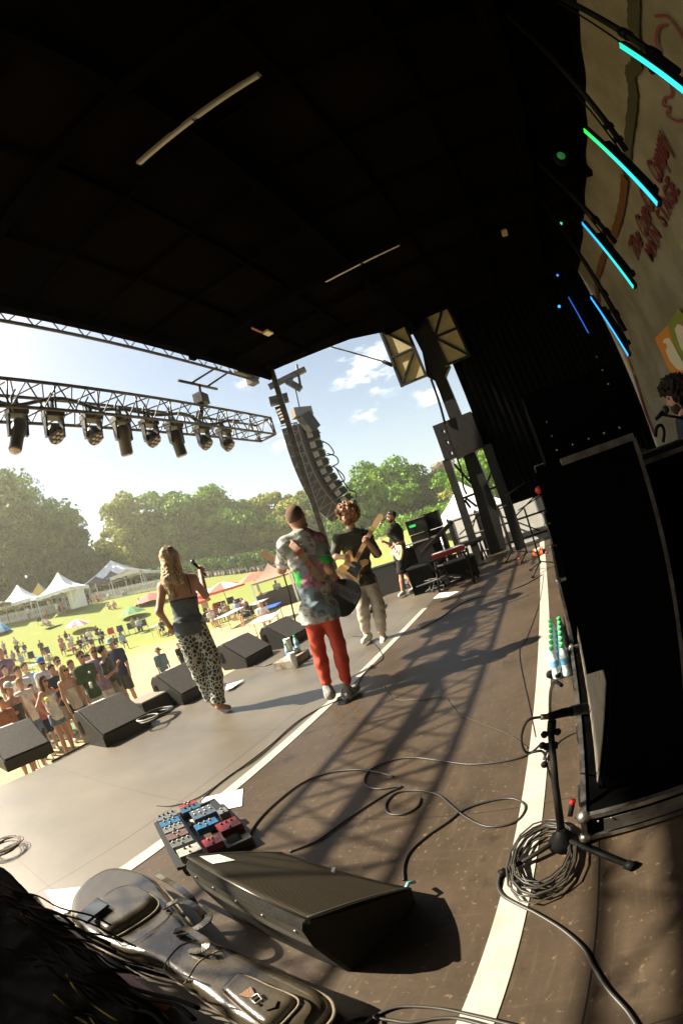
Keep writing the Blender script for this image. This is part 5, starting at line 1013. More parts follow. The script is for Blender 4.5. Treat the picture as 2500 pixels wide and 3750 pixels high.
# ---- guitars
def guitar(body, tip, face, label, col, col2, guard, shape='single', sc=1.0, strap=None):
    """body: centre of the body, tip: end of the headstock, face: the way the strings face"""
    body, tip, face = V3(body), V3(tip), unit(face); u = unit(tip - body); face = unit(face - u * (face @ u)); v = np.cross(face, u); t = thing('electric_guitar', label, 'guitar', body)
    def L(x, y, z=0.0): return body + u * x * sc + v * y * sc + face * z * sc
    o = [(-.2, .0), (-.19, .09), (-.13, .155), (-.04, .15), (.03, .115), (.09, .12), (.15, .15), (.2, .135), (.205, .1), (.16, .06), (.14, .03), (.14, -.03), (.16, -.05), (.2, -.09), (.205, -.13), (.17, -.145), (.11, -.12), (.03, -.11), (-.04, -.145), (-.13, -.15), (-.19, -.09)]
    if shape == 'semi': o = [(x * 1.08, y * 1.15) for x, y in o]
    o = [tuple(p[:2]) for p in spline([(*p, 0) for p in o + [o[0]]], 4)[:-1]]
    MB().prism([(p[0] * sc, p[1] * sc) for p in o], .045 * sc, body - face * .045 * sc, u, v, bev=.006).build('guitar_body', mat('guitar_finish', col, .25, col2=col2, sc=3, coat=.6), t)
    if guard: MB().prism([(x * sc, y * sc) for x, y in [(-.05, -.11), (.03, -.1), (.1, -.1), (.15, -.03), (.1, .03), (.0, .03), (-.04, -.02)]], .003, L(0, 0, .001), u, v).build('pickguard', mat('guard_plate', guard, .35), t)
    MB().box((0, 0, 0), (0, 0, 0)); Lt = np.linalg.norm(tip - body) / sc
    MB().bar(L(.12, 0, .008), L(Lt - .17, 0, .008), .052 * sc, .024 * sc, up=face).build('neck', mat('maple_neck', (.4, .24, .1), .35, col2=(.3, .17, .07), sc=20), t)
    hd = MB().prism([(x * sc, y * sc) for x, y in [(-.01, -.025), (.04, -.04), (.15, -.05), (.18, -.03), (.17, .02), (.06, .03), (-.01, .025)]], .016 * sc, L(Lt - .17, 0, -.01), u, v).build('headstock', mat('headstock_wood', (.45, .28, .13), .35), t)
    for k in range(6): MB().cyl(L(Lt - .14 + k * .024, -.045, 0), L(Lt - .14 + k * .024, -.075, 0), .006 * sc, n=6).build('tuner', ALU, hd)
    MB().box(L(-.1, 0, .006), (.02, .02, .02)).bar(L(-.14, 0, .006), L(-.08, 0, .006), .08 * sc, .01, up=face).build('bridge', ALU, t)
    for x in (-.02, .06): MB().bar(L(x, -.035, .005), L(x, .035, .005), .025 * sc, .012, up=face).build('pickup', BLK if x < 0 else ALU, t)
    for x, y in ((-.1, -.09), (-.13, -.06)): MB().cyl(L(x, y, 0), L(x, y, .018), .011 * sc, n=8).build('knob', ALU, t)
    if strap:
        sp_ = spline(strap[0], 6); m = MB()
        for i in range(len(sp_) - 1): m.bar(sp_[i], sp_[i + 1], .055, .006, up=strap[2] if len(strap) > 2 else face)
        m.build('strap', strap[1], t)
    return t
# ---------------- man in the patterned shirt and red trousers, seen from behind
def pattern_shirt():
    m = mat('patched_shirt', (.5, .5, .5), .8, bump=.25, bsc=18); t = m.node_tree; b = t.nodes['Principled BSDF']; L = t.links.new; tcn = nd(t, 'ShaderNodeTexCoord')
    v = nd(t, 'ShaderNodeTexVoronoi', i_Scale=5.5); L(tcn.outputs['Object'], v.inputs[0]); sp = nd(t, 'ShaderNodeSeparateColor'); L(v.outputs['Color'], sp.inputs[0])
    r = nd(t, 'ShaderNodeValToRGB'); r.color_ramp.interpolation = 'CONSTANT'; e = r.color_ramp.elements; e[0].color = (.55, .54, .5, 1); e[1].position = .93; e[1].color = (.03, .45, .05, 1)
    for p_, c in ((.2, (.25, .33, .4)), (.33, (.62, .6, .55)), (.5, (.5, .22, .3)), (.6, (.32, .33, .3)), (.72, (.55, .38, .12)), (.8, (.6, .58, .55))): q = e.new(p_); q.color = (*c, 1)
    L(sp.outputs[0], r.inputs[0]); n = nd(t, 'ShaderNodeTexNoise', i_Scale=16, i_Detail=6.0, i_Roughness=.7); L(tcn.outputs['Object'], n.inputs[0]); c2 = nd(t, 'ShaderNodeValToRGB'); c2.color_ramp.elements[0].position = .52; c2.color_ramp.elements[1].position = .57; L(n.outputs[0], c2.inputs[0])
    x = nd(t, 'ShaderNodeMix', data_type='RGBA'); x.inputs[7].default_value = (.09, .085, .08, 1); ml_ = nd(t, 'ShaderNodeMath', operation='MULTIPLY'); ml_.inputs[1].default_value = .75; L(c2.outputs[0], ml_.inputs[0]); L(ml_.outputs[0], x.inputs[0]); L(r.outputs[0], x.inputs[6]); L(x.outputs[2], b.inputs['Base Color']); return m
Q = Plane((1250, 2568)); n3 = Q.n; rt = V3((n3[1], -n3[0], 0))
J = dict(head=Q(1084, 1898, .02), neck=Q(1103, 1950), shL=Q(1047, 1998, -.02), shR=Q(1163, 1984, .02), elL=Q(1031, 2085, .18), elR=Q(1207, 2085, -.1), haL=Q(1014, 2058, .4), haR=Q(1232, 2120, .2),
         hipL=Q(1141, 2243), hipR=Q(1197, 2233), knL=Q(1166, 2375, .02), knR=Q(1239, 2360, -.03), anL=Q(1200, 2520), anR=Q(1272, 2520), face=n3 * .9 + rt * .45, lw=.86)
J['toL'] = J['anL'] + n3 * .13 + V3((0, 0, -.04)); J['toR'] = J['anR'] + n3 * .1 + rt * .08 + V3((0, 0, -.04))
REDP = mat('red_denim', (.6, .07, .03), .75, col2=(.48, .045, .02), sc=12, bump=.35, bsc=30)
person(J, 'balding guitarist from behind in a patchwork shirt and bright red trousers', (.5, .26, .16), dict(m=pattern_shirt(), sleeve=.72, hem=.09, loose=.018), dict(m=REDP, len=1.9, loose=.002), mat('grey_sneaker', (.36, .34, .3), .6, col2=(.12, .13, .12), sc=25, lo=.5, hi=.55), dict(kind='buzz', m=cmat((.17, .1, .07), .9)), mat('stubble', (.12, .07, .05), .9), .012, fingers=True)
ST = mat('woven_strap', (.45, .1, .06), .8, col2=(.3, .28, .18), sc=14, lo=.48, hi=.52)
guitar(Q(1236, 2172, .2), Q(962, 2022, .52), n3 * .95 + rt * .3, 'black hollow guitar hanging at the hip of the red trousered man', (.015, .013, .011), (.03, .03, .028), None, 'semi', 1.0, strap=([Q(1032, 1995, .1), Q(1050, 1982, -.06), Q(1085, 2010, -.15), Q(1120, 2055, -.16), Q(1160, 2105, -.14), Q(1215, 2165, .02)], ST, -n3))
# ---------------- woman singing, seen from behind
Q = Plane((812, 2612)); n3 = Q.n; rt = V3((n3[1], -n3[0], 0))
def leopard():
    m = mat('leopard_print', (.5, .5, .42), .7, bump=.2, bsc=20); t = m.node_tree; b = t.nodes['Principled BSDF']; L = t.links.new; tcn = nd(t, 'ShaderNodeTexCoord')
    v = nd(t, 'ShaderNodeTexVoronoi', feature='DISTANCE_TO_EDGE', i_Scale=23); L(tcn.outputs['Object'], v.inputs[0]); r = nd(t, 'ShaderNodeValToRGB'); e = r.color_ramp.elements; e[0].position = .085; e[1].position = .13; e[0].color = (.42, .43, .36, 1); e[1].color = (.022, .03, .022, 1); L(v.outputs['Distance'], r.inputs[0]); L(r.outputs[0], b.inputs['Base Color']); return m
J = dict(head=Q(622, 2042), neck=Q(655, 2112), shL=Q(596, 2150, -.02), shR=Q(706, 2122, .03), elL=Q(583, 2240, -.08), elR=Q(752, 2180, .12), haL=Q(626, 2300, .02), haR=Q(735, 2092, .3), hipL=Q(668, 2295), hipR=Q(719, 2283),
         knL=Q(712, 2420, .02), knR=Q(778, 2412, .0), anL=Q(768, 2540, .12), anR=Q(796, 2572), face=n3 * .8 + rt * .5, s=.97)
J['toR'] = Q(845, 2608, .02); J['anR'][2] = .085; J['toR'][2] = .035; J['anL'][2] = .12; J['toL'] = J['anL'] + n3 * .12 + V3((0, 0, -.06))
person(J, 'barefoot long haired woman singing in a grey camisole and leopard print trousers', (.5, .27, .17), dict(m=cmat((.1, .115, .125), .7, col2=(.07, .09, .1)), sleeve=0, hem=.1, loose=.02, strap=.2), dict(m=leopard(), len=1.93, loose=.03, flare=1.1), None,
       dict(kind='long', len=.4, m=hair_mat('blonde_hair', (.2, .13, .06), (.62, .46, .26)), nz=.007, fringe=.02), h=.012, fingers=True)
t = thing('microphone', 'dark microphone raised to the mouth of the barefoot woman', 'microphone', J['haR']); a = J['haR'] + V3((0, 0, .02)); b = Q(706, 2058, .3); MB().tube([a - (b - a) * .8, a, b], [.012, .015, .018], 8).build('handle', BLK, t); MB().ell(b, (.028, .028, .03), 10, 8).build('grille', mat('mic_mesh', (.1, .1, .12), .4, metal=.6), t)
# ---------------- curly haired guitarist facing the camera
Q = Plane((1372, 2352)); n3 = Q.n; rt = V3((n3[1], -n3[0], 0))
J = dict(head=Q(1273, 1886), neck=Q(1289, 1944, .03), shR=Q(1240, 1975, -.02), shL=Q(1340, 1965, .05), elR=Q(1222, 2038, -.12), elL=Q(1382, 2030, -.05), haR=Q(1258, 2040, -.34), haL=Q(1345, 1985, -.3), hipR=Q(1305, 2135), hipL=Q(1351, 2126),
         knR=Q(1328, 2222, -.05), knL=Q(1384, 2214, -.02), anR=Q(1340, 2318, .12), anL=Q(1398, 2325, .0), face=-n3 * .9 - rt * .45 + V3((0, 0, .1)), s=1.02)
J['toR'] = Q(1330, 2345, -.02); J['toL'] = Q(1400, 2352, -.12); J['gripL'] = -rt * .4 + n3 * .8; J['gripR'] = rt * .5 + n3 * .6
OLIVE = mat('olive_shirt', (.035, .04, .022), .75, col2=(.13, .14, .08), sc=9, lo=.55, hi=.62, bump=.3, bsc=20)
person(J, 'curly haired bearded guitarist in dark green shirt and pale trousers', (.5, .27, .17), dict(m=OLIVE, sleeve=.95, hem=.05, loose=.02), dict(m=cmat((.5, .44, .36), .75, col2=(.42, .37, .3)), len=1.9, loose=.014), mat('cream_sneaker', (.6, .56, .47), .6),
       dict(kind='curly', m=hair_mat('brown_curls', (.1, .045, .018), (.42, .23, .11), 45, 30), fringe=.05), mat('brown_beard', (.18, .085, .04), .9), .012, fingers=True)
guitar(Q(1283, 2088, -.22), Q(1392, 1884, -.3), -n3 * .9 - rt * .35, 'natural wood guitar with black pickguard held by the curly haired man', (.55, .33, .12), (.48, .27, .09), (.015, .015, .015), 'single', 1.05, strap=([Q(1330, 1975, -.06), Q(1318, 1950, -.02), Q(1328, 1940, .1), Q(1350, 2010, .16), Q(1330, 2090, .05)], BLK))
# ---------------- third guitarist in shorts, far end
Q = Plane((1492, 2176)); n3 = Q.n; rt = V3((n3[1], -n3[0], 0))
J = dict(head=Q(1432, 1892), neck=Q(1443, 1922), shR=Q(1428, 1950, -.12), shL=Q(1458, 1945, .1), elR=Q(1468, 1985, -.18), elL=Q(1430, 1995, .2), haR=Q(1443, 2000, -.25), haL=Q(1405, 1985, .1), hipR=Q(1466, 2040, -.06), hipL=Q(1472, 2038, .07),
         knR=Q(1469, 2105, -.1), knL=Q(1490, 2100, .06), anR=Q(1474, 2168, -.1), anL=Q(1513, 2152, .1), face=-n3 * .35 - rt * .9, s=.95)
J['toR'] = Q(1462, 2178, -.25); J['toL'] = Q(1500, 2164, -.05)
person(J, 'bearded guitarist in black shirt and black shorts at the far end of the stage', (.42, .22, .14), dict(m=cmat((.035, .035, .025), .8), sleeve=.8, hem=.04, loose=.03), dict(m=cmat((.015, .015, .014), .8), len=.95, loose=.03), mat('white_trainer', (.65, .62, .55), .6), dict(kind='messy', m=cmat((.035, .022, .015), .9)), cmat((.05, .03, .02), .9), .016, glasses=True)
guitar(Q(1450, 2018, -.3), Q(1385, 1978, .25), -n3 * .8 - rt * .5, 'cream guitar with white pickguard held by the man in black shorts', (.6, .5, .3), (.55, .44, .25), (.75, .72, .62), 'single', .95, strap=([Q(1425, 2005, -.2), Q(1432, 1950, -.15), Q(1445, 1935, .05), Q(1475, 2010, -.02)], BLK))
# ---------------- drummer at the right edge
hdp = atd((2478, 1452), 3.75); nk = hdp + V3((-.02, .0, -.17)); fd = V3((.25, .95, 0)); fd /= np.linalg.norm(fd); rr = V3((fd[1], -fd[0], 0)); pel = nk + V3((0, -.03, -.5)) - fd * .05
J = dict(head=hdp, neck=nk, shL=nk - rr * .18 - V3((0, 0, .06)), shR=nk + rr * .18 - V3((0, 0, .06)), hipL=pel - rr * .09, hipR=pel + rr * .09, face=fd + V3((0, 0, -.2)))
for sd, q in (('L', -1), ('R', 1)):
    J['el' + sd] = J['sh' + sd] - V3((0, 0, .26)) + fd * .12 + rr * q * .05; J['ha' + sd] = J['el' + sd] + fd * .24 + V3((0, 0, .02)); J['kn' + sd] = J['hip' + sd] + fd * .4 + rr * q * .12; J['an' + sd] = J['kn' + sd] + V3((0, 0, -.4)) + fd * .05; J['to' + sd] = J['an' + sd] + fd * .14 + V3((0, 0, -.03))
person(J, 'dark haired bearded drummer in a navy shirt at the right picture edge', (.32, .15, .1), dict(m=cmat((.012, .018, .035), .8), sleeve=.8, hem=.05, loose=.025), dict(m=cmat((.02, .02, .02), .8), len=1.9, loose=.02), cmat((.03, .03, .03), .6), dict(kind='curly', m=cmat((.02, .014, .01), .9), fringe=.05), cmat((.03, .018, .012), .9), .012, fingers=True)
t = thing('drum_stool', 'round black drum stool under the drummer', 'stool', (pel[0], pel[1], .33)); MB().cyl((pel[0], pel[1], .33), (pel[0], pel[1], pel[2] - .16), .03).build('stem', BLK, t); MB().lathe([(.14, -.08), (.16, -.04), (.15, .0)], (pel[0], pel[1], pel[2] - .1), n=14).build('seat', BLK, t)
a = atd((2435, 1500), 3.2); t = thing('microphone', 'vocal microphone on a boom in front of the drummer', 'microphone', a); d = atd((2398, 1537), 3.2); MB().tube([d, a], [.012, .018], 8).build('handle', BLK, t); MB().ell(a, (.028, .028, .03), 10, 8).build('grille', cmat((.03, .03, .03), .4), t)
t = thing('microphone_boom', 'thin black boom arm reaching to the drummer microphone', 'microphone stand', atd((2420, 1520), 3.2)); MB().tube([atd((2418, 1518), 3.2), atd((2500, 1532), 3.25), atd((2600, 1560), 3.3)], .01, 6).build('boom', BLK, t)
t = tag(MB().tube(spline([atd(q, 2.9) for q in ((2398, 1600), (2404, 1565), (2420, 1558), (2430, 1580), (2426, 1620))], 6), .012, 6).build('gooseneck', BLK), 'curved black gooseneck behind the amplifier stack', 'gooseneck')
t = thing('drum_kit', 'dark drum kit mostly hidden behind the road cases', 'drum kit', (4.6, -1.4, .33))
MB().lathe([(.28, -.22), (.28, .22)], (4.75, -1.3, .62), (.3, 1, 0), 20).build('bass_drum', BLK, t); MB().lathe([(.17, -.08), (.17, .08)], (4.2, -1.25, .95), n=18).build('snare_drum', ALU, t)
for x, y, z in ((5.0, -1.1, 1.25), (4.35, -1.5, 1.15)): MB().lathe([(.22, 0), (.2, .006), (.03, .03)], (x, y, z), (.2, 0, 1), 20).build('cymbal', mat('brass_cymbal', (.25, .16, .05), .3, metal=.9), t)
for x, y, z in ((5.0, -1.1, 1.25), (4.35, -1.5, 1.15)): MB().cyl((x, y, .33), (x, y, z), .012, n=6).build('stand', BLK, t)
# ------------------------------------------------------------------ trees
def leaf_mat(name, c1, c2, c3):
    m = mat(name, c1, .6, spec=.3); t = m.node_tree; b = t.nodes['Principled BSDF']; L = t.links.new; tcn = nd(t, 'ShaderNodeTexCoord')
    n = nd(t, 'ShaderNodeTexNoise', i_Scale=.3, i_Detail=6.0, i_Roughness=.7); L(tcn.outputs['Object'], n.inputs[0]); r = nd(t, 'ShaderNodeValToRGB'); e = r.color_ramp.elements; e[0].position = .35; e[0].color = (*c1, 1); e[1].position = .7; e[1].color = (*c3, 1); q = e.new(.5); q.color = (*c2, 1)
    L(n.outputs[0], r.inputs[0]); L(r.outputs[0], b.inputs['Base Color'])
    tr = nd(t, 'ShaderNodeBsdfTranslucent'); L(r.outputs[0], tr.inputs[0]); ms_ = nd(t, 'ShaderNodeMixShader', i_Fac=.22); L(b.outputs[0], ms_.inputs[1]); L(tr.outputs[0], ms_.inputs[2]); L(ms_.outputs[0], t.nodes['Material Output'].inputs[0]); return m
LF = [leaf_mat('leaf_dark', (.02, .065, .005), (.055, .14, .009), (.17, .29, .02)), leaf_mat('leaf_mid', (.03, .085, .004), (.1, .23, .01), (.28, .42, .025)), leaf_mat('leaf_yellow', (.1, .13, .015), (.24, .28, .035), (.48, .48, .08)), leaf_mat('leaf_brown', (.12, .07, .035), (.2, .12, .06), (.28, .18, .1))]
BARK = mat('bark', (.07, .05, .035), .9, col2=(.12, .09, .06), sc=8, bump=.6)
def tree_mesh(seed, Ht, Wd, nleaf, leaf, trunk_f=.16, clumps=46, flat=1.0):
    R_ = np.random.RandomState(seed); cl = []; cz = Ht * (trunk_f + (1 - trunk_f) * .5); rz = Ht * (1 - trunk_f) * .5
    for i in range(clumps):
        v = R_.normal(size=3); v /= np.linalg.norm(v); q = R_.uniform(.12, 1.0) ** .45 * (1.0 if v[2] > -.3 else .9)
        c = V3((v[0] * Wd * .5 * q, v[1] * Wd * .5 * q, cz + v[2] * rz * q)); c[:2] *= (1.08 - .3 * max(0, (c[2] - cz) / rz)); c[:2] *= 1 + .22 * math.sin(2.3 * math.atan2(v[1], v[0]) + seed * 1.7 + 4 * v[2]); c[2] += Ht * .06 * math.sin(3 * math.atan2(v[1], v[0]) + seed); cl.append((c, R_.uniform(.07, .22) * min(Wd, Ht)))
    per = nleaf // clumps; ps, ns, sz = [], [], []
    for c, r in cl:
        d = R_.normal(size=(per, 3)); d /= np.linalg.norm(d, axis=1)[:, None]; d[:, 2] = np.where(d[:, 2] < -.35, -d[:, 2], d[:, 2]); rr = r * R_.uniform(.7, 1.1, per)
        ps.append(c + d * rr[:, None] * V3((1, 1, .8))); nn = d * .8 + R_.normal(size=(per, 3)) * .55; ns.append(nn / np.linalg.norm(nn, axis=1)[:, None]); sz.append(R_.uniform(.6, 1.4, per) * leaf * 1.35)
    ps, ns, sz = np.concatenate(ps), np.concatenate(ns), np.concatenate(sz); a = np.cross(ns, R_.normal(size=ns.shape)); a /= np.linalg.norm(a, axis=1)[:, None]; b = np.cross(ns, a)
    vs = np.stack([ps - a * sz[:, None] * .5 - b * sz[:, None] * .28, ps + a * sz[:, None] * .55, ps + b * sz[:, None] * .5 + a * sz[:, None] * .1, ps - a * sz[:, None] * .45 + b * sz[:, None] * .3], 1).reshape(-1, 3)
    me = bpy.data.meshes.new('crown'); n = len(ps); me.vertices.add(4 * n); me.vertices.foreach_set('co', vs.ravel()); me.loops.add(4 * n); me.loops.foreach_set('vertex_index', np.arange(4 * n)); me.polygons.add(n); me.polygons.foreach_set('loop_start', np.arange(0, 4 * n, 4)); me.polygons.foreach_set('loop_total', np.full(n, 4)); me.update(calc_edges=True)
    tb = MB(); r0 = Ht * .022; tb.tube(spline([(0, 0, -1), (.1, .05, Ht * trunk_f), (-.2, .1, Ht * .45), (.1, -.1, Ht * .8)], 4), [r0 * (1.2 - i / 13) for i in range(13)], 8)
    for c, r in cl[:16]: zs = R_.uniform(.2, .5) * Ht; tb.tube(spline([(0, 0, zs * .8), (c[0] * .45, c[1] * .45, (zs + c[2]) / 2), tuple(c)], 3), [r0 * .45, r0 * .35, r0 * .3, r0 * .25, r0 * .2, r0 * .12, r0 * .06], 5)
    return me, tb
def tree(name, px_base_az, d, Ht, Wd, lf, label, seed, nleaf=11000, leaf=.42, trunk_f=.14, clumps=46, group='trees around the lawn', zoff=0.0):
    nleaf = int(nleaf * 1.9); Wd *= 1.22; clumps = int(clumps * 1.9); a = math.radians(px_base_az); x, y = d * math.cos(a), d * math.sin(a); z = ground_z(x, y) + zoff; t = thing(name, label, 'tree', (x, y, z), group=group)
    me, tb = tree_mesh(seed, Ht, Wd, nleaf, leaf, trunk_f, clumps); me.materials.append(LF[lf]); o = bpy.data.objects.new('crown', me); LINK(o); o.parent = t; tb.build('trunk', BARK, t, local=True); return t
tree('broadleaf_tree', 67, 88, 24.5, 20, 0, 'tallest dark green tree at the left picture edge', 1, 17000, .5, .05, 60)
tree('broadleaf_tree', 73, 84, 23, 17, 0, 'dark tree cut off by the left picture edge', 2, 10000, .5, .05)
tree('broadleaf_tree', 61.3, 92, 19, 12, 0, 'dark green tree stepping down beside the tallest left one', 3, 14000, .5, .05, 56)
tree('broadleaf_tree', 57, 97, 10, 8, 0, 'lowest dark tree in the dip between the two tree groups', 4, 8000, .5, .05)
tree('broadleaf_tree', 51.6, 100, 20, 11, 2, 'pale yellow green tree at the left end of the middle group', 5, 12000, .5, .04)
tree('broadleaf_tree', 46.2, 104, 21, 14, 1, 'broad green tree behind the head of the barefoot woman', 6, 13000, .5, .04)
tree('broadleaf_tree', 41.3, 104, 19, 15, 1, 'green tree right of the head of the barefoot woman', 7, 11000, .5, .04)
tree('broadleaf_tree', 37.5, 104, 16.5, 14, 1, 'green tree above the red umbrellas', 8, 11000, .5, .04)
tree('broadleaf_tree', 33.6, 100, 16.5, 10, 2, 'yellowish tree left of the line array', 9, 10000, .48, .05)
tree('broadleaf_tree', 30.2, 100, 15, 9, 2, 'yellowish tree behind the foot of the line array', 10, 9000, .48, .05)
tree('broadleaf_tree', 26.4, 102, 14.5, 11, 0, 'dark tree between the line array and the curly haired man', 11, 8000, .48, .05)
tree('broadleaf_tree', 19.4, 82, 11.8, 13, 1, 'bright green tree over the head of the far guitarist', 12, 15000, .4, .12, 60)
tree('broadleaf_tree', 15.6, 84, 9.5, 9, 0, 'smaller dark tree right of the bright green one', 13, 8000, .4, .1)
tree('broadleaf_tree', 22.8, 84, 9.5, 9, 1, 'bright tree half hidden by the curly haired man', 14, 8000, .4, .1)
tree('bare_tree', 12.7, 112, 9.5, 8, 3, 'small brownish tree left of the roof tower', 15, 5000, .35, .12)
tree('bare_tree', 10.6, 112, 11.5, 9, 3, 'larger brownish tree beside the roof tower', 16, 6000, .35, .12)
tree('broadleaf_tree', 5.4, 60, 8.6, 8, 1, 'bright green tree seen through the tower opening', 17, 8000, .3, .1)
tree('broadleaf_tree', 8.4, 75, 6, 7, 2, 'low yellow green tree behind the white tent peak', 18, 5000, .3, .1)
tree('broadleaf_tree', 2.5, 66, 9, 9, 1, 'green tree mostly hidden behind the black drape', 19, 4000, .35, .1)
# undergrowth and the crowd under the far trees
def clump_stuff(name, az0, az1, d0, d1, h0, n, sz, mats, label, kindn):
    R_ = np.random.RandomState(5)
    for mi, mt in enumerate(mats):
        mb = MB()
        for i in range(n // len(mats)):
            a = math.radians(R_.uniform(az0, az1)); d = R_.uniform(d0, d1); x, y = d * math.cos(a), d * math.sin(a); z = ground_z(x, y)
            if kindn == 'crowd': q_ = R_.uniform(.7, 1.1); mb.ell((x, y, z + .3), (.2, .2, .38 * q_), 6, 4).ell((x, y, z + .3 + .5 * q_), (.11, .11, .13), 5, 3)
            else:
                for k in range(26): p = V3((x, y, z)) + R_.normal(size=3) * V3((.9, .9, .1)) + V3((0, 0, h0 * R_.uniform(0, 1))); q = R_.normal(size=(3, 3)) * sz; mb.add([p + q[0], p + q[1], p + q[2]], [(0, 1, 2)])
        o = mb.build(name, mt); tag(o, label[mi] if isinstance(label, list) else label, 'crowd' if kindn == 'crowd' else 'undergrowth', kind='stuff')
clump_stuff('undergrowth', 26, 80, 80, 96, 3.2, 1500, .32, [LF[0]], 'dark undergrowth below the far trees', 'u')
clump_stuff('undergrowth', 2, 25, 66, 92, 2.0, 260, .25, [LF[1]], 'green undergrowth beyond the far guitarist', 'u')
clump_stuff('seated_crowd', 22, 49, 68, 82, .5, 620, .3, [cmat((.2, .16, .13)), cmat((.05, .045, .04)), cmat((.4, .36, .33))], ['distant seated crowd in tan clothes under the trees', 'distant seated crowd in dark clothes under the trees', 'distant seated crowd in pale clothes under the trees'], 'crowd')
# parked cars in the far distance
for i, (px, d, col) in enumerate((((1595, 1852), 120, (.6, .6, .6)), ((1625, 1848), 120, (.7, .7, .68)), ((1670, 1832), 120, (.5, .5, .5)), ((1500, 1890), 100, (.65, .65, .6)))):
    p = atd(px, d); z = ground_z(p[0], p[1]); t = thing('parked_car', ['pale car parked left of the white tents in the distance', 'whiter car parked nearest the white tent tip', 'grey car parked behind the white tent', 'white van parked under the bright green tree'][i], 'car', (p[0], p[1], z), .9)
    MB().prism([(-2.1, .3), (2.1, .3), (2.1, .85), (1.3, .95), (.8, 1.45), (-1.1, 1.45), (-1.7, .95), (-2.1, .9)], 1.7, (0, .85, 0), (1, 0, 0), (0, 0, 1), bev=.08).build('body', mat('car_paint', col, .3), t, local=True)
    for x in (-1.3, 1.3):
        for y in (-.85, .7): MB().cyl((x, y, .32), (x, y + .15, .32), .32, n=10).build('wheel', BLK, t, local=True)
# ------------------------------------------------------------------ tents, fence, umbrellas, furniture
VIN = mat('tent_vinyl', (.78, .78, .78), .6, col2=(.7, .7, .71), sc=.7)
def tent(px, label, w=6.0, eave=2.3, peak=4.6, m=VIN, m2=None, wall=False, logo=None, d=None, rz=.9, legs=True, pole_m=WHT, name='marquee_tent', n=10, valance=.35):
    p = ongr(px) if d is None else atd(px, d); z = ground_z(p[0], p[1]) if d is None else d and ground_z(p[0], p[1]); t = thing(name, label, 'tent', (p[0], p[1], z), rz); mb = MB(); mc = MB(); hw = w / 2
    cs = [(-hw, -hw), (hw, -hw), (hw, hw), (-hw, hw)]
    for s in range(4):
        a, b = V3(cs[s]), V3(cs[(s + 1) % 4]); vs = []
        for i in range(n + 1):
            f = i / n; k = (1 - f)
            for j in (0, .5, 1):
                q = (a + (b - a) * j) * k; vs.append((q[0], q[1], eave + (peak - eave) * (f ** 1.9 * .75 + f * .25) - .06 * math.sin(math.pi * j) * math.sin(math.pi * f)))
        (mc if (m2 and s % 2) else mb).add(vs, [(i * 3 + j, i * 3 + j + 1, i * 3 + j + 4, i * 3 + j + 3) for i in range(n) for j in (0, 1)], True)
        v2 = []
        for j in range(13):
            q = a + (b - a) * j / 12; v2 += [(q[0], q[1], eave + .01), (q[0] * 1.004, q[1] * 1.004, eave - valance - .12 * math.sin(math.pi * (j % 3) / 3) * (valance > .1))]
        (mc if (m2 and not s % 2) else mb).add(v2, [(2 * j, 2 * j + 2, 2 * j + 3, 2 * j + 1) for j in range(12)])
    mb.build('canopy', m, t, local=True)
    if m2: mc.build('canopy_stripe', m2, t, local=True)
    if legs:
        for x, y in cs: MB().box((x * .98, y * .98, eave / 2), (.12, .12, eave)).build('pole', pole_m, t, local=True)
    if wall: MB().box((hw * .98, -hw * .35, eave / 2), (.06, w * .62, eave)).box((-hw * .35, -hw * .98, eave / 2), (w * .62, .06, eave)).build('side_wall', m, t, local=True)
    return t
t = tent((250, 2238), 'white peaked gate tent with tall white side walls', 5.4, 2.5, 4.9, rz=.55); MB().box((0, -2.6, 1.2), (2.0, .1, 2.4)).box((-1.0, -1.9, 1.2), (.1, 1.5, 2.4)).build('side_wall', VIN, t, local=True)
tent((95, 2262), 'white market tent with a pale red mark at the left', 5.6, 2.0, 4.3, rz=.7); pA = ongr((70, 2270))
tent((170, 2243), 'blue and yellow striped market tent between two white ones', 4.6, 2.0, 4.0, mat('blue_vinyl', (.12, .3, .5), .6), mat('yellow_vinyl', (.6, .42, .05), .6), rz=.75, d=64)
tent((445, 2190), 'huge white marquee tent behind the white fence', 14, 2.0, 5.6, rz=.6, d=74)
tent((372, 2190), 'dark low canopy left of the huge marquee', 4.6, 2.3, 3.3, mat('dark_canopy', (.05, .035, .04), .7), rz=.75, d=68); tent((430, 2178), 'second dark canopy in front of the huge marquee', 4.6, 2.3, 3.6, mat('dark_canopy_b', (.07, .06, .08), .7), rz=.75, d=67)
tent((485, 2165), 'yellow and white canopy in front of the huge marquee', 4.5, 2.6, 3.3, mat('pale_canopy', (.6, .6, .55), .7), mat('gold_canopy', (.6, .42, .12), .7), rz=.75, d=66); tent((10, 2285), 'brown roofed stall at the left picture edge', 4.2, 2.4, 3.1, mat('brown_canopy', (.1, .07, .05), .8), rz=.8, d=60, pole_m=mat('timber_post', (.3, .2, .1), .8))
tent((300, 2200), 'yellow canopy behind the gate tent', 4.2, 1.9, 3.0, mat('yellow_canopy', (.6, .5, .12), .7), rz=.75, d=70); tent((1705, 1840), 'white pyramid tent seen past the roof tower', 7.5, 1.0, 4.3, rz=.5, d=40, legs=False)
MB_ = MB(); fence_pts = [(-20, 2300), (30, 2283), (110, 2268), (200, 2245), (270, 2228), (345, 2205), (430, 2188), (513, 2170), (600, 2152), (660, 2140)]
FP = [ongr(p) for p in fence_pts]
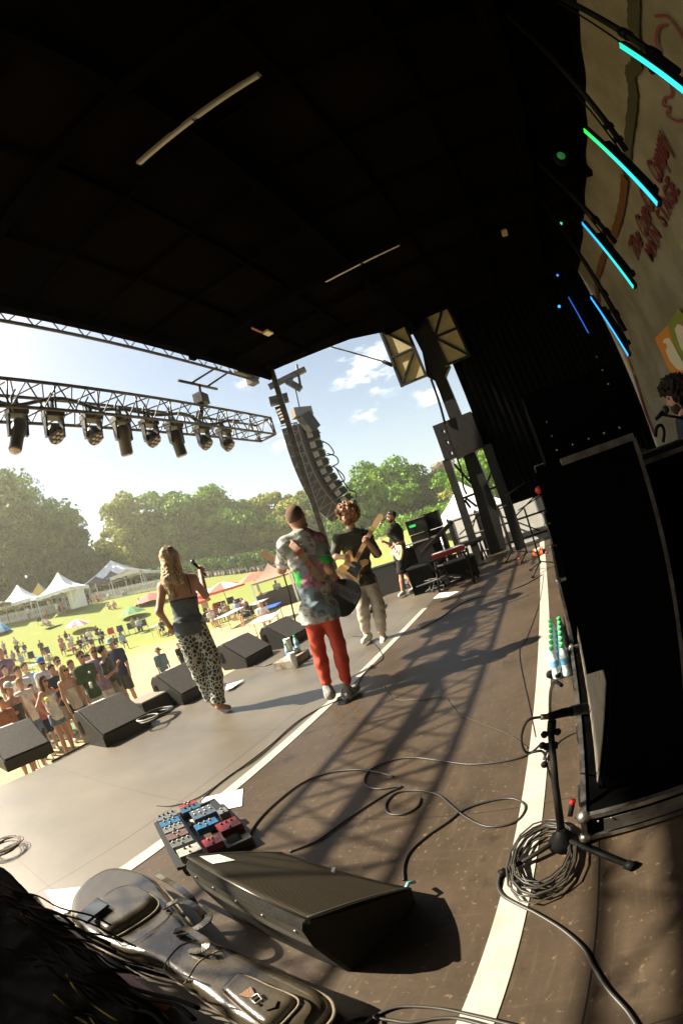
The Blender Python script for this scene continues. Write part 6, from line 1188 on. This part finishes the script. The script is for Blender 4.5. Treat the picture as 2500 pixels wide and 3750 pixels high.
def fence(i0, i1, label):
    t = thing('picket_fence', label, 'fence', FP[i0]); mp_, mr_ = MB(), MB()
    for i in range(i0, i1):
        a, b = FP[i], FP[i + 1]; L_ = np.linalg.norm(b - a); n = max(2, int(L_ / .2)); dz = V3((0, 0, 1))
        for k in range(n): q = a + (b - a) * (k + .5) / n; z = ground_z(q[0], q[1]); mp_.box((q[0], q[1], z + .6), (.04, .13, 1.2), math.atan2(b[1] - a[1], b[0] - a[0]) - math.pi / 2)
        for h_ in (.3, .95): mr_.bar(a + dz * h_, b + dz * h_, .05, .09)
    mp_.build('picket', WHT, t); mr_.build('rail', WHT, t)
fence(0, 4, 'white picket fence left of the gate tent'); fence(5, 9, 'white picket fence right of the gate tent in front of the marquee')
def umbrella(px, label, r=1.5, hgt=2.45, c1=(.7, .06, .04), c2=None, n=8, drop=.55, d=None, tilt=0.0, pole=True, rz=0.0, val=True, cat='umbrella', name='umbrella'):
    p = ongr(px) if d is None else atd(px, d); t = thing(name, label, cat, (p[0], p[1], ground_z(p[0], p[1])), rz); t.rotation_euler = (tilt, 0, rz); A, B = MB(), MB(); R = []
    for k in range(n):
        a0, a1 = 2 * math.pi * k / n, 2 * math.pi * (k + 1) / n; mb = B if (c2 and k % 2) else A; vs = []
        for f in (0.02, .35, .7, 1.0):
            for a in (a0, (a0 + a1) / 2, a1): sag = .05 * math.sin(math.pi * (a - a0) / (a1 - a0)) * f; rr = r * f * (1 - (.06 * f if a == (a0 + a1) / 2 else 0)); vs.append((rr * math.cos(a), rr * math.sin(a), hgt - drop * (f ** 1.35) - sag * .3))
        mb.add(vs, [(3 * i + j, 3 * i + j + 1, 3 * i + j + 4, 3 * i + j + 3) for i in range(3) for j in (0, 1)])
        if val: e = [vs[9], vs[10], vs[11]]; A.add(e + [(x, y, z - .18) for x, y, z in e], [(0, 1, 4, 3), (1, 2, 5, 4)])
    A.build('canopy', mat('umbrella_cloth', c1, .8), t, local=True)
    if c2: B.build('canopy_panel', mat('umbrella_panel', c2, .8), t, local=True)
    if pole: MB().cyl((0, 0, 0), (0, 0, hgt), .025, n=6).build('pole', ALU, t, local=True)
    return t
SAL = (.75, .1, .07)
umbrella((845, 2243), 'big red and white parasol with lettered valance over the picnic tables', 1.75, 2.45, SAL, (.8, .78, .76), drop=.55); umbrella((962, 2212), 'plain red parasol with a thin pole right of the big striped one', 1.6, 2.55, SAL, (.78, .16, .1), drop=.6, val=False)
umbrella((775, 2258), 'small red and white parasol partly behind the arm of the barefoot woman', 1.5, 2.35, SAL, (.8, .78, .76), drop=.5); umbrella((735, 2275), 'lowest red parasol just behind the waist of the barefoot woman', 1.3, 1.9, (.75, .12, .1), drop=.4)
umbrella((560, 2225), 'pink red pop up shade low on the lawn left of the barefoot woman', 1.9, 1.2, (.7, .14, .12), drop=.9, pole=False, val=False, d=50); umbrella((490, 2262), 'green dome shade low on the lawn', 1.45, 1.15, (.1, .25, .1), drop=.75, pole=False, val=False, n=10)
umbrella((290, 2312), 'pink and white striped parasol low on the lawn', 1.35, 1.2, (.75, .7, .68), (.6, .2, .25), n=12, drop=.6, pole=True, val=False, tilt=.12); umbrella((8, 2320), 'blue dome tent at the left picture edge', 1.5, 1.3, (.03, .25, .5), (.2, .35, .4), drop=1.2, pole=False, val=False, cat='dome tent', name='dome_tent')
t = thing('feather_banner', 'narrow white feather banner behind the waist of the barefoot woman', 'banner', ongr((765, 2262))); p = ongr((765, 2262)); MB().prism([(-.25, .2), (.2, .2), (.33, 1.4), (.25, 2.0), (.05, 1.9), (-.25, 1.2)], .02, p, (math.sin(.75), -math.cos(.75), 0), (0, 0, 1)).build('cloth', WHT, t); MB().cyl(p, p + V3((0, 0, 2)), .02).build('pole', ALU, t)
# black stall with netting right of the plain parasol
t = tent((1020, 2185), 'small brown topped stall behind the patchwork shirt', 2.6, 1.9, 2.9, mat('tan_canopy', (.3, .2, .14), .8), d=30, rz=.5, valance=.1); MB().box((0, 0, .55), (2.5, 2.5, 1.0)).build('counter', cmat((.06, .05, .045)), t, local=True)
def chair(px, col, label, rz=0.0, group='folding camp chairs on the lawn', d=None, z=None):
    p = ongr(px) if d is None else atd(px, d); t = thing('camp_chair', label, 'camp chair', (p[0], p[1], ground_z(p[0], p[1])), rz, group=group); c = cmat(col)
    MB().prism([(-.25, -.27), (.25, -.27), (.25, .27), (-.25, .27)], .03, (0, 0, .42)).build('seat', c, t, local=True); MB().box((-.3, 0, .7), (.04, .54, .5)).build('backrest', c, t, local=True)
    for x, y in ((-.25, -.27), (.25, -.27), (.25, .27), (-.25, .27)): MB().tube([(x * 1.1, y * 1.05, 0), (x * .6 if x > 0 else x * 1.2, y * 1.05, .45 if x > 0 else .95)], .013, 4).build('leg', ALU, t, local=True)
    for s in (-1, 1): MB().box((0, s * .3, .62), (.5, .05, .02)).build('armrest', c, t, local=True)
def toward(px, tx=4, ty=2):
    p = ongr(px); return math.atan2(ty - p[1], tx - p[0])
for px, col, lab in (((416, 2340), (.6, .06, .04), 'empty red camp chair on the lawn'), ((450, 2332), (.04, .06, .12), 'empty navy camp chair right of the red one'), ((488, 2322), (.04, .08, .05), 'empty dark green camp chair below the green dome shade'), ((535, 2310), (.08, .05, .05), 'empty maroon camp chair at the right of the seated pair'),
                     ((125, 2430), (.03, .03, .05), 'black camp chair behind the man in the blue cap'), ((182, 2412), (.03, .04, .08), 'navy camp chair behind the man in the blue cap'), ((150, 2290), (.1, .1, .08), 'small dark camp chair near the fence'), ((825, 2245), (.05, .07, .15), 'blue camp chair beyond the picnic tables'), ((855, 2228), (.04, .06, .12), 'navy camp chair under the big parasol'), ((880, 2238), (.05, .07, .14), 'blue camp chair right of the big parasol pole'), ((805, 2250), (.6, .1, .05), 'orange camp chair beyond the picnic tables')):
    chair(px, col, lab, toward(px))
def table(px, label, L=1.8, Wd=.75, rz=.4, col=None, d=None, hgt=.74):
    p = ongr(px) if d is None else atd(px, d); t = thing('folding_table', label, 'table', (p[0], p[1], ground_z(p[0], p[1])), rz, group='folding tables on the lawn'); MB().prism([(-L / 2, -Wd / 2), (L / 2, -Wd / 2), (L / 2, Wd / 2), (-L / 2, Wd / 2)], .045, (0, 0, hgt), bev=.008).build('tabletop', col or WHT, t, local=True)
    for x in (-L * .4, L * .4):
        for y in (-Wd * .35, Wd * .35): MB().tube([(x, y, 0), (x, y, hgt)], .018, 5).build('leg', ALU, t, local=True)
table((860, 2290), 'long white folding table with people seated round it', 3.4, .8, .35); table((962, 2248), 'white folding table beyond the long one', 2.6, .8, .35); table((585, 2325), 'small white folding table left of the barefoot woman', 1.5, .7, .4); table((140, 2475), 'white folding table behind the blue cap', 1.6, .8, .5); table((1005, 2270), 'table with a blue cloth near the drinks crate', 1.6, .9, .4, cmat((.03, .1, .5)), d=22); table((985, 2300), 'white cloth covered table behind the farthest monitor', 1.8, .9, .4, d=17.5)
# ------------------------------------------------------------------ the audience
SK = [(.5, .28, .19), (.45, .24, .16), (.55, .33, .24), (.38, .2, .13)]
HR_ = dict(brown=cmat((.09, .05, .03), .9), dark=cmat((.025, .018, .014), .9), blonde=cmat((.4, .27, .13), .85), red=cmat((.25, .1, .04), .85), grey=cmat((.35, .33, .3), .9))
WHITE = cmat((.7, .68, .65)); KH = cmat((.3, .25, .18)); JE = cmat((.12, .18, .26)); NV = cmat((.03, .04, .07)); BK = cmat((.02, .02, .02)); GR = cmat((.05, .09, .045)); CR = cmat((.6, .55, .46)); LAV = cmat((.36, .24, .34)); PK = cmat((.5, .15, .15)); TN = cmat((.4, .3, .2)); CH = cmat((.06, .06, .055)); LB = cmat((.3, .4, .5))
# nearest row: (head pixel, distance, height, ...) -- feet on the grass below
def crowd(px, d, hgt, label, arms, sh, pa, hr, sk=0, hat=None, glasses=False, lookpx=None, sleeve=.7, slen=.95, lean=(0, 0), shoes=None, h=.022, strap=None, turn=0.0, group='audience standing at the stage', hem=.09, longh=None):
    w = atd(px, d); p = (w[0], w[1], -1.2); hg = max(1.1, w[2] + 1.2 + .1); hd = math.atan2(2.0 - p[1], 4.5 - p[0]) + turn; k = dict(kind=hr[0], m=HR_[hr[1]])
    if longh: k['len'] = longh
    return person(stand(p, hd, hg, arms, lean, rnd=random.Random(len(label))), label, SK[sk], dict(m=sh, sleeve=sleeve, hem=hem, loose=.022, strap=strap), dict(m=pa, len=slen, loose=.03 if slen < 1.2 else .012), shoes or WHITE, k, h=h, hat=hat, glasses=glasses, group=group)
CAPB = cmat((.12, .25, .5)); CAPW = cmat((.6, .55, .5))
crowd((30, 2520), 9.4, 1.6, 'person in a dark tank top and white cap at the left picture edge', ('down', 'hold'), CH, NV, ('mid', 'dark'), 1, ('cap', CAPW), sleeve=0, strap=.12, longh=.2)
crowd((155, 2492), 9.6, 1.65, 'woman in sunglasses, white top and denim shorts with hands at her waist', ('hold', 'hip'), WHITE, JE, ('long', 'brown'), 1, None, True, sleeve=0, strap=.1, slen=.4, turn=.2, longh=.36)
crowd((228, 2452), 10.0, 1.68, 'blonde woman in a strapless white top leaning on the stage', 'down', CR, BK, ('long', 'blonde'), 0, None, True, sleeve=0, strap=.19, slen=.35, turn=.15, longh=.38)
crowd((292, 2400), 10.2, 1.85, 'bearded man in a green polo shirt holding a drink can', ('hold', 'down'), GR, CR, ('messy', 'brown'), 0, None, True, turn=.1)
crowd((62, 2455), 11.0, 1.85, 'young man in a printed white shirt holding a drink', 'hold', WHITE, CH, ('messy', 'brown'), 0)
crowd((148, 2425), 11.6, 1.85, 'man in a light blue cap and white shirt with a red print', 'down', WHITE, CR, ('buzz', 'brown'), 1, ('cap', CAPB), True)
crowd((207, 2418), 11.9, 1.72, 'shirtless looking sunlit person with sunglasses behind the blonde woman', 'down', TN, KH, ('mid', 'brown'), 2, None, True, sleeve=0, longh=.2)
crowd((340, 2380), 10.8, 1.78, 'blond man in a lavender print shirt and white shorts', 'hold', LAV, WHITE, ('messy', 'blonde'), 1, None, True, turn=-.3)
crowd((378, 2375), 10.9, 1.85, 'dark haired man in a black shirt and khaki shorts leaning to his friend', ('clap', 'hold'), CH, KH, ('messy', 'dark'), 1, lean=(.0, .16), turn=.9)
crowd((408, 2352), 12.4, 1.78, 'person with a pale cap turned aside behind the two talking men', 'down', NV, CH, ('mid', 'brown'), 1, ('cap', cmat((.3, .45, .42))), turn=-.8)
crowd((108, 2475), 12.6, 1.6, 'dark haired woman in a black top behind the sunglasses woman', 'down', BK, JE, ('long', 'dark'), 1, sleeve=0, longh=.3)
crowd((578, 2385), 13.0, 1.2, 'child in a sun hat and blue jacket behind a floor monitor', 'down', cmat((.12, .2, .24)), CR, ('mid', 'brown'), 0, ('brim', cmat((.2, .15, .12))), sleeve=1, slen=1.9, group='audience near the child')
crowd((0, 2385), 15, 1.75, 'man in a purple shirt at the left picture edge behind the barrier', 'down', cmat((.2, .12, .2)), NV, ('buzz', 'dark'), 3)
crowd((14, 2448), 13, 1.7, 'person in a brown shirt behind the white cap', 'down', cmat((.3, .15, .1)), NV, ('mid', 'dark'), 2)
crowd((672, 2418), 15, 1.3, 'dark haired child looking between the leopard print legs', 'down', BK, NV, ('mid', 'dark'), 0, group='audience near the child')
crowd((70, 2500), 10.3, 1.7, 'person in a cream top squeezed between the white cap and the printed shirt', ('hold', 'down'), CR, JE, ('mid', 'blonde'), 0, longh=.25)
crowd((112, 2520), 10.6, 1.62, 'person in a red top half hidden behind the sunglasses woman', 'down', PK, NV, ('mid', 'dark'), 2, longh=.25)
crowd((188, 2448), 10.9, 1.7, 'person in a navy tee between the two white topped women', 'hold', NV, KH, ('messy', 'dark'), 1)
crowd((258, 2432), 11.2, 1.75, 'person in a tan tee behind the blonde woman shoulder', 'down', TN, NV, ('messy', 'brown'), 1)
crowd((88, 2440), 12.2, 1.74, 'person in light blue with folded arms left of the blue cap', 'cross', LB, KH, ('mid', 'brown'), 0)
crowd((2, 2570), 8.9, 1.6, 'person in a rust top cut by the left picture edge beside the monitor', 'down', cmat((.35, .14, .08)), NV, ('mid', 'brown'), 1, longh=.2)
crowd((320, 2410), 11.8, 1.76, 'person in white half hidden behind the green polo shirt', 'down', WHITE, NV, ('messy', 'dark'), 2)
t = thing('drink_can', 'pale drink can in the hand of the green shirted man', 'can', atd((333, 2510), 9.75)); MB().cyl(atd((331, 2498), 9.75), atd((336, 2520), 9.75), .033, n=10).build('can_body', WHT, t)
t = thing('corn_cup', 'yellow topped snack cup held by the woman in denim shorts', 'cup', atd((178, 2565), 9.1)); MB().ell(atd((172, 2562), 9.1), (.06, .06, .05), 8, 6).build('topping', mat('yellow_topping', (.8, .7, .06), .6), t); MB().cyl(atd((174, 2570), 9.1), atd((182, 2592), 9.1), .045, .03, 8).build('sleeve', CR, t)
t = thing('chest_badge', 'round white badge on the green polo shirt', 'badge', atd((328, 2462), 10.0)); MB().ell(atd((328, 2462), 9.98), (.03, .03, .03), 8, 6).build('disc', WHT, t)
# people on the lawn: (feet pixel, pose, clothes)
def lawn(px, mode, sh, pa, hr, label, turn=0.0, hgt=1.7, arms='hold', hat=None, d=None, group='people on the lawn', sk=0, sleeve=.7, slen=.95, h=.036):
    p = ongr(px) if d is None else atd(px, d); p[2] = ground_z(p[0], p[1]); hd = math.atan2(2 - p[1], 4 - p[0]) + turn; J = stand(p, hd, hgt, arms) if mode == 's' else sit(p, hd, hgt, .42 if mode == 'c' else .06, arms)
    return person(J, label, SK[sk], dict(m=sh, sleeve=sleeve, hem=.07, loose=.025), dict(m=pa, len=slen, loose=.03), None, dict(kind=hr[0], m=HR_[hr[1]]), h=h, hat=hat, group=group)
L_ = [((217, 2256), 's', WHITE, TN, ('messy', 'dark'), 'man in a white shirt walking along the fence'), ((190, 2243), 's', WHITE, NV, ('messy', 'dark'), 'person in white standing left of the gate tent'), ((222, 2246), 's', LB, NV, ('messy', 'brown'), 'person in light blue walking past the gate tent'), ((240, 2250), 's', PK, NV, ('mid', 'dark'), 'person in red walking to the gate tent'), ((112, 2272), 's', WHITE, TN, ('messy', 'dark'), 'pale figure striding beside the left fence'),
      ((176, 2262), 'g', cmat((.6, .25, .1)), BK, ('mid', 'brown'), 'person in orange seated on the grass by the fence'), ((178, 2292), 'g', WHITE, PK, ('long', 'brown'), 'woman in white seated on a blanket near the gate'), ((168, 2290), 'g', CR, JE, ('messy', 'brown'), 'man seated beside the woman on the blanket'),
      ((402, 2232), 'g', CR, TN, ('mid', 'blonde'), 'fair person seated on the grass left of a pair'), ((424, 2230), 'g', TN, CR, ('messy', 'grey'), 'grey haired person seated on the grass right of a pair'), ((515, 2222), 'g', WHITE, NV, ('messy', 'dark'), 'man in white seated alone near the pop up shade'),
      ((330, 2345), 'g', BK, BK, ('long', 'dark'), 'dark haired woman in black seated under the striped parasol'), ((360, 2328), 'g', BK, NV, ('long', 'blonde'), 'blonde woman in black seated right of the striped parasol'), ((500, 2315), 'c', TN, KH, ('messy', 'dark'), 'man seated in a chair below the green dome shade'), ((522, 2318), 'c', LB, NV, ('mid', 'brown'), 'woman in light blue seated below the green dome shade'),
      ((270, 2378), 'c', WHITE, NV, ('mid', 'dark'), 'person in white and a dark hat seated behind the front row'), ((272, 2398), 'c', CR, PK, ('messy', 'brown'), 'fair shirted person seated low behind the green polo man'), ((305, 2392), 'c', BK, BK, ('mid', 'dark'), 'person in black seated behind the green polo man'), ((332, 2375), 'c', BK, TN, ('long', 'dark'), 'woman in black with a patterned skirt seated mid lawn'), ((240, 2402), 'c', PK, BK, ('mid', 'red'), 'person in a red dress seated behind the blue cap man'), ((384, 2360), 'c', BK, NV, ('mid', 'dark'), 'person in black seated by the dark umbrella bag'),
      ((62, 2368), 'l', WHITE, TN, ('messy', 'brown'), 'man lying on the grass at the far left'), ((340, 2208), 'g', PK, NV, ('messy', 'dark'), 'person in red seated at the fence right of the gate tent'), ((362, 2205), 'g', cmat((.5, .2, .15)), CH, ('mid', 'brown'), 'person in rust seated at the fence'), ((325, 2212), 'g', NV, NV, ('messy', 'dark'), 'person in navy seated closest to the gate tent wall'), ((400, 2192), 'g', WHITE, NV, ('mid', 'dark'), 'person in white seated at the fence below the dark canopy'), ((455, 2182), 'g', WHITE, JE, ('messy', 'brown'), 'person in white seated at the fence below the marquee')]
for i, (px, md, sh, pa, hr, lab) in enumerate(L_):
    if md == 'l': md = 'g'
    lawn(px, md, sh, pa, hr, lab, turn=[-.6, .3, 0, .7, -.2][i % 5], arms=['hold', 'down', 'cross'][i % 3], sk=i % 4, slen=.95 if i % 2 else 1.9)
T_ = [((775, 2300), BK, BK, ('curly', 'dark'), 'dark haired person at the left end of the picnic table', .5), ((790, 2302), CR, TN, ('messy', 'blonde'), 'fair haired person in cream at the left of the picnic table', .2), ((800, 2285), PK, NV, ('mid', 'red'), 'red haired person behind the picnic table', 0), ((832, 2272), cmat((.1, .1, .12)), NV, ('messy', 'dark'), 'person in charcoal seated behind the picnic table', 0), ((845, 2275), TN, KH, ('mid', 'brown'), 'tanned person seated behind the middle of the picnic table', .3),
      ((880, 2270), LB, NV, ('messy', 'brown'), 'person in light blue seated at the right of the picnic table', -.4), ((918, 2285), BK, BK, ('mid', 'dark'), 'person in black with a pale hat seated at the right end of the picnic table', -1.2), ((905, 2262), PK, TN, ('long', 'brown'), 'person in pink seated between the two tables', -.3), ((975, 2238), CR, PK, ('long', 'blonde'), 'blonde person seated beyond the far table', 0), ((1036, 2215), WHITE, WHITE, ('buzz', 'grey'), 'person in white standing beside the stall', 0), ((605, 2330), BK, NV, ('mid', 'dark'), 'person in black seated right of the small white table', -.5), ((985, 2310), WHITE, PK, ('messy', 'grey'), 'white shirted person seated by the blue cloth table', 0)]
for i, (px, sh, pa, hr, lab, tn) in enumerate(T_):
    chair(px, (.05, .05, .06), 'camp chair under the ' + ' '.join(lab.split()[:11]), toward(px) + tn, 'occupied camp chairs') if i < 9 and i != 1 else None
    lawn(px, 's' if i == 9 else 'c', sh, pa, hr, lab, tn, group='people round the picnic tables', hat=('brim', WHITE) if i == 6 else None, sk=i % 4, h=.03)
t = thing('picnic_blanket', 'pale blanket on the grass near the gate', 'blanket', ongr((195, 2296))); p = ongr((195, 2296)); MB().prism([(-1, -.7), (1, -.7), (1, .7), (-1, .7)], .03, p + V3((0, 0, .03))).build('cloth', cmat((.6, .5, .55)), t)
t = thing('picnic_blanket', 'green blanket on the grass between the front row and the stage', 'blanket', atd((150, 2720), 11)); p = onz((165, 2705), -1.2); MB().prism([(-1.2, -.9), (1.2, -.9), (1.2, .9), (-1.2, .9)], .02, p + V3((0, 0, .03))).build('cloth', cmat((.12, .22, .1)), t)
R_ = random.Random(11); cols = [('white', WHITE), ('black', BK), ('red', PK), ('navy', NV), ('tan', TN), ('cream', CR), ('light blue', LB), ('green', GR), ('purple', LAV), ('charcoal', CH)]
where = ['at the left picture edge', 'behind the white cap person', 'behind the printed white shirt', 'behind the blue cap man', 'left of the striped parasol', 'below the striped parasol', 'near the crowd barrier', 'behind the two talking men']
spots = [[(5, 2470), (18, 2420)], [(45, 2440), (60, 2418)], [(92, 2432), (80, 2405)], [(168, 2398), (190, 2430)], [(235, 2360), (255, 2340)], [(318, 2362), (345, 2358)], [(30, 2395), (100, 2385)], [(435, 2372), (462, 2356)]]
for i, (w_, sp_) in enumerate(zip(where, spots)):
    for j, px in enumerate(sp_):
        (n1, m1), (n2, m2) = cols[(i * 3 + j * 5) % 10], cols[(i * 7 + j * 3 + 1) % 10]; lawn((px[0], px[1] + 22), 'c' if (i + j) % 3 else 's', m1, m2, (['messy', 'mid', 'long'][(i + j) % 3], ['brown', 'dark', 'blonde', 'red'][(i + 2 * j) % 4]), '%s person in a %s top and %s bottoms %s' % (['seated', 'standing'][0 if (i + j) % 3 else 1], n1, n2, w_), R_.uniform(-.8, .8), arms=R_.choice(['hold', 'down', 'cross']), sk=i % 4, hat=('cap', cols[(i + 4) % 10][1]) if (i + j) % 4 == 0 else None)
# steel barrier at the far left, bags, cymbal like case
p = onz((30, 2440), -1.2); t = thing('crowd_barrier', 'silver crowd barrier behind the people at the left edge', 'barrier', (p[0], p[1], -1.2), .6); p = atd((35, 2440), 16); m = MB()
for k in range(15): m.tube([(p[0] - 1.2 + k * .17, p[1] + .6 - k * .06, -1.05), (p[0] - 1.2 + k * .17, p[1] + .6 - k * .06, -.1)], .01, 4)
for z in (-1.05, -.1): m.tube([(p[0] - 1.2, p[1] + .6, z), (p[0] + 1.2, p[1] - .24, z)], .02, 6)
m.build('rail', ALU, t)
p = onz((125, 2700), -1.2) * V3((1, 1, 0)) + V3((0, 0, -1.2)); t = thing('tote_bag', 'pale tote bag standing on the grass behind a floor monitor', 'bag', p); MB().prism([(-.2, 0), (.2, 0), (.18, .42), (-.18, .42)], .16, p + V3((0, 0, .3)), (.9, -.4, 0), (0, 0, 1), bev=.03).build('bag_body', CR, t); MB().tube(spline([p + V3((-.1, 0, .7)), p + V3((-.05, 0, .95)), p + V3((.08, 0, .7))]), .012, 5).build('handle', CR, t)
for px, col, lab in (((145, 2770), (.03, .03, .03), 'black folding chair behind the leftmost monitors'), ((425, 2640), (.02, .02, .02), 'black padded chair behind the stage box'), ((575, 2560), (.02, .02, .02), 'black padded chair behind the third monitor')):
    p = onz(px, -.75); t = thing('folding_chair', lab, 'chair', (p[0], p[1], -1.2), 2.4); MB().prism([(-.24, -.24), (.24, -.24), (.24, .24), (-.24, .24)], .05, (0, 0, .45), bev=.01).build('seat', cmat(col), t, local=True); MB().prism([(-.24, 0), (.24, 0), (.22, .3), (-.22, .3)], .05, (-.24, 0, .62), (0, 1, 0), (-.15, 0, 1), bev=.02).build('backrest', cmat(col), t, local=True)
    for x, y in ((-.22, -.22), (.22, -.22), (.22, .22), (-.22, .22)): MB().tube([(x, y, 0), (x * .8, y, .45)], .014, 5).build('leg', WHT, t, local=True)
t = thing('sheet_music_stand', 'thin dark pole with a tan cymbal left of the patchwork shirt', 'stand', onz((1030, 2330), -1.2)); Q_ = 7.0; MB().tube([atd((1012, 2010), 9), atd((1060, 2180), 9), atd((1085, 2290), 9)], .018, 6).build('pole', BLK2, t)
# ------------------------------------------------------------------ sunlit haze over the park
hz_ = MB().box((0, 0, 16.5), (306, 306, 39)); hm = bpy.data.materials.new('haze_air'); hm.use_nodes = True; t_ = hm.node_tree; t_.nodes.clear()
v_ = nd(t_, 'ShaderNodeVolumePrincipled'); v_.inputs['Color'].default_value = (1, .95, .78, 1); v_.inputs['Density'].default_value = .0014; v_.inputs['Anisotropy'].default_value = .35
o_ = nd(t_, 'ShaderNodeOutputMaterial'); t_.links.new(v_.outputs[0], o_.inputs['Volume']); hz = hz_.build('haze', hm); tag(hz, None, None, kind='stuff')
S.cycles.volume_bounces = 0
